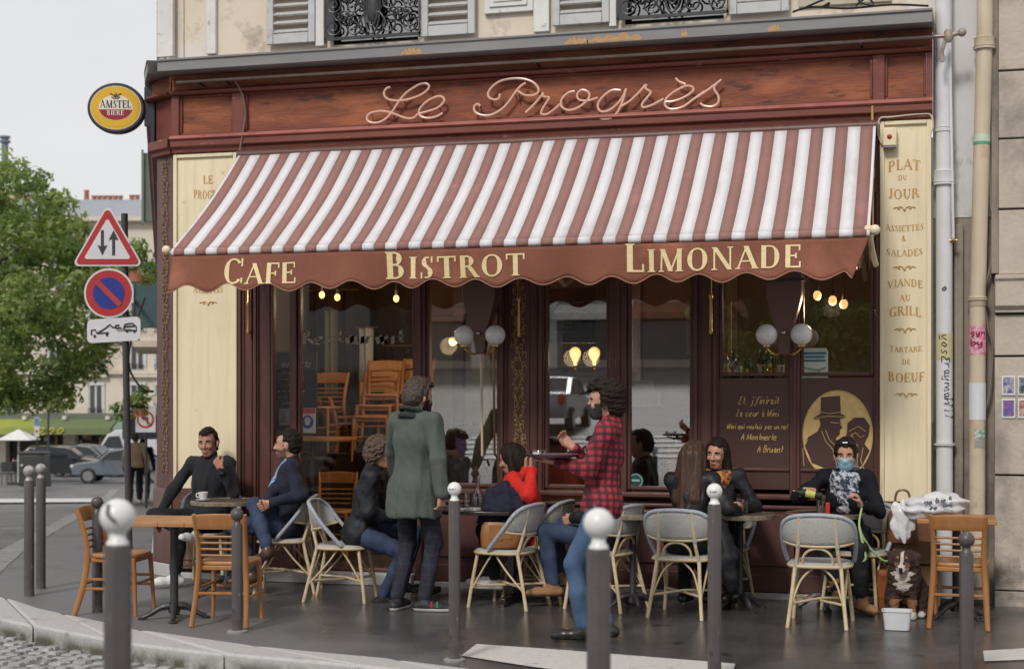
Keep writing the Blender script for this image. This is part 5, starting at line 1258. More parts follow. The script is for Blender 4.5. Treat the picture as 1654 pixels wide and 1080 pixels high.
def handbag(loc, rz, sx, sy, sz, m, lab, cat='handbag', strap=True, handle=.12):
    t = thing('handbag', lab, cat, loc, R(rz))
    q = MB(); n = 10
    def sec(z, k): return [(sx*k*math.copysign(abs(math.cos(a))**.5, math.cos(a)), sy*k*math.copysign(abs(math.sin(a))**.6, math.sin(a)), z) for a in np.linspace(0, 2*PI, 24, endpoint=False)]
    L_ = [(0, .9), (.02, 1), (sz*.5, 1.02), (sz*.85, .95), (sz, .8)]
    vs = [p for z, k in L_ for p in sec(z, k)]; q.add(vs, [(i*24+k, i*24+(k+1) % 24, (i+1)*24+(k+1) % 24, (i+1)*24+k) for i in range(len(L_)-1) for k in range(24)]+[tuple(range(23, -1, -1)), tuple(4*24+k for k in range(24))]); q.build('body', m, t, smooth=50)
    if strap: q = MB(); q.box(-sx*.55, sx*.55, -sy*1.06, -sy*1.0, sz*.35, sz*.9); q.box(-sx*.1, sx*.1, -sy*1.12, -sy*1.06, sz*.3, sz*.45); q.build('flap', m, t, bev=.006)
    if handle: q = MB(); q.tube(spline([(-sx*.5, 0, sz*.95), (-sx*.4, 0, sz+handle*.8), (0, 0, sz+handle), (sx*.4, 0, sz+handle*.8), (sx*.5, 0, sz*.95)], 5), .009); q.build('handle', m, t)
    return t
p = at(806, 890, -1.12); handbag((p.x, -1.06, .46), 12, .16, .07, .2, leather, 'tan leather satchel lying on the rattan chair at the dark table', handle=.03)
p = at(1462, 880, -.5); handbag((p.x-.02, -.42, .52), 0, .12, .07, .24, mat('brown leather', (.2,.085,.04), .4, (.15,.06,.03), scale=9), 'brown leather handbag with looped handle hanging in front of the wooden plinth', handle=.16)
p = at(1427, 975, -.62); handbag((p.x, -.55, .0), 8, .075, .07, .32, mat('orange leather', (.3,.09,.025), .4, (.24,.07,.02), scale=9), 'orange brown bag standing on the pavement beside the dog', handle=0)
p = at(1490, 850, -.45)
t = thing('wooden_crate', 'low brown wooden box standing behind the dog under the white bag', 'crate', (at(1475, 950, -.3).x, -.3, 0)); 
for i in range(3):
    q = MB(); q.box(-.2, .2, -.12, -.1, .02+i*.17, .17+i*.17); q.box(-.2, .2, .1, .12, .02+i*.17, .17+i*.17); q.box(-.2, -.18, -.1, .1, .02+i*.17, .17+i*.17); q.box(.18, .2, -.1, .1, .02+i*.17, .17+i*.17); q.build('plank', mat('crate wood', (.2,.12,.06), .6, (.15,.09,.045), scale=6), t)
tubm = glass_mat('cloudy plastic', base=.5, ior=1.4, rough=.5, tint=(.9,.9,.93))
tubm = mat('translucent plastic tub', (.6,.61,.63), .3, (.55,.56,.58))
t = thing('water_tub', 'translucent plastic tub of water on the pavement in front of the dog', 'tub', ground(1449, 1016))
q = MB()
def rr(w, d, z): return [(w*math.copysign(abs(math.cos(a))**.35, math.cos(a)), d*math.copysign(abs(math.sin(a))**.35, math.sin(a)), z) for a in np.linspace(0, 2*PI, 28, endpoint=False)]
Ls = [(.075, .06, 0), (.085, .07, .005), (.1, .08, .13), (.106, .086, .132), (.106, .086, .138), (.098, .078, .138), (.083, .067, .012), (.05, .04, .01)]
q.add([p for L_ in Ls for p in rr(*L_)], [(i*28+k, i*28+(k+1) % 28, (i+1)*28+(k+1) % 28, (i+1)*28+k) for i in range(len(Ls)-1) for k in range(28)]+[tuple(range(27, -1, -1)), tuple(7*28+k for k in range(28))]); q.build('tub', tubm, t, smooth=50)
q = MB(); q.add(rr(.094, .075, .10), [tuple(range(28))]); q.build('water', mat('water surface', (.3,.32,.34), .03), t)
# ------------------------------------------------------------------ people: signed distance bodies, meshed with surface nets
f32 = np.float32
class SDF:
    def __init__(s, lo, hi, h):
        s.h = h; s.lo = np.array(lo, f32); n = np.ceil((np.array(hi)-np.array(lo))/h).astype(int)+1; s.n = n
        s.ax = [s.lo[i]+h*np.arange(n[i], dtype=f32) for i in range(3)]; s.d = np.full(tuple(n), .3, f32)
    def box(s, lo, hi, m):
        a = [max(0, int((lo[i]-m-s.lo[i])/s.h)) for i in range(3)]; b = [min(s.n[i], int((hi[i]+m-s.lo[i])/s.h)+2) for i in range(3)]
        if any(b[i] <= a[i] for i in range(3)): return None
        sl = tuple(slice(a[i], b[i]) for i in range(3))
        return sl, s.ax[0][sl[0]][:, None, None], s.ax[1][sl[1]][None, :, None], s.ax[2][sl[2]][None, None, :]
    def mix(s, sl, d, k):
        o = s.d[sl]
        if k <= 0: s.d[sl] = np.minimum(o, d)
        else:
            h = np.clip(.5+.5*(o-d)/k, 0, 1); s.d[sl] = o*(1-h)+d*h-k*h*(1-h)
    def cone(s, a, b, ra, rb, k=.02):
        a, b = np.array(a, f32), np.array(b, f32); r = max(ra, rb)
        bx = s.box(np.minimum(a, b)-r, np.maximum(a, b)+r, .05+k)
        if bx is None: return s
        sl, X, Y, Z = bx; ba = b-a; l2 = float(ba@ba)+1e-9
        t = np.clip(((X-a[0])*ba[0]+(Y-a[1])*ba[1]+(Z-a[2])*ba[2])/l2, 0, 1)
        d = np.sqrt((X-a[0]-t*ba[0])**2+(Y-a[1]-t*ba[1])**2+(Z-a[2]-t*ba[2])**2)-(ra+t*(rb-ra)); s.mix(sl, d, k); return s
    def _ell(s, c, M, r, pad):
        c = np.array(c, f32); R_ = float(max(r)); bx = s.box(c-R_, c+R_, pad)
        if bx is None: return None
        sl, X, Y, Z = bx; M = np.array(M, f32); X, Y, Z = X-c[0], Y-c[1], Z-c[2]
        u = (X*M[0,0]+Y*M[1,0]+Z*M[2,0])/r[0]; v = (X*M[0,1]+Y*M[1,1]+Z*M[2,1])/r[1]; w = (X*M[0,2]+Y*M[1,2]+Z*M[2,2])/r[2]
        k0 = np.sqrt(u*u+v*v+w*w); k1 = np.sqrt((u/r[0])**2+(v/r[1])**2+(w/r[2])**2)+1e-6
        return sl, k0*(k0-1)/k1
    def ell(s, c, M, r, k=.02):
        q = s._ell(c, M, r, .05+k)
        if q: s.mix(q[0], q[1], k)
        return s
    def cut_ell(s, c, M, r, k=.01):
        q = s._ell(c, M, r, .02+k)
        if q:
            sl, d = q; o = s.d[sl]; h = np.clip(.5-.5*(o+d)/k, 0, 1); s.d[sl] = o*(1-h)-d*h+k*h*(1-h)
        return s
    def plane(s, n, p):   # keep the side the normal points away from
        n = np.array(n, f32); p = np.array(p, f32); D = (s.ax[0][:, None, None]-p[0])*n[0]+(s.ax[1][None, :, None]-p[1])*n[1]+(s.ax[2][None, None, :]-p[2])*n[2]
        s.d = np.maximum(s.d, D); return s
    def field(s, fn): s.d = np.maximum(s.d, fn(s.ax[0][:, None, None], s.ax[1][None, :, None], s.ax[2][None, None, :])); return s
    def noise(s, amp, fr, seed=0, zs=1.0):
        rg = np.random.RandomState(seed); X, Y, Z = s.ax[0][:, None, None], s.ax[1][None, :, None], s.ax[2][None, None, :]*f32(zs)
        for i in range(3):
            k = rg.normal(size=(2, 3)); k /= np.linalg.norm(k, axis=1)[:, None]; f = fr*(1+.5*i)
            a, b = k[0]*f, k[1]*f*.8
            s.d = s.d+f32(amp/(1+.4*i))*(np.sin(a[0]*X+a[1]*Y+a[2]*Z+rg.rand()*6)*np.sin(b[0]*X+b[1]*Y+b[2]*Z+rg.rand()*6)).astype(f32)
        return s
    def verts(s):
        d = s.d; sg = d < 0; nx, ny, nz = d.shape
        cnt = np.zeros((nx-1, ny-1, nz-1), np.int8)
        for i in (0, 1):
            for j in (0, 1):
                for k in (0, 1): cnt += sg[i:nx-1+i, j:ny-1+j, k:nz-1+k]
        act = (cnt > 0) & (cnt < 8); I = np.argwhere(act); idx = np.full(act.shape, -1, np.int32); idx[act] = np.arange(len(I))
        pos = np.zeros((len(I), 3), f32); num = np.zeros(len(I), f32)
        cs = [(i, j, k) for i in (0, 1) for j in (0, 1) for k in (0, 1)]
        for a in cs:
            for ax in range(3):
                if a[ax]: continue
                b = list(a); b[ax] = 1
                va = d[I[:, 0]+a[0], I[:, 1]+a[1], I[:, 2]+a[2]]; vb = d[I[:, 0]+b[0], I[:, 1]+b[1], I[:, 2]+b[2]]
                m = (va < 0) != (vb < 0); t = va[m]/(va[m]-vb[m]); q = np.tile(np.array(a, f32), (m.sum(), 1)); q[:, ax] += t
                pos[m] += q; num[m] += 1
        V = s.lo+s.h*(I+pos/np.maximum(num, 1)[:, None]); Q = []
        for ax in range(3):
            u, v = (ax+1) % 3, (ax+2) % 3
            s0 = sg.take(range(0, d.shape[ax]-1), ax); s1 = sg.take(range(1, d.shape[ax]), ax)
            E = np.argwhere(s0 != s1); E = E[(E[:, u] >= 1) & (E[:, v] >= 1) & (E[:, u] <= d.shape[u]-2) & (E[:, v] <= d.shape[v]-2)]
            if not len(E): continue
            eu = np.zeros(3, int); eu[u] = 1; ev = np.zeros(3, int); ev[v] = 1
            g = lambda e: idx[e[:, 0], e[:, 1], e[:, 2]]
            q = np.stack([g(E-eu-ev), g(E-ev), g(E), g(E-eu)], 1)
            fl = ~s0[E[:, 0], E[:, 1], E[:, 2]]; q[fl] = q[fl][:, ::-1]; Q.append(q)
        return V, (np.concatenate(Q) if Q else np.zeros((0, 4), int))
def sdf_obj(name, grids, mats, parent, origin, pick=None):
    Vs, Qs, n = [], [], 0
    for g in grids:
        V, Q = g.verts(); Vs.append(V); Qs.append(Q+n); n += len(V)
    V = np.concatenate(Vs)-np.array(origin, f32); Q = np.concatenate(Qs)
    me = bpy.data.meshes.new(name); me.vertices.add(len(V)); me.vertices.foreach_set('co', V.astype(f32).ravel())
    me.loops.add(len(Q)*4); me.loops.foreach_set('vertex_index', Q.astype(np.int32).ravel())
    me.polygons.add(len(Q)); me.polygons.foreach_set('loop_start', np.arange(0, len(Q)*4, 4, dtype=np.int32))
    me.update(calc_edges=True); me.validate()
    for m in (mats if isinstance(mats, (list, tuple)) else [mats]): me.materials.append(m)
    if pick is not None and len(me.polygons) == len(Q):
        me.polygons.foreach_set('material_index', pick(V[Q].mean(1)+np.array(origin, f32)).astype(np.int32))
    me.polygons.foreach_set('use_smooth', [True]*len(me.polygons)); me.update()
    return inst(name, me, parent)
def nrm(v): v = np.array(v, float); return v/(np.linalg.norm(v)+1e-9)
def rotm(yaw=0, pitch=0, roll=0):   # columns: forward, left, up. pitch>0 looks/leans forward (down)
    y, p, r = R(yaw), R(pitch), R(roll)
    Rz = np.array([[math.cos(y), -math.sin(y), 0], [math.sin(y), math.cos(y), 0], [0, 0, 1]])
    Ry = np.array([[math.cos(p), 0, math.sin(p)], [0, 1, 0], [-math.sin(p), 0, math.cos(p)]])
    Rx = np.array([[1, 0, 0], [0, math.cos(r), -math.sin(r)], [0, math.sin(r), math.cos(r)]])
    return Rz @ Ry @ Rx
def ik(a, t, l1, l2, pole):
    a, t, pole = np.array(a, float), np.array(t, float), np.array(pole, float); d = t-a; L_ = np.linalg.norm(d)
    if L_ > (l1+l2)*.995: t = a+d/L_*(l1+l2)*.995; d = t-a; L_ = np.linalg.norm(d)
    x = d/L_; c = (l1*l1+L_*L_-l2*l2)/(2*L_); h = math.sqrt(max(1e-6, l1*l1-c*c)); p = pole-x*(pole@x); p = nrm(p)
    return a+x*c+p*h, t
lipf_m = mat('rose lips', (.38,.1,.1), .4)
GSKIN, GCLOTH = .0075, .0115
def person(label, loc, face, h=1.75, pelvis=.92, poff=(0, 0), lean=0, side=0, twist=0, head=(0, 0, 0), handL=None, handR=None, poleL=None, poleR=None, footL=None, footR=None, kneeL=None, kneeR=None, fdL=None, fdR=None, fpL=0, fpR=0,
           top=None, top_len=-.04, coat=None, trousers=None, shoe=None, sole=None, skin=skin_m, hair='short', hair_m=hair_dark, beard=None, mask=None, female=False, curlL=.5, curlR=.5, hdL=None, hdR=None, hnL=None, hnR=None, sleeve=.0, collar=None, shirt=None, brows=True, fuzz=.005, legw=1.0, wrist=.02, ankle=.05, bulk=1.0, seed=1, sit=False, tuck=0):
    k = h/1.75; loc = np.array(loc, float); root = thing('person', label, 'person', tuple(loc))
    B = rotm(face); fw, lf, up = B[:, 0], B[:, 1], B[:, 2]
    def W(p): return loc+B @ np.array(p, float)           # local (forward, left, up) -> world
    Tm = rotm(face+twist, lean, side)
    P = loc+fw*poff[0]+lf*poff[1]+up*pelvis*(k if not sit else 1)
    tl = lambda x, y, z: P+Tm @ (np.array([x, y, z])*k)
    sw = .165 if female else .185
    shL, shR = tl(.0, sw, .475), tl(.0, -sw, .475); neck = tl(-.005, 0, .505)
    Hm = rotm(face+twist*.5+head[0], head[1], head[2]); hc = neck+Tm[:, 2]*.055*k+Hm @ (np.array([.02, 0, .105])*k)
    hp = lambda x, y, z: hc+Hm @ (np.array([x, y, z])*k)
    def arm(sh, tgt, pole, sgn):
        if tgt is None: tgt = sh+Tm @ (np.array([.04, sgn*.1, -.53])*k)
        if pole is None: pole = -fw*.8-up*.6+lf*sgn*.5
        return ik(sh, tgt, .29*k, .255*k, pole)
    eL, wL = arm(shL, handL, poleL, 1); eR, wR = arm(shR, handR, poleR, -1)
    hipL, hipR = P+Tm @ (np.array([0, .088, -.01])*k), P+Tm @ (np.array([0, -.088, -.01])*k)
    def leg(hip, tgt, pole, sgn):
        if tgt is None: tgt = loc+fw*poff[0]*.3+lf*sgn*.11+up*.085
        if pole is None: pole = fw+lf*sgn*.15+up*(.2 if sit else 0)
        return ik(hip, tgt, .44*k, .425*k, pole)
    kL, aL = leg(hipL, footL, kneeL, 1); kR, aR = leg(hipR, footR, kneeR, -1)
    allp = np.array([P, shL, shR, hc, eL, wL, eR, wR, kL, aL, kR, aR]); lo, hi = allp.min(0)-.27, allp.max(0)+.27
    # ---------------- head and body skin
    def head_sdf(g, off=0.0, jaw=True):
        g.ell(hp(-.012, 0, .028), Hm, np.array([.098, .077, .1])*k+off, .0); jw = .9 if female else 1.0; g.ell(hp(.022, 0, -.045), Hm, np.array([.066, .058*jw, .07])*k+off, .03*k)
        g.cone(hp(.058, .012*jw, -.096), hp(.058, -.012*jw, -.096), .022*k*jw+off, .022*k*jw+off, .03*k)
        g.ell(hp(.05, 0, .02), Hm, np.array([.044, .06, .05])*k+off, .02*k)
    def features(g):
        for s in (-1, 1):
            g.cut_ell(hp(.099, s*.033, .004), Hm, np.array([.02, .019, .012])*k, .012)
            g.ell(hp(.072, s*.036, -.028), Hm, np.array([.02, .024, .02])*k, .02)
            g.ell(hp(-.005, s*.077, -.012), rotm(0, 0, 0), np.array([.022, .014, .032])*k, .008)
            g.cone(hp(.099, s*.01, -.034), hp(.099, s*.012, -.034), .0085*k, .0085*k, .006)
        g.cone(hp(.092, 0, .012), hp(.113, 0, -.03), .009*k, .0125*k, .012)
        g.ell(hp(.088, 0, -.066), Hm, np.array([.014, .025, .009])*k, .008); g.ell(hp(.086, 0, -.078), Hm, np.array([.013, .021, .008])*k, .008)
    gb = SDF(lo, hi, .014); bk = bulk
    gb.cone(tl(-.02, 0, .44), hp(-.03, 0, -.06), .052*k, .05*k, .03)
    def torso(g, off, kk=.05, wide=1.0):
        wd = (.92 if female else 1.0)*bk
        g.ell(P+Tm @ (np.array([-.01, 0, .0])*k), Tm, np.array([.112, .165*(1.04 if female else 1), .12])*k*bk+off, kk)
        g.ell(tl(.0, 0, .14), Tm, np.array([.1, .142*wd, .16])*k*np.array([bk, 1, 1])+off, kk)
        g.ell(tl(.0, 0, .33), Tm, np.array([.112, .158*wd, .17])*k+off, kk)
        g.cone(tl(-.01, .05, .475), shL, .06*k+off, .052*k+off, kk); g.cone(tl(-.01, -.05, .475), shR, .06*k+off, .052*k+off, kk)
        if female:
            for s in (-1, 1): g.ell(tl(.085, s*.07, .31), Tm, np.array([.055, .062, .06])*k+off, .05)
    torso(gb, -.022)
    for a, b, c in ((shL, eL, wL), (shR, eR, wR)): gb.cone(a, b, .038*k, .03*k, .02); gb.cone(b, c, .029*k, .021*k, .02)
    for a, b, c in ((hipL, kL, aL), (hipR, kR, aR)): gb.cone(a, b, .066*k, .044*k, .02); gb.cone(b, c, .042*k, .032*k, .02)
    gh = SDF(hc-.16*k, hc+.16*k, .0062); head_sdf(gh); features(gh); gh.cone(tl(-.02, 0, .44), hp(-.03, 0, -.06), .052*k, .05*k, .03)
    def hand(w, e, sgn, curl, dv, nv):
        x = nrm(dv) if dv is not None else nrm(w-e); n = np.array(nv, float) if nv is not None else -lf*sgn
        n = nrm(n-x*(n@x)); y = np.cross(n, x)*1.0; g = SDF(w-.21*k, w+.21*k, .0062); q = .95*k
        ts = 1 if (y @ (fw+up*.3)) > 0 else -1; y = y*ts     # thumb side
        for i, o in enumerate((.03, .01, -.01, -.029)): g.cone(w+y*o*.55*q, w+x*.088*q+y*o*q, .0165*q, .0125*q, .012)
        for o, l in ((.031, .068), (.0105, .077), (-.010, .071), (-.030, .056)):
            p0 = w+x*.088*q+y*o*q; c1 = curl*.9; d1 = x*math.cos(c1)+n*math.sin(c1)+y*o*1.2; d2 = x*math.cos(c1*2.1)+n*math.sin(c1*2.1)
            p1 = p0+nrm(d1)*l*.52*q; p2 = p1+nrm(d2)*l*.5*q; g.cone(p0, p1, .0095*q, .0085*q, .003); g.cone(p1, p2, .0085*q, .007*q, .002)
        t0 = w+x*.025*q+y*.024*q; t1 = w+x*.062*q+y*.048*q+n*.018*q; t2 = t1+nrm(x*.8+n*(.3+curl*.5)+y*(.2-curl*.4))*.042*q
        g.cone(t0, t1, .0145*q, .0105*q, .01); g.cone(t1, t2, .0105*q, .008*q, .003); g.cone(e+(w-e)*.75, w, .03*k, .024*k, .01); return g
    ghl, ghr = hand(wL, eL, 1, curlL, hdL, hnL), hand(wR, eR, -1, curlR, hdR, hnR)
    lipc = hp(.098, 0, -.071)
    def pick_face(C):
        L_ = (C-hc) @ Hm/k; out = np.zeros(len(C), int)
        out[(np.abs(L_[:, 1]) < .0185) & (np.abs(L_[:, 2]+.0715) < .007) & (L_[:, 0] > .075)] = 1
        if beard is not None:
            m = (L_[:, 0] > .0) & (L_[:, 2] < -.045+.5*np.maximum(0, .05-L_[:, 0])) & (L_[:, 2] > -.14) & (L_[:, 0] > -L_[:, 2]*.1-.01) & (out == 0)
            out[m & ~((np.abs(L_[:, 1]) < .02) & (L_[:, 2] > -.085) & (L_[:, 2] < -.06))] = 2
        return out
    body = sdf_obj('body', [gb, gh, ghl, ghr], [skin, lipf_m if female else lip_m, beard or skin], root, loc, pick_face)
    for s in (-1, 1):
        q = MB(); c = hp(.0795, s*.033, .004)-loc; q.sphere(c, .0105*k, 10, (1, 1, .8)); q.mi = 1; q.sphere(Vector(c)+Vector(Hm[:, 0])*.0056*k, .0064*k, 8); q.build('eye', [eyew_m, eyed_m], body, smooth=60)
    # ---------------- hair
    if hair:
        hlo, hhi = hc-.2*k, hc+.2*k
        if hair == 'long': hlo = hlo-np.array([.08, .08, .4*k]); hhi = hhi+np.array([.08, .08, 0])
        g = SDF(hlo, hhi, .0068); big = {'curly': .012, 'curls': .02}.get(hair, .0)
        g.ell(hp(-.016, 0, .034), Hm, np.array([.104+big, .084+big, .106+big])*k, 0); g.ell(hp(-.045, 0, -.02), Hm, np.array([.07+big, .072+big, .075+big])*k, .03)
        if hair in ('curly', 'curls'): g.ell(hp(.03, 0, .095), Hm, np.array([.075, .075, .045])*k, .03)
        if hair == 'short': g.ell(hp(.045, 0, .092), Hm, np.array([.052, .058, .027])*k, .03)
        if hair == 'long':
            for s in (-1, 1): g.cone(hp(-.045, s*.045, .0), hp(-.09, s*.075, -.34), .07*k, .06*k, .03); g.cone(hp(-.0, s*.078, .02), hp(-.03, s*.085, -.16), .03*k, .03*k, .03)
            g.cone(hp(-.07, 0, .0), hp(-.12, .01, -.42), .075*k, .05*k, .03)
        if female: g.ell(hp(-.01, 0, .03), Hm, np.array([.108, .092, .112])*k, 0)
        if hair == 'tied': g.ell(hp(-.11, 0, .02), Hm, np.array([.045, .045, .045])*k, .02)
        if hair == 'loose':
            for s in (-1, 1): g.cone(hp(-.02, s*.072, .02), hp(-.02, s*.1, -.2), .035*k, .04*k, .03)
            g.cone(hp(-.07, 0, .0), hp(-.09, 0, -.2), .07*k, .07*k, .03)
        def cutf(X, Y, Z):
            d = [(X-hc[0])*Hm[0, i]+(Y-hc[1])*Hm[1, i]+(Z-hc[2])*Hm[2, i] for i in range(3)]
            xf, zu = d[0]/k, d[2]/k; hl = .083 if hair != 'curls' else .07
            yl = np.abs(d[1])/k; front = np.minimum(xf-.028, hl-zu+2*yl*yl)   # inside when in front and below hairline
            if female: front = np.minimum(np.minimum(xf-.024, .078-zu-3*yl*yl), .061-yl)
            back = (-.095 if hair in ('short', 'curly', 'curls', 'tied') else -1.5)-zu
            side_ = np.minimum(np.minimum(xf+.022, -.03-zu), .3) if hair in ('short', 'curly', 'curls', 'tied') else np.full_like(xf, -1)
            return np.maximum(np.maximum(front, back), side_)*k
        g.field(cutf); lg = hair in ('long', 'loose'); g.noise(fuzz*k*.9, 105 if hair in ('curly', 'curls') else 70, seed, .15 if lg else 1); g.noise(fuzz*k*.4, 190 if not lg else 140, seed+2, .12 if lg else 1)
        ho = sdf_obj('hair', [g], hair_m, root, loc)
        if brows:
            q = MB()
            for s in (-1, 1): q.tube([hp(.0925, s*.014, .021)-loc, hp(.093, s*.032, .027)-loc, hp(.08, s*.055, .02)-loc], [.0045*k, .0055*k, .003*k], n=6)
            q.build('eyebrows', hair_m, body)
    if mask is not None:
        g = SDF(hc-.15*k, hc+.15*k, .0068); head_sdf(g, .011); g.cone(hp(.09, 0, -.0), hp(.108, 0, -.035), .016*k, .022*k, .03); g.ell(hp(.085, 0, -.072), Hm, np.array([.026, .034, .03])*k, .02)
        g.field(lambda X, Y, Z: np.maximum(np.maximum(((X-hc[0])*Hm[0, 2]+(Y-hc[1])*Hm[1, 2]+(Z-hc[2])*Hm[2, 2])/k+.012, -.118-((X-hc[0])*Hm[0, 2]+(Y-hc[1])*Hm[1, 2]+(Z-hc[2])*Hm[2, 2])/k), .022-((X-hc[0])*Hm[0, 0]+(Y-hc[1])*Hm[1, 0]+(Z-hc[2])*Hm[2, 0])/k)*k)
        mo = sdf_obj('face_mask', [g], mask, root, loc)
        q = MB()
        for s in (-1, 1): q.tube([hp(.03, s*.07, -.03)-loc, hp(-.005, s*.083, .012)-loc, hp(-.012, s*.085, -.02)-loc, hp(.03, s*.068, -.09)-loc], .0025, n=4)
        q.build('ear_loop', mask, mo)
    # ---------------- trousers and shoes
    if trousers:
        g = SDF(np.minimum.reduce([P, kL, kR, aL, aR])-.22, np.maximum.reduce([P, kL, kR, aL, aR])+.24, GCLOTH); lw = legw
        g.ell(P+Tm @ (np.array([-.01, 0, .0])*k), Tm, np.array([.118, .17, .12])*k*bk, .0); g.ell(P+Tm @ (np.array([0, 0, .08])*k), Tm, np.array([.11, .15, .09])*k*bk, .04)
        for a, b, c, s in ((hipL, kL, aL, 1), (hipR, kR, aR, -1)):
            g.cone(a, b, .092*k*lw, .066*k*lw, .03); e_ = b+(c-b)*(1-ankle); g.cone(b, b+(c-b)*.45, .063*k*lw, .062*k*lw, .02); g.cone(b+(c-b)*.45, e_, .062*k*lw, .05*k*lw, .02)
        g.noise(.0045, 34, seed+3); sdf_obj('trousers', [g], trousers, root, loc)
    for a, kn, fd, fp in ((aL, kL, fdL, fpL), (aR, kR, fdR, fpR)):
        f_ = nrm(fd) if fd is not None else fw.copy(); f_ = nrm(f_+up*math.tan(R(fp))); sdv = nrm(np.cross(up, f_)); u_ = np.cross(f_, sdv)
        g = SDF(a-.26, a+.26, .0085); b0 = a-u_*.05*k
        g.cone(b0-f_*.045*k, b0+f_*.03*k, .04*k, .041*k, 0); g.cone(b0+f_*.03*k, b0+f_*.125*k-u_*.004, .042*k, .042*k, .02); g.cone(b0+f_*.12*k-u_*.006, b0+f_*.185*k-u_*.01, .041*k, .031*k, .02)
        g.cone(a-u_*.03*k, a+nrm(kn-a)*.03*k, .042*k, .04*k, .03); 
        if shoe is tan_boot: g.cone(a, a+nrm(kn-a)*.13*k, .047*k, .052*k, .02)
        g.plane(-u_, a-u_*.083*k)
        sc = a-u_*.083*k
        sdf_obj('shoe', [g], [shoe, sole or shoe], root, loc, lambda C: (((C-sc) @ u_) < .024).astype(int))
    # ---------------- upper garment
    if top:
        g = SDF(np.minimum.reduce([P-up*(coat or .25), eL, wL, eR, wR, shL, shR])-.2, np.maximum.reduce([P, eL, wL, eR, wR, shL, shR])+.2, GCLOTH)
        torso(g, .012+sleeve*.5, .05)
        hem = P+Tm[:, 2]*top_len*k
        if not coat and top_len < -.05: g.ell(P+Tm @ (np.array([-.005, 0, -.02])*k), Tm, np.array([.144, .2, .14])*k*bk, .05)
        if coat:
            cx = P-up*coat; 
            for j in range(5):
                f_ = j/4; c = P+(cx-P)*f_+Tm @ np.array([.0, 0, 0]); g.ell(c, Tm, np.array([.135+.04*f_, .185+.03*f_, .14])*k, .06)
            hem = cx; g.plane(-np.array([0, 0, 1.0]), hem)
        else: g.plane(-Tm[:, 2], hem)
        for a, b, c in ((shL, eL, wL), (shR, eR, wR)):
            g.cone(a, b, .059*k+sleeve, .05*k+sleeve, .03); cu = b+(c-b)*(1-wrist/.255); g.cone(b, cu, .05*k+sleeve, .038*k+sleeve, .02)
        if collar == 'turtle': g.cone(tl(-.012, 0, .46), hp(-.025, 0, -.088), .062*k, .058*k, .02)
        elif collar == 'high': g.cone(tl(-.015, 0, .46), tl(-.022, 0, .55), .075*k, .066*k, .03)
        else: g.cone(tl(-.03, 0, .46), tl(-.035, 0, .515), .07*k, .06*k, .03)
        g.noise(.007, 26, seed, .3 if coat else .75); g.noise(.0035, 55, seed+9, .6)
        pk = None; ms = [top]
        if shirt:     # open front showing shirt
            ms = [top, shirt]
            def pk(C):
                L_ = (C-P) @ Tm/k; return ((L_[:, 0] > .03) & (np.abs(L_[:, 1]) < .0+.16*(L_[:, 2]-.1)) & (L_[:, 2] > .1)).astype(int)
        sdf_obj('coat' if coat else ('sweater' if collar == 'turtle' else 'jacket'), [g], ms, root, loc, pk)
    return dict(root=root, hp=hp, tl=tl, Hm=Hm, Tm=Tm, P=P, hc=hc, wL=wL, wR=wR, shL=shL, shR=shR, eL=eL, eR=eR, kL=kL, kR=kR, loc=loc, k=k, up=up, fw=fw, lf=lf)
def A3(px, py, Y): return np.array(at(px, py, Y))

# fabrics
blk_wool = mat('black knit', (.026,.025,.03), .85, (.018,.018,.022), scale=60, bump=.3, bscale=120, sheen=.05, spec=.15)
blk_trou = mat('black trousers', (.022,.022,.026), .8, scale=10, bump=.2, bscale=30, spec=.15)
navy = mat('navy blazer', (.022,.025,.042), .8, (.016,.018,.032), scale=12, bump=.3, bscale=25, sheen=.03, spec=.15)
denim = mat('blue denim', (.045,.085,.16), .8, (.09,.14,.23), scale=5, bump=.25, bscale=120, spec=.15)
denim_d = mat('dark denim', (.028,.04,.08), .8, (.05,.07,.12), scale=6, bump=.25, bscale=120, spec=.15)
pale_blue = mat('pale blue shirt', (.27,.36,.55), .7, (.22,.3,.48), scale=10, bump=.2, spec=.15)
green_coat = mat('sage green coat', (.092,.107,.094), .75, (.076,.09,.08), scale=4, bump=.35, bscale=12, sheen=.03, spec=.15)
plaid_tr = mat('navy check trousers', (.016,.017,.03), .8, scale=8, bump=.2, spec=.15)
dark_puffer = mat('black padded jacket', (.012,.012,.016), .6, (.02,.02,.024), scale=9, spec=.25, bump=.6, bscale=16)
red_knit = mat('red sweater', (.62,.03,.022), .75, (.54,.022,.016), scale=16, bump=.35, bscale=45, sheen=.05, spec=.15)
wshoe = mat('white sneaker', (.66,.65,.64), .5); wsole = mat('white sole', (.7,.69,.67), .6)
bshoe = mat('brown leather shoe', (.07,.035,.022), .35); kshoe = mat('black leather shoe', (.015,.014,.014), .3); tan_boot = mat('tan suede boot', (.3,.15,.07), .8)
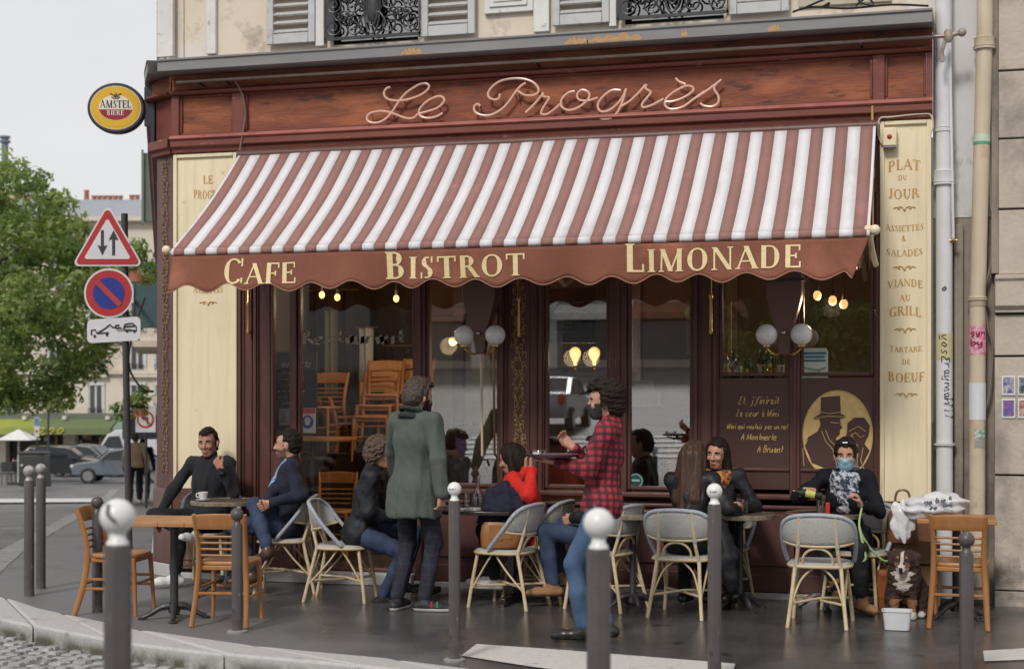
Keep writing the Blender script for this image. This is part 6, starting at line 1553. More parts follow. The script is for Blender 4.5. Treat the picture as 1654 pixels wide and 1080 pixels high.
def plaid(name, ca, cb, cc, sc, parent_axes):
    m = mat(name, ca, .8, scale=20, bump=.25, bscale=60); n = m.node_tree; b = n.nodes['Principled BSDF']; tc = n.nodes.new('ShaderNodeTexCoord'); src = b.inputs['Base Color'].links[0].from_socket
    fac = []
    for ax in parent_axes:
        d = n.nodes.new('ShaderNodeVectorMath'); d.operation = 'DOT_PRODUCT'; d.inputs[1].default_value = ax; n.links.new(tc.outputs['Object'], d.inputs[0])
        mu = n.nodes.new('ShaderNodeMath'); mu.operation = 'MULTIPLY'; mu.inputs[1].default_value = sc; n.links.new(d.outputs['Value'], mu.inputs[0])
        fr = n.nodes.new('ShaderNodeMath'); fr.operation = 'FRACT'; n.links.new(mu.outputs[0], fr.inputs[0])
        gt = n.nodes.new('ShaderNodeMapRange'); gt.inputs[1].default_value = cc[0]; gt.inputs[2].default_value = cc[0]+.04; n.links.new(fr.outputs[0], gt.inputs[0]); fac.append(gt.outputs[0])
    for f, amt in zip(fac, (cc[1], cc[2])):
        s_ = n.nodes.new('ShaderNodeMath'); s_.operation = 'MULTIPLY'; s_.inputs[1].default_value = amt; n.links.new(f, s_.inputs[0])
        mx = n.nodes.new('ShaderNodeMixRGB'); n.links.new(s_.outputs[0], mx.inputs[0]); n.links.new(src, mx.inputs[1]); mx.inputs[2].default_value = (*cb, 1); src = mx.outputs[0]
    n.links.new(src, b.inputs['Base Color']); return m
waiter_shirt = plaid('red black check flannel', (.4,.026,.052), (.016,.01,.013), (.52, .72, .72), 21, ((.84, .54, 0), (0, .1, 1)))
plaid(plaid_tr.name + ' lines', (.013,.014,.025), (.05,.05,.085), (.92, .45, .45), 14, ((.7, .7, 0), (0, 0, 1)))
plaid_tr = bpy.data.materials['navy check trousers lines']

def cloth_sheet(name, fn, nu, nv, m, parent, thick=.008):
    q = MB(); q.grid(fn, nu, nv); return q.build(name, m, parent, smooth=80, solid=thick)
SEAT = .56
# 1 man in black turtleneck, figure-four legs
X1 = A3(336, 850, -.34)
pr = person('man in black turtleneck sitting with ankle on knee, hand at his mouth', (X1[0], -.33, 0), -98, 1.76, SEAT, sit=True, lean=-2, head=(14, 4, 4),
   handL=A3(357, 757, -.56), poleL=np.array([.5, -.6, -1]), hdL=np.array([-.5, .05, .75]), hnL=np.array([0, .8, .3]), curlL=.9,
   handR=A3(254, 838, -.62), poleR=np.array([-1, .1, .2]), hdR=np.array([-.15, -.1, -1]), curlR=.25,
   footL=A3(283, 928, -.72), kneeL=np.array([-.15, -1, .6]), fdL=np.array([-.8, -.55, 0]), footR=A3(318, 862, -.68), kneeR=np.array([-1, -.2, .35]), fdR=np.array([-.15, -.75, .2]),
   top=blk_wool, top_len=-.07, collar='turtle', trousers=blk_trou, shoe=wshoe, sole=wsole, skin=skin2_m, hair='short', seed=2, ankle=.12)
q = MB(); w = pr['wL']-pr['loc']; q.lathe([(.036, -.012), (.038, 0), (.036, .012)], 14, w+np.array([.008, 0, -.035]), caps=False); q.build('watch', black_m, pr['root'])
# 2 man in navy blazer, legs crossed, facing left
X2 = A3(462, 850, -.64)
pr = person('bearded man in navy blazer and blue shirt sitting with crossed legs, looking left', (X2[0], -.64, 0), -152, 1.76, SEAT, sit=True, lean=-3, head=(-18, 0, 0),
   handL=A3(436, 812, -.98), handR=A3(428, 815, -.95), poleL=np.array([.7, -.4, -.8]), poleR=np.array([-.4, .6, -.8]), hdL=np.array([-.8, .1, -.4]), hdR=np.array([-.2, -.8, -.3]), curlL=.8, curlR=.8,
   footL=A3(409, 925, -.95), kneeL=np.array([-.9, -.5, .7]), fdL=np.array([-.7, -.7, 0]), footR=A3(432, 885, -1.12), kneeR=np.array([-.6, -.8, 1.1]), fdR=np.array([-.35, -.8, -.25]),
   top=navy, top_len=-.13, shirt=pale_blue, trousers=denim_d, shoe=bshoe, beard=mat('short beard', (.05,.03,.022), .7, (.25,.14,.1), scale=60), hair='short', seed=5, sleeve=.006, collar='high', ankle=.1)
cloth_sheet('pocket_square', lambda u, v: Vector(pr['tl'](.128, .1, .37)-pr['loc'])+Vector((.03*u-.015, 0, .015*v)), 2, 1, pale_blue, pr['root'])
# 3 grey curly man on rattan chair facing the dark table
X3 = A3(575, 860, -1.05)
person('grey curly haired person in black jacket sitting behind the green coated man', (X3[0]+.03, -1.02, 0), 12, 1.7, SEAT-.01, sit=True, lean=14, head=(4, 6, 0),
   handL=A3(650, 828, -.75), handR=A3(640, 836, -1.05), curlL=.6, curlR=.6, footL=A3(650, 940, -.85), footR=A3(618, 962, -1.08), kneeR=np.array([1, -.2, .8]),
   top=dark_puffer, top_len=-.16, trousers=denim_d, shoe=kshoe, hair='curls', hair_m=hair_grey, seed=8, sleeve=.014, collar='high', fuzz=.008)
# 4 standing man in green coat, back to us
X4 = ground(668, 985)
pr = person('man standing in long sage green coat and dark check trousers, seen from behind', (X4.x, X4.y, 0), 66, 1.80, .93, lean=1, head=(-14, 10, 2),
   handR=A3(714, 806, -1.62), poleR=np.array([.5, -.6, 0]), curlR=.7, hdR=np.array([-.05, .1, -1]), handL=A3(640, 790, -1.0), poleL=np.array([-1, .3, 0]), curlL=.6,
   footL=np.array([X4.x-.13, X4.y-.02, .085]), footR=np.array([X4.x+.09, X4.y-.02, .085]), fdR=np.array([1, .1, 0]), fdL=np.array([.1, 1, 0]),
   top=green_coat, coat=.24, trousers=plaid_tr, shoe=mat('black sneaker', (.015,.015,.018), .6), sole=wsole, hair='curly', hair_m=mat('brown short hair', (.07,.045,.032), .5, (.04,.025,.018), scale=50, bump=.8, bscale=60), seed=11, sleeve=.012, collar='high', wrist=.0, mask=black_m, bulk=1.04)
c_ = pr['tl'](-.02, 0, .5); g = SDF(c_-.2, c_+.2, .007)
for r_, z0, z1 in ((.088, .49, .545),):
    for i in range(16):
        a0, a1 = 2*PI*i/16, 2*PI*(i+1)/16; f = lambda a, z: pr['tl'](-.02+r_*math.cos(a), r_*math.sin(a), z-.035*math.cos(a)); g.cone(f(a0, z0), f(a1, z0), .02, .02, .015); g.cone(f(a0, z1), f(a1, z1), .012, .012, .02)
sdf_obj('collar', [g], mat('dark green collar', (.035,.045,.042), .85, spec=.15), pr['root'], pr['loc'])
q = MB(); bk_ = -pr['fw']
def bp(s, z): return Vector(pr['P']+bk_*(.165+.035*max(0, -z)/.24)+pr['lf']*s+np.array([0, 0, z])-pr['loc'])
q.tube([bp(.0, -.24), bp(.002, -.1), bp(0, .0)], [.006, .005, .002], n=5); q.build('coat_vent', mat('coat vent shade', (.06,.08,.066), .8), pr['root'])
q = MB()
for i, c in enumerate(((.03,.1,.5), (.5,.03,.03), (.03,.3,.1))):
    o = MB(); p = Vector((X4.x+.09+.03+.045*i, X4.y-.045, .06))-Vector(pr['loc']); o.box(p.x-.007, p.x+.007, p.y-.016, p.y-.008, p.z-.025, p.z+.02, None); o.build('shoe_stripe', mat('shoe stripe %s' % 'abc'[i], c, .5), pr['root'])
# 5 person in red sweater facing left, hands at face
X5 = A3(866, 850, -.64)
pr = person('person in bright red sweater with both hands at face, sitting at the dark table', (X5[0]+.02, -.66, 0), 176, 1.66, SEAT-.02, sit=True, lean=20, head=(0, 16, 0), female=True,
   handL=A3(858, 756, -.86), handR=A3(850, 757, -.72), poleL=np.array([-.1, -.5, -1]), poleR=np.array([-.3, .3, -1]), hdL=np.array([.05, .0, 1]), hdR=np.array([.05, .02, 1]), hnL=np.array([1, 0, .1]), hnR=np.array([1, 0, .1]), curlL=.55, curlR=.55,
   footL=A3(800, 935, -.85), footR=A3(790, 930, -.7), top=red_knit, top_len=-.1, trousers=blk_trou, shoe=wshoe, sole=wsole, hair='loose', hair_m=hair_dark, seed=14, sleeve=.01)
t = thing('draped_coat', 'dark navy coat draped over the lap and chair in front of the red sweater', 'coat', (at(800, 830, -.95).x, -.95, 0))
g = SDF((t.location.x-.4, -1.25, .35), (t.location.x+.45, -.55, .98), .011)
p0 = A3(842, 785, -.85); p1 = A3(800, 830, -.98); p2 = A3(782, 838, -1.02); p3 = A3(838, 815, -.95); p4 = A3(815, 788, -.9)
g.cone(p0, p1, .06, .12, 0); g.cone(p1, p2, .12, .06, .05); g.cone(p3, p1, .06, .1, .05); g.cone(p4, A3(795, 800, -.95), .055, .06, .05); g.plane((0, 0, -1), (0, 0, .585)); g.noise(.012, 24, 3); g.noise(.006, 55, 5); sdf_obj('cloth', [g], navy, t, tuple(t.location))
# 6 person behind the waiter: jeans and boots
X6 = A3(975, 880, -.86)
person('person in dark jacket, blue jeans and tan boots sitting behind the waiter', (X6[0]+.0, -.86, 0), 176, 1.74, SEAT-.01, sit=True, lean=2, head=(0, 4, 0), handL=A3(925, 838, -1.0), handR=A3(935, 836, -.75), curlL=.5,
   footL=A3(893, 945, -1.0), footR=A3(903, 930, -.78), kneeL=np.array([-1, 0, 1.0]), kneeR=np.array([-1, .1, 1.0]), fdL=np.array([-1, -.25, 0]), fdR=np.array([-1, .1, 0]), top=dark_puffer, top_len=-.14, trousers=denim_d, shoe=tan_boot, sole=mat('boot sole', (.12,.07,.04), .7), hair='short', hair_m=hair_dark, seed=17, sleeve=.012)
# 7 waiter
X7 = ground(962, 1036)
pr = person('waiter in red and black check shirt, blue jeans and black mask, carrying a tray', (X7.x+.02, X7.y+.02, 0), 188, 1.77, .925, lean=-4, head=(0, 3, 0), twist=4,
   handL=A3(897, 745, -2.62), poleL=np.array([.6, -.3, -1]), hdL=np.array([-1, .05, .06]), hnL=np.array([0, 0, 1]), curlL=.12,
   handR=A3(926, 722, -2.45), poleR=np.array([.4, .6, -1]), hdR=np.array([-.6, 0, .5]), hnR=np.array([.2, -.6, .5]), curlR=.75,
   footL=np.array([X7.x-.08, X7.y-.04, .1]), footR=np.array([X7.x+.045, X7.y+.17, .095]), kneeL=np.array([-1, -.1, 0]), fdL=np.array([-1, -.12, 0]), fdR=np.array([-1, .1, 0]), poff=(-.02, 0),
   top=waiter_shirt, top_len=-.1, trousers=denim, shoe=kshoe, hair='curls', hair_m=hair_dark, mask=mat('black mask', (.018,.018,.022), .7), seed=21, sleeve=.003, bulk=.93, legw=.95, fuzz=.009, collar='high')
hnd = pr['wL']
t = thing('tray', 'round dark serving tray balanced on the waiter\'s hand', 'tray', (hnd[0]-.02, hnd[1]+.0, hnd[2]+.032))
q = MB(); q.lathe([(.001, 0), (.17, 0), (.185, .018), (.18, .018), (.168, .006), (.001, .006)], 36); q.build('tray', mat('tray plum', (.1,.045,.06), .3), t)
t2 = thing('ashtray', 'small glass dish with coins on the waiter\'s tray', 'dish', (hnd[0]-.12, hnd[1]-.02, hnd[2]+.04)); q = MB(); q.lathe([(.001, 0), (.05, 0), (.06, .035), (.055, .035), (.045, .01), (.001, .01)], 18, caps=False); q.build('dish', clear_m, t2)
q = MB(); q.box(-.03, .02, -.02, .02, .01, .02); q.build('slip', paper_m, t2)
# 8 long haired woman, back to us
X8 = A3(1108, 860, -1.06)
person('woman with long brown hair in black leather jacket, seen from behind on a rattan chair', (X8[0]+.02, -1.0, 0), 82, 1.66, SEAT-.01, sit=True, lean=8, head=(-14, 4, 0), female=True,
   handL=A3(1150, 822, -.72), handR=A3(1190, 826, -.85), curlL=.5, footL=A3(1105, 955, -.8), footR=A3(1140, 955, -.75), top=mat('black leather', (.014,.013,.015), .5, scale=9, spec=.3, bump=.6, bscale=18), top_len=-.14, trousers=blk_trou, shoe=kshoe, hair='long', hair_m=hair_brown, seed=24, sleeve=.008)
t = thing('draped_coat', 'black coat hanging off the side of the long haired woman\'s chair', 'coat', (at(1172, 900, -1.0).x, -1.0, 0))
g = SDF((t.location.x-.3, -1.3, .1), (t.location.x+.3, -.75, .75), .011); g.cone(A3(1165, 850, -.98), A3(1172, 900, -1.0), .05, .09, 0); g.cone(A3(1172, 900, -1.0), A3(1183, 945, -1.0), .085, .05, .05); g.noise(.012, 26, 4); sdf_obj('cloth', [g], dark_puffer, t, tuple(t.location))
# 9 woman with colourful scarf facing us
X9 = A3(1152, 850, -.42)
pr = person('smiling dark haired woman in black jacket with orange patterned scarf, facing the camera', (X9[0]+.05, -.38, 0), -98, 1.66, SEAT, sit=True, lean=8, head=(-6, 6, -4), female=True,
   handL=A3(1200, 820, -.72), handR=A3(1135, 822, -.68), curlL=.5, footL=A3(1180, 950, -.7), footR=A3(1150, 950, -.7), top=dark_puffer, top_len=-.12, trousers=blk_trou, shoe=kshoe, hair='loose', hair_m=hair_dark, seed=27, sleeve=.006, bulk=.95)
def scarf(pr, m, amp, rx=.085, low=.0, name='scarf'):
    c = pr['tl'](.01, 0, .51); g = SDF(c-.32, c+.25, .009); T_ = pr['Tm']
    for i in range(12):
        a0, a1 = 2*PI*i/12, 2*PI*(i+1)/12; f = lambda a: c+T_ @ np.array([.085*math.cos(a), .08*math.sin(a), -.02-.035*math.cos(a)]); g.cone(f(a0), f(a1), .042, .042, .03)
    g.ell(pr['tl'](.1, 0, .43-low), T_, np.array([.055, .09+low*.4, .1+low*1.2]), .04); g.noise(amp, 50, 3); return sdf_obj(name, [g], m, pr['root'], pr['loc'])
scarf(pr, mat('patterned orange scarf', (.5,.2,.04), .8, (.1,.03,.03), scale=28, sharp=.75, bump=.3), .006)
# 10 masked woman
X10 = A3(1368, 860, -.45)
pr = person('woman in blue face mask, dark coat and black and white scarf, sunglasses on her head', (X10[0], -.44, 0), -96, 1.68, SEAT, sit=True, lean=6, head=(6, 10, 0), female=True,
   handL=A3(1390, 815, -.8), poleL=np.array([.6, .2, -1]), hdL=np.array([-.3, -.3, .8]), curlL=.9, hnL=np.array([-.8, -.3, 0]), handR=A3(1314, 792, -.78), poleR=np.array([-.8, .3, -.5]), hdR=np.array([-.7, -.3, .1]), curlR=.85, hnR=np.array([.1, -.3, -.9]),
   footL=A3(1393, 970, -.78), footR=A3(1355, 955, -.75), fdL=np.array([.45, -.7, 0]), top=mat('dark wool coat', (.013,.014,.019), .85, scale=12, spec=.15, bump=.3), top_len=-.16, trousers=blk_trou, shoe=tan_boot, sole=mat('boot sole', (.12,.07,.04), .7), hair='tied', hair_m=hair_dark, mask=mat('surgical mask blue', (.28,.5,.62), .75, (.24,.45,.57), scale=15, bump=.2), seed=31, sleeve=.004, bulk=.95)
scarf(pr, mat('black and white scarf', (.45,.47,.52), .8, (.03,.04,.07), scale=34, sharp=.8, bump=.3), .007, low=.06)
q = MB(); hp, lc = pr['hp'], pr['loc']
for s in (-1, 1): q.sphere(Vector(hp(.07, s*.035, .108)-lc), .026, 10, (.7, 1, .7))
q.tube([Vector(hp(.075, -.02, .112)-lc), Vector(hp(.075, .02, .112)-lc)], .004)
for s in (-1, 1): q.tube([Vector(hp(.06, s*.065, .1)-lc), Vector(hp(-.02, s*.09, .05)-lc)], .004)
q.build('sunglasses', mat('dark lens', (.015,.015,.018), .08), pr['root'])
t = thing('water_bottle', 'dark bottle with yellow label held by the masked woman', 'bottle', tuple(A3(1306, 797, -.86)))
q = MB(); M = Matrix.Rotation(R(-80), 4, 'Y'); q.lathe([(.001, -.1), (.028, -.1), (.03, -.09), (.03, .05), (.012, .09), (.012, .12), (.001, .12)], 14); q.v = [tuple(M @ Vector(v)) for v in q.v]; q.build('bottle', mat('dark bottle glass', (.02,.03,.02), .1), t)
q = MB(); q.lathe([(.0305, -.05), (.0305, .02)], 14, caps=False); q.v = [tuple(M @ Vector(v)) for v in q.v]; q.build('label', mat('yellow label', (.55,.5,.12), .5), t)
t = thing('leash', 'pale green dog leash from the woman\'s hand to the dog', 'leash', (0, 0, 0))
q = MB(); q.tube(spline([A3(1392, 820, -.82), A3(1388, 850, -.86), A3(1402, 880, -.85), A3(1424, 903, -.82), A3(1436, 905, -.8)], 8), .008, n=6); q.build('strap', mat('leash green', (.35,.5,.2), .6), t)
q = MB(); q.tube(spline([A3(1388, 850, -.88), A3(1394, 880, -.9), A3(1398, 902, -.9), A3(1386, 905, -.9), A3(1384, 890, -.9)], 8), .01, n=6); q.build('loop', mat('leash green', (.35,.5,.2), .6), t)
# dog
D0 = ground(1462, 1000); dl = np.array([D0.x, D0.y+.16, 0]); dog = thing('dog', 'brown and white collie type dog sitting under the table on a green leash', 'dog', tuple(dl))
DF = rotm(-96); DS = .86; dp = lambda x, y, z: dl+DF @ (np.array([x, y, z])*DS)
g = SDF(dl+np.array([-.32, -.42, -.01]), dl+np.array([.32, .4, .72]), .0075)
g.ell(dp(-.12, 0, .2), DF, np.array([.17, .13, .17]), 0); g.cone(dp(-.1, 0, .24), dp(.07, 0, .37), .13, .115, .06); g.ell(dp(.1, 0, .33), DF, np.array([.1, .105, .13]), .05)
for s in (-1, 1):
    g.cone(dp(.1, s*.065, .3), dp(.13, s*.075, .14), .05, .033, .03); g.cone(dp(.13, s*.075, .15), dp(.135, s*.075, .03), .031, .026, .02); g.ell(dp(.16, s*.075, .022), DF, np.array([.048, .032, .024]), .02)
    g.ell(dp(-.1, s*.12, .14), DF, np.array([.13, .06, .12]), .04); g.cone(dp(-.02, s*.14, .05), dp(.06, s*.14, .022), .035, .026, .03)
g.cone(dp(.08, 0, .38), dp(.12, 0, .47), .09, .075, .05); g.ell(dp(.15, 0, .50), DF, np.array([.085, .082, .075]), .03); g.cone(dp(.19, 0, .478), dp(.285, 0, .43), .046, .028, .03)
for s in (-1, 1): g.cone(dp(.11, s*.06, .555), dp(.12, s*.11, .54), .03, .022, .02); g.cone(dp(.12, s*.11, .545), dp(.145, s*.118, .475), .024, .014, .02)
g.cone(dp(-.28, 0, .06), dp(-.2, .2, .04), .03, .04, .03); g.plane((0, 0, -1), (0, 0, 0)); g.noise(.0035, 80, 4); g.noise(.002, 150, 6)
def dogpick(C):
    L_ = (C-dl) @ DF/DS; o = np.zeros(len(C), int); ay = np.abs(L_[:, 1])
    o[(L_[:, 2] < .17) & (L_[:, 0] > .07)] = 2; o[(L_[:, 2] < .06) & (L_[:, 0] > .04)] = 1
    wob = .02*np.sin(L_[:, 2]*60)+.015*np.sin(L_[:, 2]*137+1)
    o[(ay+wob < .075-.25*np.abs(L_[:, 2]-.38)) & (L_[:, 2] > .23) & (L_[:, 2] < .47) & (L_[:, 0] > .12)] = 1
    o[(L_[:, 2] > .36) & (L_[:, 2] < .475) & (ay < .05) & (L_[:, 0] > .215)] = 1; o[(ay < .013) & (L_[:, 0] > .17) & (L_[:, 2] > .47)] = 1
    o[(L_[:, 2] > .45) & (ay > .03) & (ay < .062) & (L_[:, 0] > .19) & (L_[:, 2] < .49)] = 2
    o[(np.abs(ay-.036) < .012) & (np.abs(L_[:, 2]-.535) < .01) & (L_[:, 0] > .19)] = 2
    o[(L_[:, 2] < .452) & (L_[:, 2] > .405) & (ay < .016) & (L_[:, 0] > .298)] = 3
    return o
do = sdf_obj('body', [g], [mat('dark brown fur', (.035,.018,.012), .75, (.06,.028,.018), scale=30, bump=.9, bscale=80), mat('white fur', (.6,.55,.5), .8, (.48,.43,.38), scale=30, bump=.8, bscale=80), mat('tan fur', (.28,.13,.06), .8, scale=30, bump=.8, bscale=80), black_m], dog, dl, dogpick)
for s in (-1, 1):
    q = MB(); q.sphere(Vector(dp(.222, s*.036, .512)-dl), .0115, 10); q.build('eye', mat('dog eye', (.02,.01,.006), .1), do)
q = MB(); q.sphere(Vector(dp(.31, 0, .44)-dl), .017, 10, (.9, 1.2, .8)); q.build('nose', black_m, do)
q = MB(); q.tube([dp(.11+.085*math.cos(a), .092*math.sin(a), .40+.02*math.cos(a))-dl for a in np.linspace(0, 2*PI, 20)], .011, n=6); q.build('collar', mat('dog collar', (.05,.04,.035), .6), dog)
# ------------------------------------------------------------------ interior things
def ithing(name, lab, cat, px, py, Y, group=None, rz=0): return thing(name, lab, cat, at(px, py, Y), R(rz), group)
chalk_m = mat('chalkboard slate', (.02,.021,.024), .6, (.03,.031,.034), scale=5); chalk_w = mat('chalk', (.6,.6,.58), .9)
def chalkboard(px0, px1, py0, py1, Y, lab, seed, title=None, lines=8, framem=None):
    a, c = at(px0, py0, Y), at(px1, py1, Y); t = thing('chalkboard', lab, 'chalkboard', (a.x, Y, c.z)); w, h = c.x-a.x, a.z-c.z
    q = MB(); q.box(0, w, 0, .015, 0, h); q.build('slate', chalk_m, t, smooth=0)
    q = MB(); q.box(-.02, 0, -.01, .02, -.02, h+.02); q.box(w, w+.02, -.01, .02, -.02, h+.02); q.box(0, w, -.01, .02, h, h+.02); q.box(0, w, -.01, .02, -.02, 0); q.build('frame', framem or black_m, t)
    q = MB(); rg = random.Random(seed)
    if title: hand_text(q, title, lambda u, v: Vector((.06*w+u*.8, -.004, h*.84+v)), h*.12, .004)
    for i in range(lines):
        zz = h*(.76-.68*i/lines); scribble(q, lambda u, v: Vector((u, -.004, v)), w*rg.uniform(.08, .2), w*rg.uniform(.5, .9), zz, h*.022, .0028, seed*31+i)
    q.build('chalk_writing', chalk_w, t); return t
chalkboard(443, 508, 572, 700, .30, 'tall black chalkboard with a script heading inside the entrance', 3, 'Desserts', 9)
chalkboard(885, 958, 470, 550, .18, 'black chalkboard with small chalk lines hanging behind the second window', 5, None, 7)
t = ithing('notice', 'pale printed notice on the lower part of the entrance chalkboard', 'notice', 459, 673, .265); q = MB(); q.box(-.05, .05, 0, .004, -.075, .075); q.build('paper', mat('grey paper', (.42,.43,.47), .7), t, smooth=0)
q = MB()
for i in range(7): q.box(-.035, .03-.01*(i % 3), -.002, -.0005, .05-.016*i, .055-.016*i)
q.build('print_lines', pen, t)
t = ithing('mask_poster', 'white, red and blue poster of a masked face standing on the high table', 'poster', 497, 699, .2)
q = MB(); q.box(-.075, .075, 0, .004, 0, .225); q.build('card', paper_m, t, smooth=0)
q = MB(); q.box(-.075, .075, -.003, -.0005, .175, .222); q.build('red_band', mat('poster red', (.6,.08,.08), .5), t, smooth=0)
q = MB(); q.add([(.055*math.cos(a), -.002, .1+.06*math.sin(a)) for a in np.linspace(0, 2*PI, 24, endpoint=False)], [tuple(range(24))]); q.build('blue_disc', mat('poster blue', (.03,.08,.4), .5), t, smooth=0)
q = MB(); q.add([(.03*math.cos(a), -.004, .115+.03*math.sin(a)) for a in np.linspace(0, 2*PI, 18, endpoint=False)], [tuple(range(18))]); q.add([(-.026, -.0045, .1), (.026, -.0045, .1), (.02, -.0045, .07), (-.02, -.0045, .07)], [(0, 1, 2, 3)]); q.build('masked_face', paper_m, t, smooth=0)
# lamps inside
warm = mat('warm lamp glass', (1.0,.62,.25), .3, (1.0,.55,.2), emit=.9)
def bulb(px, py, Y, r, lab, cord=True):
    o = at(px, py, Y); t = thing('hanging_bulb', lab, 'bulb', o, 0, 'lit bulbs inside the cafe')
    q = MB(); q.sphere((0, 0, 0), r, 12, (1, 1, 1.25)); q.build('bulb', warm, t, smooth=80)
    q = MB(); q.lathe([(.016, r*1.1), (.016, r*1.1+.05), (.004, r*1.1+.06), (.004, max(.1, 3.69-o.z))], 8); q.build('cord', black_m, t)
for (px, py), w_ in zip(((1320, 477), (1345, 485), (1363, 491)), ('left of three', 'middle of three', 'right of three')): bulb(px, py, .9, .035, 'warm filament bulb behind the portrait window, '+w_)
# high table inside the entrance
def itable(px0, px1, py, Y, h_m, lab, m=oak_top_m):
    a, c = at(px0, py, Y), at(px1, py, Y); t = thing('inside_table', lab, 'table', ((a.x+c.x)/2, Y+.2, .1), 0, 'tables inside the cafe'); w = (c.x-a.x)/2; h = a.z-.1
    q = MB(); q.box(-w, w, -.25, .25, h-.03, h); q.build('table_top', m, t, bev=.005)
    q = MB(); q.lathe([(.2, 0), (.18, .02), (.03, .05), (.025, h-.04), (.1, h-.03)], 14); q.build('column', iron_m, t); return t, h
itable(433, 548, 706, .3, 0, 'high wooden table inside the entrance carrying the mask poster')
t_a, ha = itable(490, 560, 730, 1.7, 0, 'dark table inside the entrance carrying a wooden chair', darkwood)
t_b, hb = itable(585, 670, 705, 1.9, 0, 'dark table at the back of the entrance carrying stacked chairs', darkwood)
wood(at(516, 640, 1.9).x, 1.92, -95, 'wooden chair standing on the dark table inside the entrance', z=.1+ha+.003, flip=False, group='wooden chairs stacked inside the cafe')
for i, (px, dz, f) in enumerate(((600, 0, -80), (604, .11, -82), (612, .22, -78), (640, 0, -100), (642, .12, -98), (646, .24, -101))):
    lab = ['bottom', 'middle', 'top'][i % 3]+' chair of the '+('left' if i < 3 else 'right')+' stack of wooden chairs inside the entrance'
    wood(at(px, 640, 2.0).x, 2.05+.03*i, f, lab, z=.98+dz, group='wooden chairs stacked inside the cafe')
wood(at(523, 790, .75).x, .95, -80, 'wooden chair just inside the entrance behind the navy blazer man', z=.1, group='wooden chairs stacked inside the cafe')
t = thing('cap', 'dark flat cap lying on the chair inside the entrance', 'cap', (at(517, 745, .8).x, .8, at(517, 750, .8).z)); blobby('cap', black_m, t, (0, 0, .03), (.15, .12, .055), 2, .05, 18, 4)
wood(at(566, 640, 2.2).x, 2.2, 40, 'wooden chair turned upside down on the back table inside the entrance', z=1.62, flip=True, group='wooden chairs stacked inside the cafe')
wood(at(478, 640, 2.2).x, 2.2, 20, 'wooden chair turned upside down behind the chalkboard inside the entrance', z=1.62, flip=True, group='wooden chairs stacked inside the cafe')
def drape(px0, px1, py0, py1, Y, m, lab, cat='curtain'):
    a, c = at(px0, py0, Y), at(px1, py1, Y); t = thing(cat.replace(' ', '_'), lab, cat, ((a.x+c.x)/2, Y, c.z)); w = (c.x-a.x)/2; h = a.z-c.z
    q = MB(); q.grid(lambda u, v: Vector((-w+2*w*u, .03*math.sin(u*w*90)+.012*math.sin(u*w*210+v*3), h*v)), 40, 6); q.build('cloth', m, t, smooth=70, solid=.006)
    q = MB(); q.tube([(-w-.05, 0, h+.01), (w+.05, 0, h+.01)], .012); q.build('rail', brass_m, t)
drk = mat('dark drape', (.03,.018,.014), .9); pale_d = mat('pale drape', (.4,.37,.33), .9); gry = mat('grey white cloth', (.5,.5,.53), .9)
drape(500, 522, 470, 690, 3.0, drk, 'dark curtain behind the entrance glass, left of the pale one'); drape(524, 545, 500, 640, 3.1, pale_d, 'pale cloth panel hanging deep inside the entrance'); drape(548, 572, 470, 690, 2.9, drk, 'dark curtain behind the entrance glass, right of the pale panel')
drape(580, 602, 530, 620, 2.8, gry, 'grey white shirt-like cloth hanging inside the entrance', 'cloth'); drape(625, 672, 560, 640, 2.9, drk, 'dark cloth hanging inside the entrance near the window post', 'cloth')
for (px, py), w_ in zip(((520, 462), (545, 466), (640, 468)), ('left', 'middle', 'right')): bulb(px, py+14, 1.6, .03, 'small warm bulb high in the entrance glass, '+w_+' one')
# person indoors by the first window
X11 = at(745, 760, .42)
p11 = person('person in blue neck warmer and grey jacket sitting indoors behind the first window', (X11.x, .55, .12), 100, 1.7, .50, sit=True, lean=6, head=(10, 5, 0), handL=np.array([X11.x-.2, 1.0, .85]), handR=np.array([X11.x+.2, 1.0, .85]), footL=np.array([X11.x-.1, 1.0, .2]), footR=np.array([X11.x+.1, 1.0, .2]), top=mat('grey hooded jacket', (.12,.11,.105), .8, bump=.3), trousers=blk_trou, shoe=kshoe, hair='curly', seed=41, sleeve=.015, collar='high', brows=False, top_len=-.15)
g = SDF(p11['hc']-.2, p11['hc']+.2, .009); g.ell(p11['hp'](-.015, 0, -.035), p11['Hm'], (.112, .1, .085), 0); g.cone(p11['hp'](-.03, 0, -.05), p11['hp'](-.035, 0, -.13), .085, .09, .02); g.noise(.004, 60, 2); sdf_obj('neck_warmer', [g], mat('blue knit', (.02,.06,.28), .8, (.05,.12,.38), scale=20), p11['root'], p11['loc'])
X12 = at(708, 740, .42)
person('dark haired person sitting indoors beside the one in the blue neck warmer', (X12.x, .62, .12), 70, 1.66, .48, sit=True, lean=6, handL=np.array([X12.x-.2, 1.05, .85]), handR=np.array([X12.x+.2, 1.05, .85]), footL=np.array([X12.x-.1, 1.0, .2]), footR=np.array([X12.x+.1, 1.0, .2]), top=dark_puffer, trousers=blk_trou, shoe=kshoe, hair='loose', seed=43, brows=False, top_len=-.15)
def sconce(px, lab):
    o = at(px, 570, 1.9); t = thing('wall_sconce', lab, 'sconce', o, 0, 'glowing balloon shaped sconces'); q = MB(); q.sphere((0, 0, 0), .058, 16, (1, 1, 1.05)); q.lathe([(.046, -.038), (.016, -.09), (.016, -.12), (.001, -.12)], 12); q.build('shade', warm, t, smooth=70)
    q = MB(); q.tube([(0, 0, -.15), (0, .08, -.2), (0, .9, -.2)], .012); q.build('arm', brass_m, t)
sconce(929, 'glowing sconce behind the second window, left of the two'); sconce(960, 'glowing sconce behind the second window, right of the two')
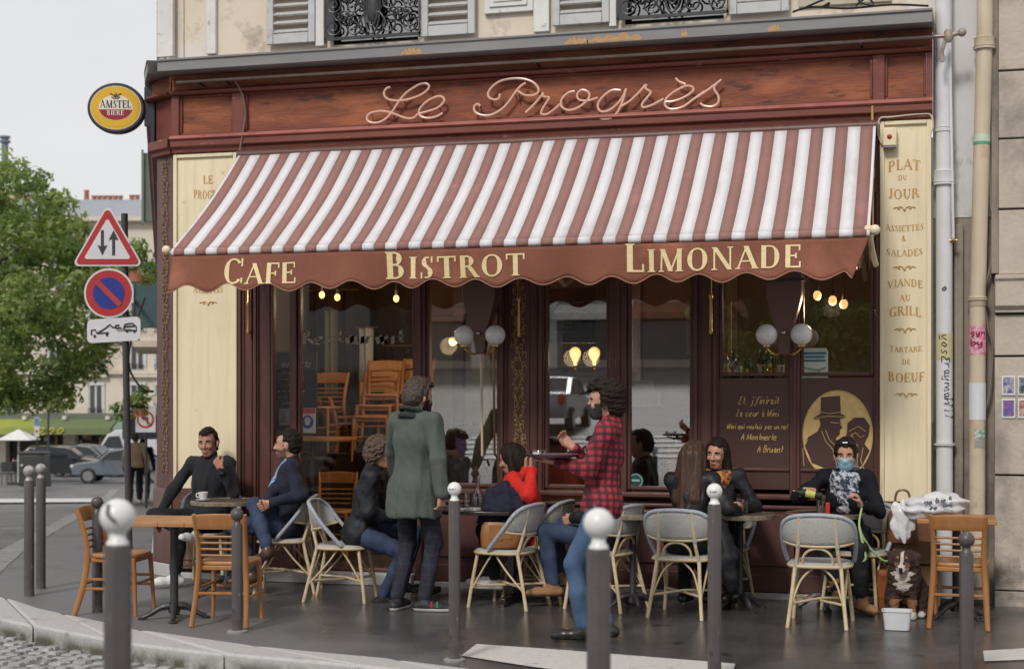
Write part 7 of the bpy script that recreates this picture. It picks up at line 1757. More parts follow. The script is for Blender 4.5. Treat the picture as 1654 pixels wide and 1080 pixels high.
o = at(732, 551, .8); t = thing('wall_sconce', 'small bright round lamp behind the first window', 'lamp', o); q = MB(); q.sphere((0, 0, 0), .04, 12); q.build('bulb', warm, t); q = MB(); q.tube([(0, 0, .03), (0, 0, 3.69-o.z)], .005); q.build('cord', black_m, t)
# framed pictures, boxes, bottles and glasses
def picture(px0, px1, py0, py1, Y, lab, m):
    a, c = at(px0, py0, Y), at(px1, py1, Y); t = thing('wall_picture', lab, 'picture', (a.x, Y, c.z)); w, h = c.x-a.x, a.z-c.z
    q = MB(); q.box(0, .03, 0, .03, 0, h); q.box(w-.03, w, 0, .03, 0, h); q.box(.03, w-.03, 0, .03, h-.03, h); q.box(.03, w-.03, 0, .03, 0, .03); q.build('frame', mat('pale frame wood', (.4,.26,.13), .5), t)
    q = MB(); q.box(.03, w-.03, .01, .02, .03, h-.03); q.build('picture', m, t, smooth=0)
picture(1108, 1122, 485, 572, .3, 'narrow pale wooden frame at the edge of the third window', mat('old print', (.3,.2,.13), .6, (.2,.13,.08), scale=9))
picture(1163, 1181, 487, 574, .3, 'narrow pale wooden frame behind the glass above the verse board', mat('old print', (.3,.2,.13), .6))
card_m = mat('cardboard', (.38,.24,.12), .8, (.32,.2,.1), scale=4)
t = ithing('cardboard_sheet', 'cardboard sheet leaning behind the bottom of the third window', 'cardboard', 1099, 795, .1); q = MB(); q.box(-.11, .11, 0, .02, 0, .38); q.build('sheet', card_m, t); q = MB(); q.box(-.06, .1, -.003, -.0005, .26, .36); q.build('label', mat('brown tape', (.3,.18,.07), .5), t)
for (px, py, w, h, lab) in ((1036, 655, .17, .2, 'large pale box on the shelf behind the third window'), (1055, 655, .08, .1, 'small pale box next to the larger one behind the third window'), (1020, 625, .06, .1, 'little grey box behind the third window frame')):
    t = ithing('storage_box', lab, 'box', px, py, .5); q = MB(); q.box(-w/2, w/2, 0, .12, 0, h); q.build('carton', mat('pale carton', (.38,.35,.33), .8), t, bev=.004); q = MB(); q.box(-w/2-.004, w/2+.004, -.004, .124, h+.0005, h+.02); q.build('lid', mat('carton lid', (.3,.27,.25), .8), t)
def shelf(px0, px1, py, Y, lab):
    a, c = at(px0, py, Y), at(px1, py, Y); t = thing('shelf', lab, 'shelf', ((a.x+c.x)/2, Y, a.z)); w = (c.x-a.x)/2; q = MB(); q.box(-w, w, -.05, .25, -.03, -.001); q.build('board', darkwood, t)
    q = MB(); q.box(-w, w, .2, .25, -1.6+.0, -.0305); q.build('back', darkwood, t); return a.z
zs = shelf(1000, 1125, 656, .5, 'dark shelf behind the third window with boxes')
zb_ = shelf(1150, 1415, 612, .35, 'dark counter shelf behind the verse and portrait windows')
bot_ms = [mat('green bottle', (.02,.05,.025), .08), mat('brown bottle', (.05,.02,.01), .08), mat('black bottle', (.01,.01,.012), .08)]
rgb_ = random.Random(4); descr = ['short green', 'tall brown', 'slim black', 'broad green', 'stout brown', 'small black', 'long necked green', 'round shouldered brown', 'squat black']
def bottle(px, py, Y, h, m, lab, lbl):
    t = ithing('bottle', lab, 'bottle', px, py, Y, 'bottles inside the cafe'); r = h*.13
    q = MB(); q.lathe([(.001, 0), (r, 0), (r, h*.58), (r*.9, h*.64), (r*.38, h*.76), (r*.36, h*.97), (r*.42, h), (.001, h)], 12); q.build('glass_body', m, t, smooth=50)
    q = MB(); q.lathe([(r+.001, h*.2), (r+.001, h*.48)], 12, caps=False); q.build('label', lbl, t)
lbls = [paper_m, mat('yellow label', (.55,.5,.12), .5), mat('red label', (.4,.05,.05), .5)]
for i in range(5): bottle(1098+i*5, 735-i*3+(i % 2)*6, .42+.03*(i % 2), rgb_.uniform(.28, .36), bot_ms[i % 3], descr[i]+' bottle behind the right edge of the third window', lbls[i % 3])
for i in range(9): bottle(1172+i*11+rgb_.uniform(-3, 3), 611, .42+.06*(i % 2), rgb_.uniform(.16, .27), bot_ms[(i*2) % 3], descr[i]+' bottle on the counter above the verse board', lbls[(i+1) % 3])
for i in range(7): 
    o = at(1168+i*15, 611, .36); glass(o.x, o.y, o.z, .14 if i % 2 else .1, .032, ['clear tumbler at the left end', 'wine glass second', 'short tumbler third', 'wine glass fourth', 'tumbler fifth', 'wine glass sixth', 'tumbler at the right end'][i]+' in the row above the verse board', 'wine' if i % 2 else 'tumbler')
t = ithing('glass_sticker', 'white and teal printed sticker on the glass above the portrait', 'sticker', 1316, 587, .012)
q = MB(); q.box(-.105, .105, 0, .003, -.125, .1); q.prism([(-.105, .1), (.105, .1), (.09, .125), (-.09, .125)], 0, .003); q.build('sheet', mat('sticker cream', (.55,.56,.5), .6), t, smooth=0)
q = MB(); 
for z, w in ((.075, .09), (.045, .08), (.015, .085)): q.box(-w, w, -.003, -.0005, z, z+.018)
q.build('teal_lines', mat('teal print', (.04,.16,.22), .5), t)
q = MB(); q.tube([(-.08, -.003, -.03), (0, -.003, -.05), (.06, -.003, -.045), (.085, -.003, -.03)], .008, n=4); q.tube([(.03, -.003, -.05), (.05, -.003, -.1)], .007, n=4); q.build('outline', mat('olive print', (.35,.37,.3), .5), t)
t = ithing('round_sticker', 'round green badge sticker low on the third window glass', 'sticker', 1027, 776, .018)
q = MB(); q.lathe([(.001, 0), (.065, 0), (.065, .003), (.001, .003)], 24, axis='y'); q.build('disc', mat('badge dark green', (.02,.08,.07), .4), t)
q = MB(); q.lathe([(.05, -.003), (.058, -.003)], 24, axis='y', caps=False); q.build('ring', mat('badge pale', (.3,.45,.42), .5), t)
q = MB(); q.box(-.035, .035, -.004, -.001, -.006, .012); q.build('bar', mat('badge pale', (.3,.45,.42), .5), t)
t = ithing('bar_counter', 'long dark bar counter deep inside the cafe', 'counter', 1000, 760, 3.4); t.location = (.6, 3.4, .1)
q = MB(); q.box(-1.5, 2.6, -.3, .3, 0, 1.05); q.build('front', dark_m, t); q = MB(); q.box(-1.55, 2.65, -.36, .34, 1.051, 1.1); q.build('counter_top', darkwood, t)

# ------------------------------------------------------------------ background street, lower left
def face_cam(px, py, d, name, lab, cat, group=None, rz=0, on_ground=True):
    p = far(px, py, d); 
    if on_ground: p.z = gz(p.x, p.y)-.12
    return thing(name, lab, cat, p, TH+R(rz), group), p
BD = 84.0; k_ = BD/F_PX
fb, p0 = face_cam(110, 770, BD, 'apartment_building', 'pale stone apartment building far down the street with green shop awnings', 'building')
bz = lambda py: CAM.z-(py-HY)*k_-p0.z
bx = lambda px: (px-110)*k_
far_wall = layered(mat('far limestone', (.62,.55,.46), .85, (.56,.49,.4), scale=.4), (.36,.31,.25), .6, .55, .7)
far_dark = mat('far window glass', (.04,.045,.055), .1, (.07,.08,.09), scale=1)
far_white = mat('far white', (.6,.58,.55), .6); far_zinc = mat('far zinc roof', (.3,.32,.36), .5, (.25,.27,.3), scale=.5)
q = MB(); q.box(bx(-190), bx(290), 0, 9, bz(678), bz(352)); q.build('wall', far_wall, fb, smooth=0)
q = MB(); q.prism([(0, bz(352)), (1.2, bz(318)), (8, bz(300)), (9, bz(352))], bx(-190), bx(236), 'yz'); rf = q.build('roof', far_zinc, fb, smooth=0)
def chim(px0, px1, py0, py1, pots):
    q = MB(); q.box(bx(px0), bx(px1), 1.2, 2.2, bz(py1), bz(py0)); c = q.build('chimney', mat('chimney render', (.34,.3,.27), .9), rf)
    for i in range(pots): 
        x = bx(px0)+(bx(px1)-bx(px0))*(i+.5)/pots; q = MB(); q.lathe([(.16, 0), (.13, .5), (.16, .55), (.16, .6)], 8, (x, 1.7, bz(py0))); q.build('chimney_pot', mat('terracotta', (.4,.16,.09), .7), rf)
chim(121, 131, 318, 350, 1); chim(134, 186, 327, 352, 6); chim(196, 214, 326, 352, 2); chim(-20, 40, 330, 352, 5)
for z0, z1, y in ((bz(604), bz(598), -.25), (bz(552), bz(547), -.3), (bz(470), bz(465), -.25), (bz(358), bz(351), -.5)):
    q = MB(); q.box(bx(-190), bx(290), y, -.001, z0, z1); q.build('string_course', far_wall, fb, smooth=0)
for row, (py0, py1) in enumerate(((625, 669), (560, 598), (492, 535), (420, 462))):
    for px in (-150, -90, -28, 20, 90, 155, 222, 262):
        w = bx(px+11)-bx(px-11); 
        fr = MB(); x0, x1, z0, z1 = bx(px)-w/2, bx(px)+w/2, bz(py1), bz(py0)
        fr.box(x0-.12, x0, -.08, .02, z0, z1+.1); fr.box(x1, x1+.12, -.08, .02, z0, z1+.1); fr.box(x0-.12, x1+.12, -.12, .02, z1+.1, z1+.28); fr.box(x0, x1, -.06, .02, z0, z0+.08)
        fo = fr.build('window', far_white, fb, smooth=0)
        q = MB(); q.box(x0, x1, -.03, -.01, z0+.08, z1+.1); q.build('pane', far_dark, fo, smooth=0)
        q = MB(); q.box((x0+x1)/2-.05, (x0+x1)/2+.05, -.05, -.031, z0+.08, z1+.1); q.box(x0, x0+.06, -.05, -.031, z0+.08, z1+.1); q.box(x1-.06, x1, -.05, -.031, z0+.08, z1+.1); q.build('mullion', far_white, fo, smooth=0)
        q = MB(); q.box(x0, x1, -.2, -.17, z0+.32, z0+.36)
        for i in range(7): q.box(x0+i*w/6.3, x0+i*w/6.3+.03, -.2, -.17, z0-.02, z0+.32)
        q.build('window_guard', iron_m, fo, smooth=0)
        if row == 0: q = MB(); q.box(x0-.3, x1+.3, -.3, .0, z1+.55, z1+.7); q.build('pediment', far_wall, fo, smooth=0)
# shops: piers, dark openings, awnings
for px0, px1 in ((-190, -30), (0, 10), (103, 122), (178, 200), (240, 290)):
    q = MB(); q.box(bx(px0), bx(px1), -.1, .6, 0, bz(679)); q.build('shop_pier', far_wall, fb, smooth=0)
q = MB(); q.box(bx(-30), bx(240), .8, 1.2, 0, bz(679)); q.build('shop_interior', mat('dark shop', (.03,.024,.02), .6, (.1,.07,.045), scale=1.5, sharp=.5), fb, smooth=0)
for i in range(26):
    q = MB(); x = bx(random.uniform(60, 178)); z = random.uniform(.3, 2); q.box(x, x+random.uniform(.1, .4), .5, .7, z, z+random.uniform(.1, .5)); q.build('shop_display', mat('display %d' % (i % 4), [(.5,.42,.3), (.35,.2,.1), (.5,.5,.45), (.2,.12,.08)][i % 4], .6), fb, smooth=0)
q = MB(); q.box(bx(-60), bx(246), -.5, -.1, bz(676), bz(667)); q.build('shop_fascia', mat('grey green fascia', (.12,.14,.11), .6), fb, smooth=0)
for px in (47, 111, 180): q = MB(); q.box(bx(px)-.1, bx(px)+.1, -.9, -.5, bz(677), bz(671)); q.build('spotlight', far_white, fb, smooth=0)
def shop_awning(px0, px1, m, lab):
    t = thing('shop_awning', lab, 'awning', fb.location, TH, 'green awnings on the far shops')
    q = MB(); q.prism([(-.5, bz(676)), (-2.0, bz(690)), (-2.0, bz(700)), (-1.97, bz(700)), (-1.97, bz(691)), (-.5, bz(677.5))], bx(px0), bx(px1), 'yz'); q.build('canopy', m, t, smooth=0); return t
lime = mat('lime awning', (.33,.36,.05), .7, (.2,.25,.06), scale=.8); ag = mat('olive awning', (.14,.18,.08), .7)
a1 = shop_awning(-30, 74, lime, 'lime green shop awning far away at the left edge'); a2 = shop_awning(75, 194, ag, 'olive green shop awning with yellow number far away, right of the lime one')
q = MB(); hand_text(q, 'zoo', lambda u, v: Vector((bx(80)+u, -2.05, bz(699)+v)), .75, .05, .1); q.build('number', mat('awning yellow', (.5,.45,.08), .7), a2)
shop_awning(197, 240, mat('grey green awning', (.2,.25,.2), .7), 'pale grey green shop awning far away beside the sign post')

# cars
def car(px, d, rz, body_m, lab, style='sedan', L_=4.2, H_=1.45):
    t, p = face_cam(px, 770, d, 'parked_car', lab, 'car', 'cars in the cross street', rz)
    W_ = 1.72
    prof = {'sedan': [(-2.1, .35), (-2.12, .62), (-1.95, .82), (-1.05, .93), (-.55, 1.36), (.1, 1.45), (.85, 1.42), (1.55, 1.02), (2.0, .98), (2.1, .7), (2.08, .35)],
            'hatch': [(-1.95, .35), (-1.98, .65), (-1.8, .85), (-.95, .98), (-.35, 1.45), (.3, 1.52), (1.35, 1.48), (1.8, .98), (1.92, .8), (1.9, .35)],
            'van': [(-2.3, .4), (-2.32, .9), (-1.9, 1.1), (-1.45, 1.85), (-1.1, 2.05), (2.3, 2.08), (2.35, .4)]}[style]
    N = len(prof); n = 7; vs = []
    for j in range(n):
        f = j/(n-1)*2-1
        for x, z in prof:
            tuck = (1-.09*max(0, (z-.8))/.6) if z > .8 else 1; e = 1-.05*abs(f)**4
            vs.append((x*e, f*W_/2*tuck*(1-.06*(abs(x)/2.1)**6), z-(.03*abs(f)**6 if z > 1 else 0)))
    q = MB(); q.add(vs, [(j*N+k, j*N+(k+1) % N, (j+1)*N+(k+1) % N, (j+1)*N+k) for j in range(n-1) for k in range(N)]+[tuple(range(N-1, -1, -1)), tuple((n-1)*N+k for k in range(N))]); q.build('body', body_m, t, smooth=35, bev=.03)
    gm = mat('car glass', (.02,.025,.03), .05)
    top = {'sedan': [(-.92, .96), (-.5, 1.33), (.08, 1.4), (.8, 1.37), (1.35, 1.02)], 'hatch': [(-.8, 1.0), (-.3, 1.4), (.3, 1.46), (1.25, 1.42), (1.6, 1.02)], 'van': [(-1.75, 1.15), (-1.4, 1.75), (-.7, 1.8), (-.65, 1.2)]}[style]
    for s in (-1, 1):
        q = MB(); xs_ = [x for x, z in top]; mid = sum(xs_)/len(xs_)
        for a0, a1 in (((min(xs_), mid-.04), (mid+.04, max(xs_)))) if style != 'van' else ((min(xs_), max(xs_)),):
            def zt(x):
                for (xa, za), (xb, zb__) in zip(top, top[1:]):
                    if xa <= x <= xb: return za+(zb__-za)*(x-xa)/(xb-xa+1e-6)
                return top[0][1]
            st = [a0+(a1-a0)*i/6 for i in range(7)]; zl = top[0][1]+.01
            v2 = []
            for x in st:
                for z in (zl, max(zl+.005, zt(x)-.03)): v2.append((x, s*(W_/2*(1-.09*max(0, z-.8)/.6)*(1-.06*(abs(x)/2.1)**6)+.006), z))
            q.add(v2, [(2*i, 2*i+1, 2*i+3, 2*i+2) for i in range(6)])
        q.build('side_window', gm, t, smooth=0)
    f = [(prof[3], prof[4]), (prof[-4] if style != 'van' else prof[3], prof[-5] if style != 'van' else prof[4])]
    for nm, (p1, p2) in zip(('windscreen', 'rear_window'), f):
        if style == 'van' and nm == 'rear_window': continue
        q = MB(); v2 = []
        for f_ in (.1, .92):
            x = p1[0]+(p2[0]-p1[0])*f_; z = p1[1]+(p2[1]-p1[1])*f_
            for s in (-1, 1): v2.append((x+(-.012 if nm == 'windscreen' else .012), s*W_*.42*(1-.09*max(0, z-.8)/.6), z+.012))
        q.add(v2, [(0, 1, 3, 2)]); q.build(nm, gm, t, smooth=0)
    for x in (prof[0][0]+.75, prof[-1][0]-.72):
        for s in (-1, 1):
            q = MB(); q.lathe([(.2, -.1), (.3, -.1), (.32, -.06), (.32, .08), (.3, .1), (.2, .1)], 20, (x, s*(W_/2-.08), .32), axis='y'); w = q.build('wheel', mat('tyre', (.02,.02,.02), .8), t)
            q = MB(); q.lathe([(.001, 0), (.21, 0), (.21, .02), (.001, .03)], 14, (x, s*(W_/2-.0)-(.0 if s > 0 else .03), .32), axis='y'); q.build('rim', mat('alloy rim', (.4,.4,.42), .3, metal=.8), w)
    for s in (-1, 1):
        q = MB(); q.sphere((prof[1][0]+.1, s*.62, .7), .12, 10, (.8, 1.3, .7)); q.build('headlight', mat('headlight', (.6,.6,.62), .1), t)
        q = MB(); q.sphere((prof[-2][0]-.04, s*.68, .85), .11, 10, (.5, 1, 1.4)); q.build('tail_light', mat('tail light', (.4,.02,.02), .2), t)
        q = MB(); q.sphere((prof[4][0]-.25, s*(W_/2+.06), 1.0), .09, 8, (.6, 1, .7)); q.build('mirror', body_m, t)
    return t
silver = mat('silver blue car paint', (.2,.23,.27), .25, metal=.5, coat=.6); blackp = mat('black car paint', (.02,.02,.024), .2, coat=.6); greyp = mat('grey car paint', (.16,.16,.17), .3, metal=.4, coat=.5); whitep = mat('white van paint', (.6,.6,.6), .35)
car(203, 62, 4, silver, 'silver blue saloon car crossing the far street behind the sign post')
car(100, 65, 188, blackp, 'black people carrier seen from behind in the far street', 'hatch')
car(146, 71, 172, greyp, 'grey hatchback in the far street behind the silver car', 'hatch')
car(222, 77, 10, whitep, 'white delivery van in the far street behind the silver car', 'van')
# street things far left
t, p = face_cam(55, 770, 54, 'recycling_bin', 'large dark grey box like bin far away at the kerb', 'bin'); s54 = 54/F_PX
q = MB(); q.box(-20*s54, 20*s54, -.4, .4, .15, 58*s54); q.build('body', mat('bin dark', (.035,.037,.035), .5), t, bev=.06); q = MB(); q.box(-21*s54, 21*s54, -.44, .44, 58*s54+.001, 62*s54); q.build('lid', mat('bin dark', (.035,.037,.035), .5), t, bev=.05)
for x in (-.3, .3): q = MB(); q.sphere((x*1.0, -.42, .9), .05, 8); q.build('sticker', far_white, t)
t, p = face_cam(30, 775, 60, 'parasol', 'white square terrace parasol far away at the left edge', 'parasol'); s60 = 60/F_PX
q = MB(); z0, z1 = CAM.z-(710-HY)*s60-p.z, CAM.z-(693-HY)*s60-p.z
for a in range(4):
    c0 = [(-1, -1), (1, -1), (1, 1), (-1, 1)][a]; c1 = [(-1, -1), (1, -1), (1, 1), (-1, 1)][(a+1) % 4]; w = 27*s60
    q.add([(c0[0]*w, c0[1]*w, z0), (c1[0]*w, c1[1]*w, z0), (0, 0, z1)], [(0, 1, 2)])
q.build('canopy', mat('parasol cloth', (.7,.69,.66), .7), t, smooth=0, solid=.02); q = MB(); q.tube([(0, 0, 0), (0, 0, z1)], .04); q.build('pole', far_white, t); q = MB(); q.box(-.35, .35, -.35, .35, 0, .1); q.build('base', iron_m, t)
for i, (px, lb) in enumerate(((8, 'dark figure-sized terrace chair under the far parasol, left one'), (22, 'dark terrace chair under the far parasol, middle one'), (36, 'dark terrace chair under the far parasol, right one'))):
    t, p = face_cam(px, 775, 60.5+i*.4, 'terrace_chair', lb, 'chair', 'chairs under the far parasol', 40*i)
    q = MB(); q.box(-.22, .22, -.22, .22, .42, .46); q.build('seat', iron_m, t); q = MB(); q.box(-.22, .22, .2, .23, .5, .9); q.build('backrest', iron_m, t)
    for sx in (-.2, .2):
        for sy in (-.2, .2): q = MB(); q.tube([(sx, sy, 0), (sx, sy, .45)], .015, n=5); q.build('leg', iron_m, t)
t, p = face_cam(78, 775, 58, 'street_lamp', 'slim black street lamp post in front of the far shops', 'street lamp'); s58 = 58/F_PX; zt_ = CAM.z-(655-HY)*s58-p.z
q = MB(); q.lathe([(.12, 0), (.1, .5), (.05, .6), (.04, zt_-.3), (.06, zt_-.28)], 10); q.build('post', iron_m, t); q = MB(); q.lathe([(.05, zt_-.28), (.17, zt_), (.19, zt_+.02), (.05, zt_+.2), (.01, zt_+.3)], 8); q.build('lantern', iron_m, t)
t, p = face_cam(60, 775, 57, 'street_sign', 'small blue and white street sign on a pole far away', 'sign'); z0, z1 = CAM.z-(704-HY)*s58-p.z, CAM.z-(673-HY)*s58-p.z
q = MB(); q.tube([(0, 0, 0), (0, 0, z1)], .03); q.build('pole', iron_m, t); q = MB(); q.box(-.09, .09, -.05, -.03, z0, z1); f_ = q.build('plate', far_white, t); q = MB(); q.box(-.085, .085, -.056, -.051, (z0+z1)/2+.05, z1-.03); q.build('blue_field', mat('sign light blue', (.1,.2,.4), .5), f_); q = MB(); q.sphere((0, -.055, z0+.22), .06, 8, (1, .2, 1)); q.build('red_dot', mat('sign red paint', (.45,.03,.035), .35), f_)
t, p = face_cam(236, 775, 33, 'turn_sign', 'round no turn sign with red ring at the corner of the pier', 'sign'); s30 = 30/F_PX; zc = CAM.z-(681-HY)*s30-p.z
wq = mat('far sign white', (.65,.65,.66), .5)
q = MB(); q.tube([(0, 0, 0), (0, 0, zc+.3)], .03); q.build('pole', iron_m, t); q = MB(); q.box(-.22, .22, -.05, -.035, zc-.28, zc+.3); pl = q.build('plate', wq, t)
q = MB(); q.lathe([(.001, -.058), (.19, -.058), (.19, -.052), (.001, -.052)], 28, (0, 0, zc), axis='y'); q.build('red_disc', mat('sign red paint', (.45,.03,.035), .35), pl); q = MB(); q.lathe([(.001, -.066), (.145, -.066), (.145, -.06), (.001, -.06)], 28, (0, 0, zc), axis='y'); q.build('white_disc', wq, pl)
q = MB(); q.tube([(.05, -.07, zc-.1), (.05, -.07, zc+.04), (-.07, -.07, zc+.04)], .018, n=5); q.tube([(-.03, -.07, zc+.09), (-.08, -.07, zc+.04), (-.03, -.07, zc-.01)], .016, n=5); q.build('arrow', black_m, pl); q = MB(); q.tube([(-.12, -.075, zc+.12), (.12, -.075, zc-.12)], .018, n=5); q.build('red_bar', mat('sign red paint', (.45,.03,.035), .35), pl)
# pedestrians walking away
def ped(px, d, lab, **k):
    p = far(px, 800, d); z = gz(p.x, p.y); return person(lab, (p.x, p.y, z), 118, **k)
pp = ped(219, 37.2, 'pedestrian in beige jacket and dark trousers walking away down the side street', h=1.78, top=mat('beige jacket', (.42,.32,.22), .8, bump=.3), trousers=blk_trou, shoe=wshoe, hair='short', hair_m=hair_brown, seed=51, sleeve=.02, brows=False)
pp = ped(231, 38.4, 'pedestrian with dark red backpack walking away beside the beige jacket', h=1.68, top=mat('dark top', (.03,.03,.035), .8), trousers=denim_d, shoe=wshoe, hair='short', seed=53, sleeve=.01, brows=False)
b_ = thing('backpack', 'dark red backpack on the far pedestrian', 'backpack', tuple(pp['tl'](-.17, 0, .28))); g = SDF(pp['tl'](-.17, 0, .28)-.4, pp['tl'](-.17, 0, .28)+.4, .02); g.ell(pp['tl'](-.17, 0, .28), pp['Tm'], np.array([.1, .15, .24]), 0); sdf_obj('sack', [g], mat('dark red canvas', (.22,.02,.035), .7), b_, tuple(pp['tl'](-.17, 0, .28)))

# neighbouring house further down on the same side: balconies and shutters that stick out past the corner
nbh = thing('neighbour_house', 'neighbouring house down the side street with green shutters and a planted balcony', 'building')
M0 = Matrix.Translation((cafe_corner.x, cafe_corner.y, 0)) @ Matrix.Rotation(math.atan2(SD.y, SD.x), 4, 'Z')   # local x along the street, local y outwards to the left
def nb_(name, x0, x1, y0, y1, z0, z1, m): q = MB(); q.box(x0, x1, y0, y1, z0, z1, M0); return q.build(name, m, nbh, smooth=0)
nb_('wall', 12.2, 34, -6, -.02, -2, 8.5, far_wall)
grs = mat('grey green shutter', (.13,.17,.14), .6); bls = mat('blue green shutter', (.05,.1,.11), .6)
nb_('sign_board', 13, 13.12, 0, .3, 4.7, 5.9, grs); nb_('sign_edge', 12.95, 13.17, .301, .34, 4.65, 5.95, mat('grey metal edge', (.2,.22,.21), .5))
nb_('shutter', 17, 17.06, .0, .5, 3.0, 4.3, bls); nb_('shutter', 19.5, 19.56, .0, .6, 3.1, 4.3, bls)
nb_('balcony', 16.5, 22, .0, .55, 2.6, 2.72, far_wall); nb_('ledge', 16.5, 22, .0, .12, .5, .62, far_wall)
nb_('shop_canopy', 24, 27, 0, .95, .55, 1.15, mat('slate canopy', (.1,.12,.15), .6)); nb_('ledge', 12.3, 33, .0, .15, 1.5, 1.62, far_wall)
for i in range(12): nb_('baluster', 16.6+i*.45, 16.63+i*.45, .5, .53, 2.72, 3.5, iron_m)
nb_('handrail', 16.5, 22, .49, .54, 3.5, 3.55, iron_m)
q = MB(); q.tube(spline([M0 @ Vector(p) for p in ((10.5, .25, 3.2), (10.6, .45, 2.6), (10.7, .5, 2.1), (10.7, .3, 1.75), (10.8, .12, 1.7))], 6), .02, n=6); q.build('cable', iron_m, nbh)

# ------------------------------------------------------------------ foliage
def leaf_mat(name, c1, c2):
    m = mat(name, c1, .55, c2, scale=1.3, spec=.3); b = m.node_tree.nodes['Principled BSDF']; b.inputs['Subsurface Weight'].default_value = 0
    n = m.node_tree; out = n.nodes['Material Output']; tl_ = n.nodes.new('ShaderNodeBsdfTranslucent'); tl_.inputs[0].default_value = (c2[0]*1.5, c2[1]*1.6, c2[2]*.9, 1); ms = n.nodes.new('ShaderNodeMixShader'); ms.inputs[0].default_value = .5
    n.links.new(b.outputs[0], ms.inputs[1]); n.links.new(tl_.outputs[0], ms.inputs[2]); n.links.new(ms.outputs[0], out.inputs[0]); return m
leafA = leaf_mat('tree leaf light', (.32,.38,.16), (.23,.29,.11)); leafB = leaf_mat('tree leaf dark', (.2,.27,.11), (.14,.2,.075))
def leaves(name, clumps, per, size, mats, parent, seed, origin):
    rg = np.random.RandomState(seed); n = len(clumps)*per
    c = np.repeat(np.array([k[0] for k in clumps]), per, 0); r = np.repeat(np.array([k[1] for k in clumps]), per)
    d = rg.normal(size=(n, 3)); d /= np.linalg.norm(d, axis=1)[:, None]; p = c+d*(r*rg.rand(n)**.45)[:, None]*np.array([1, 1, .7])
    nm = d*.6+rg.normal(size=(n, 3))*.6+np.array([0, 0, .5]); nm /= np.linalg.norm(nm, axis=1)[:, None]
    a = np.cross(nm, rg.normal(size=(n, 3))); a /= np.linalg.norm(a, axis=1)[:, None]; b = np.cross(nm, a); s = size*(.6+.8*rg.rand(n))[:, None]
    V = np.stack([p-a*s, p-b*s*.45+nm*s*.1, p+a*s, p+b*s*.45+nm*s*.1], 1).reshape(-1, 3)-np.array(origin)
    me = bpy.data.meshes.new(name); me.vertices.add(n*4); me.vertices.foreach_set('co', V.astype(f32).ravel()); me.loops.add(n*4); me.loops.foreach_set('vertex_index', np.arange(n*4, dtype=np.int32)); me.polygons.add(n); me.polygons.foreach_set('loop_start', np.arange(0, n*4, 4, dtype=np.int32)); me.update(calc_edges=True)
    for m in mats: me.materials.append(m)
    me.polygons.foreach_set('material_index', np.repeat((rg.rand(len(clumps)) < .4).astype(np.int32), per)); me.update(); return inst(name, me, parent)
TB = far(-75, 700, 33); TB.z = gz(TB.x, TB.y)-.12
tree = thing('street_tree', 'big leafy tree filling the left side of the street', 'tree', TB); lt = np.array(TB)
rg = np.random.RandomState(5); cl = []
def cam_off(px, py, d): return np.array(far(px, py, d))
for i in range(330):   # crown outline follows a lumpy dome, clumps through its whole depth
    u = rg.uniform(-1, 1); v = rg.uniform(-1, 1); w = rg.uniform(-1, 1)
    if u*u+v*v+w*w > 1 or u*u+v*v+w*w < .12: continue
    px = 5+180*u*(1-.25*max(0, v))+12*math.sin(v*9); py = 462-205*v; 
    cl.append((cam_off(px, py, 33+2.6*w), rg.uniform(.28, .6)))
for px, py in ((90, 330), (120, 372), (60, 290), (20, 275), (140, 420), (165, 470), (178, 520), (160, 560), (120, 590), (90, 620), (60, 640), (20, 625), (175, 445), (-20, 640), (105, 640), (185, 500), (150, 590)): cl.append((cam_off(px, py, 33), .42)); cl.append((cam_off(px-15, py+8, 32.3), .45))
leaves('crown', cl, 120, .082, [leafA, leafB], tree, 3, lt)
q = MB(); q.tube(spline([(0, 0, 0), (.05, 0, 1.5), (-.05, 0, 3.0), (.1, 0, 4.5)], 4), [.28]*4+[.24]*4+[.2]*4+[.12], n=10); bark = mat('bark', (.09,.075,.06), .9, (.05,.04,.032), scale=8, bump=.6, stretch=(1,1,.3)); q.build('trunk', bark, tree)
for i in range(9):
    a = i*2.4; q = MB(); q.tube(spline([(0, 0, 2.2+.25*i), (.6*math.cos(a), .6*math.sin(a), 3.2+.25*i), (1.6*math.cos(a), 1.6*math.sin(a), 4.0+.25*i)], 4), [.09]*3+[.07]*3+[.04]*3, n=7); q.build('limb', bark, tree)
def bush(name, lab, cat, P, r, sz, seed, n=14):
    t = thing(name, lab, cat, tuple(P)); rg = np.random.RandomState(seed); cl = [(np.array(P)+rg.normal(size=3)*r*.5, r*.5) for _ in range(n)]
    leaves('foliage', cl, 60, sz, [leafA, leafB], t, seed, P)
    q = MB(); q.lathe([(r*.35, -r*.9), (r*.45, -r*.4), (r*.4, -r*.4), (.001, -r*.45)], 12); q.build('pot', mat('terracotta', (.4,.16,.09), .7), t)
bush('balcony_plant', 'bushy green plant sticking out from the neighbouring house', 'plant', np.array(M0 @ Vector((15, .45, 4.15))), .42, .06, 11)
bush('balcony_plant', 'trailing green plant on the lower balcony of the neighbouring house', 'plant', np.array(M0 @ Vector((18, .45, 1.5))), .34, .06, 12)
t, p = face_cam(8, 260, 110, 'roof_chimney', 'thin grey flue pipe rising above the tree at the left edge', 'flue', on_ground=False)
p = far(8, 262, 110); q = MB(); q.lathe([(.25, -1.6), (.25, 1.3), (.4, 1.33), (.4, 1.5), (.25, 1.52), (.25, 1.65), (.4, 1.67), (.4, 1.8), (.001, 1.8)], 12); q.build('flue', mat('grey blue flue', (.16,.19,.24), .5), t)
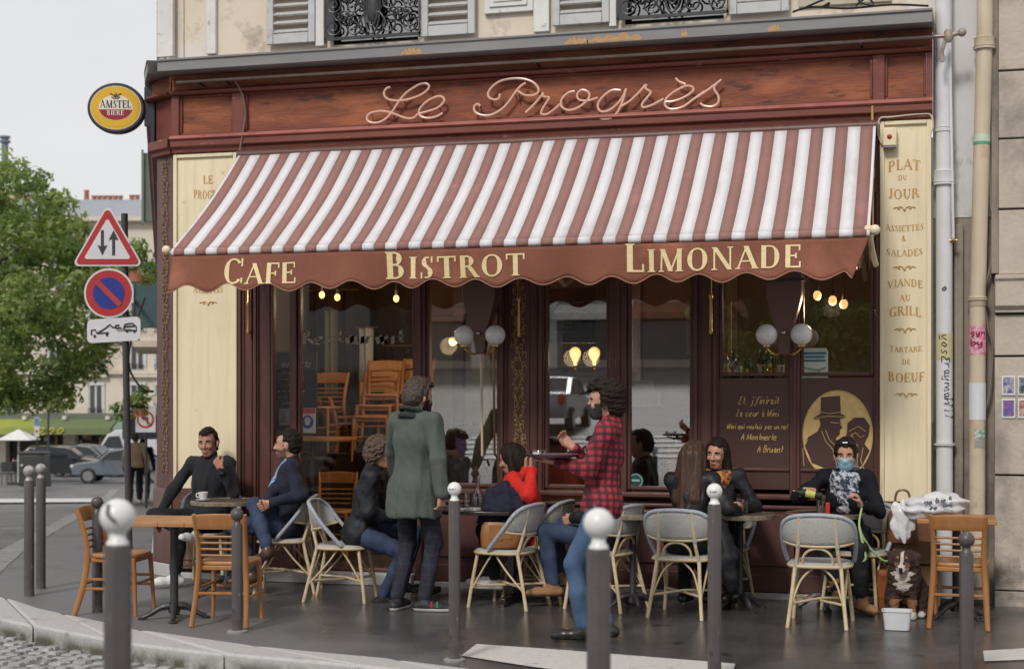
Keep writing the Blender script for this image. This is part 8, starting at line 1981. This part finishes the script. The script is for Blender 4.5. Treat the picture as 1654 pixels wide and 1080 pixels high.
q = MB(); bz0 = gz(p.x, p.y)-p.z; q.box(-3.5, .6, 1, 6, bz0, -1.6); q.build('house_behind', far_wall, t, smooth=0); t.name = 'chimney_house'; t['label'] = 'pale house hidden behind the tree with a thin grey flue'; t['category'] = 'house'

# ------------------------------------------------------------------ across the street, behind the photographer: seen only mirrored in the glass
op = thing('opposite_building', 'pale building across the street, mirrored in the cafe windows', 'building', (3, -56.2, 2.8), 0)
q = MB(); q.box(-26, 26, -6, 0, 3.4, 10.6); q.build('wall', far_wall, op, smooth=0)
q = MB(); q.box(-26, 26, -6, -.3, 0, 3.4); q.build('shopfront', mat('opposite shopfront', (.3,.27,.23), .5, (.42,.4,.36), scale=.5), op, smooth=0)
for i in range(14):
    x = -24+i*3.6
    q = MB(); q.box(x-.3, x+.3, -.3, .05, 0, 3.39); q.build('shop_pier', far_white, op, smooth=0)
    q = MB(); q.box(x+.5, x+3.1, -.299, -.25, .5, 2.5); q.build('shop_window', far_dark, op, smooth=0)
    q = MB(); q.prism([(-.2, 3.1), (1.1, 2.6), (1.1, 2.3), (1.05, 2.3), (1.05, 2.55), (-.2, 3.0)], x+.35, x+3.25, 'yz'); q.build('shop_blind', [red_st, mat('olive awning', (.14,.18,.08), .7), far_white, val_m][i % 4], op, smooth=0)
    for z in (4.3, 7.4):
        q = MB(); q.box(x+1.1, x+2.5, .0, .05, z, z+2.1); w = q.build('window', far_dark, op, smooth=0); q = MB(); q.box(x+1.0, x+1.1, .0, .12, z-.1, z+2.2); q.box(x+2.5, x+2.6, .0, .12, z-.1, z+2.2); q.box(x+1.1, x+2.5, .0, .12, z+2.1, z+2.2); q.box(x+1.75, x+1.85, .051, .1, z, z+2.1); q.build('frame', far_white, w, smooth=0)
# warm light of the lit lamps, then lights added to brighten the entrance
for (px, py, Y, e) in ((929, 570, 1.6, 10), (960, 570, 1.6, 10), (732, 551, .9, 14), (1345, 490, 1.1, 16), (520, 476, 1.5, 7), (640, 482, 1.5, 7)):
    ld = bpy.data.lights.new('lamp_glow', 'POINT'); ld.energy = e; ld.color = (1, .72, .42); ld.shadow_soft_size = .08
    o = bpy.data.objects.new('lamp_glow', ld); COL.objects.link(o); o.location = at(px, py, Y)+Vector((0, -.15, -.05))
for i, (x, y) in enumerate(((-1.5, -19.0), (7.5, -22.0))):
    tr = copy_tree(tree); tr.location = (x+1.5, y, -.1); tr['label'] = ['leafy tree across the street, mirrored in the left cafe windows', 'leafy tree across the street, mirrored in the right cafe windows'][i]; tr.rotation_euler.z = 1.3*i

for i, (x, y, m, lb) in enumerate(((-6.5, -27, silver, 'silver car parked on the rising street, mirrored in the cafe glass'), (10.5, -33, blackp, 'black car parked on the rising street, mirrored in the cafe glass'))):
    c = car(100, 66, 0, m, lb); c.location = (x, y, -.12+(abs(y)-16.3)*.0761); c.rotation_euler = (0, 0, R(86)); c['group'] = 'cars mirrored in the glass'
for k in range(5):
    b = MB(); y0 = -20-k*1.1; b.add([(-8, y0, -.1+(abs(y0)-16.3)*.0761), (12, y0-3, -.1+(abs(y0-3)-16.3)*.0761), (12, y0-3.5, -.1+(abs(y0-3.5)-16.3)*.0761), (-8, y0-.5, -.1+(abs(y0-.5)-16.3)*.0761)], [(0, 1, 2, 3)]); tag(b.build('road_marking', line_m, smooth=0), kind='structure')
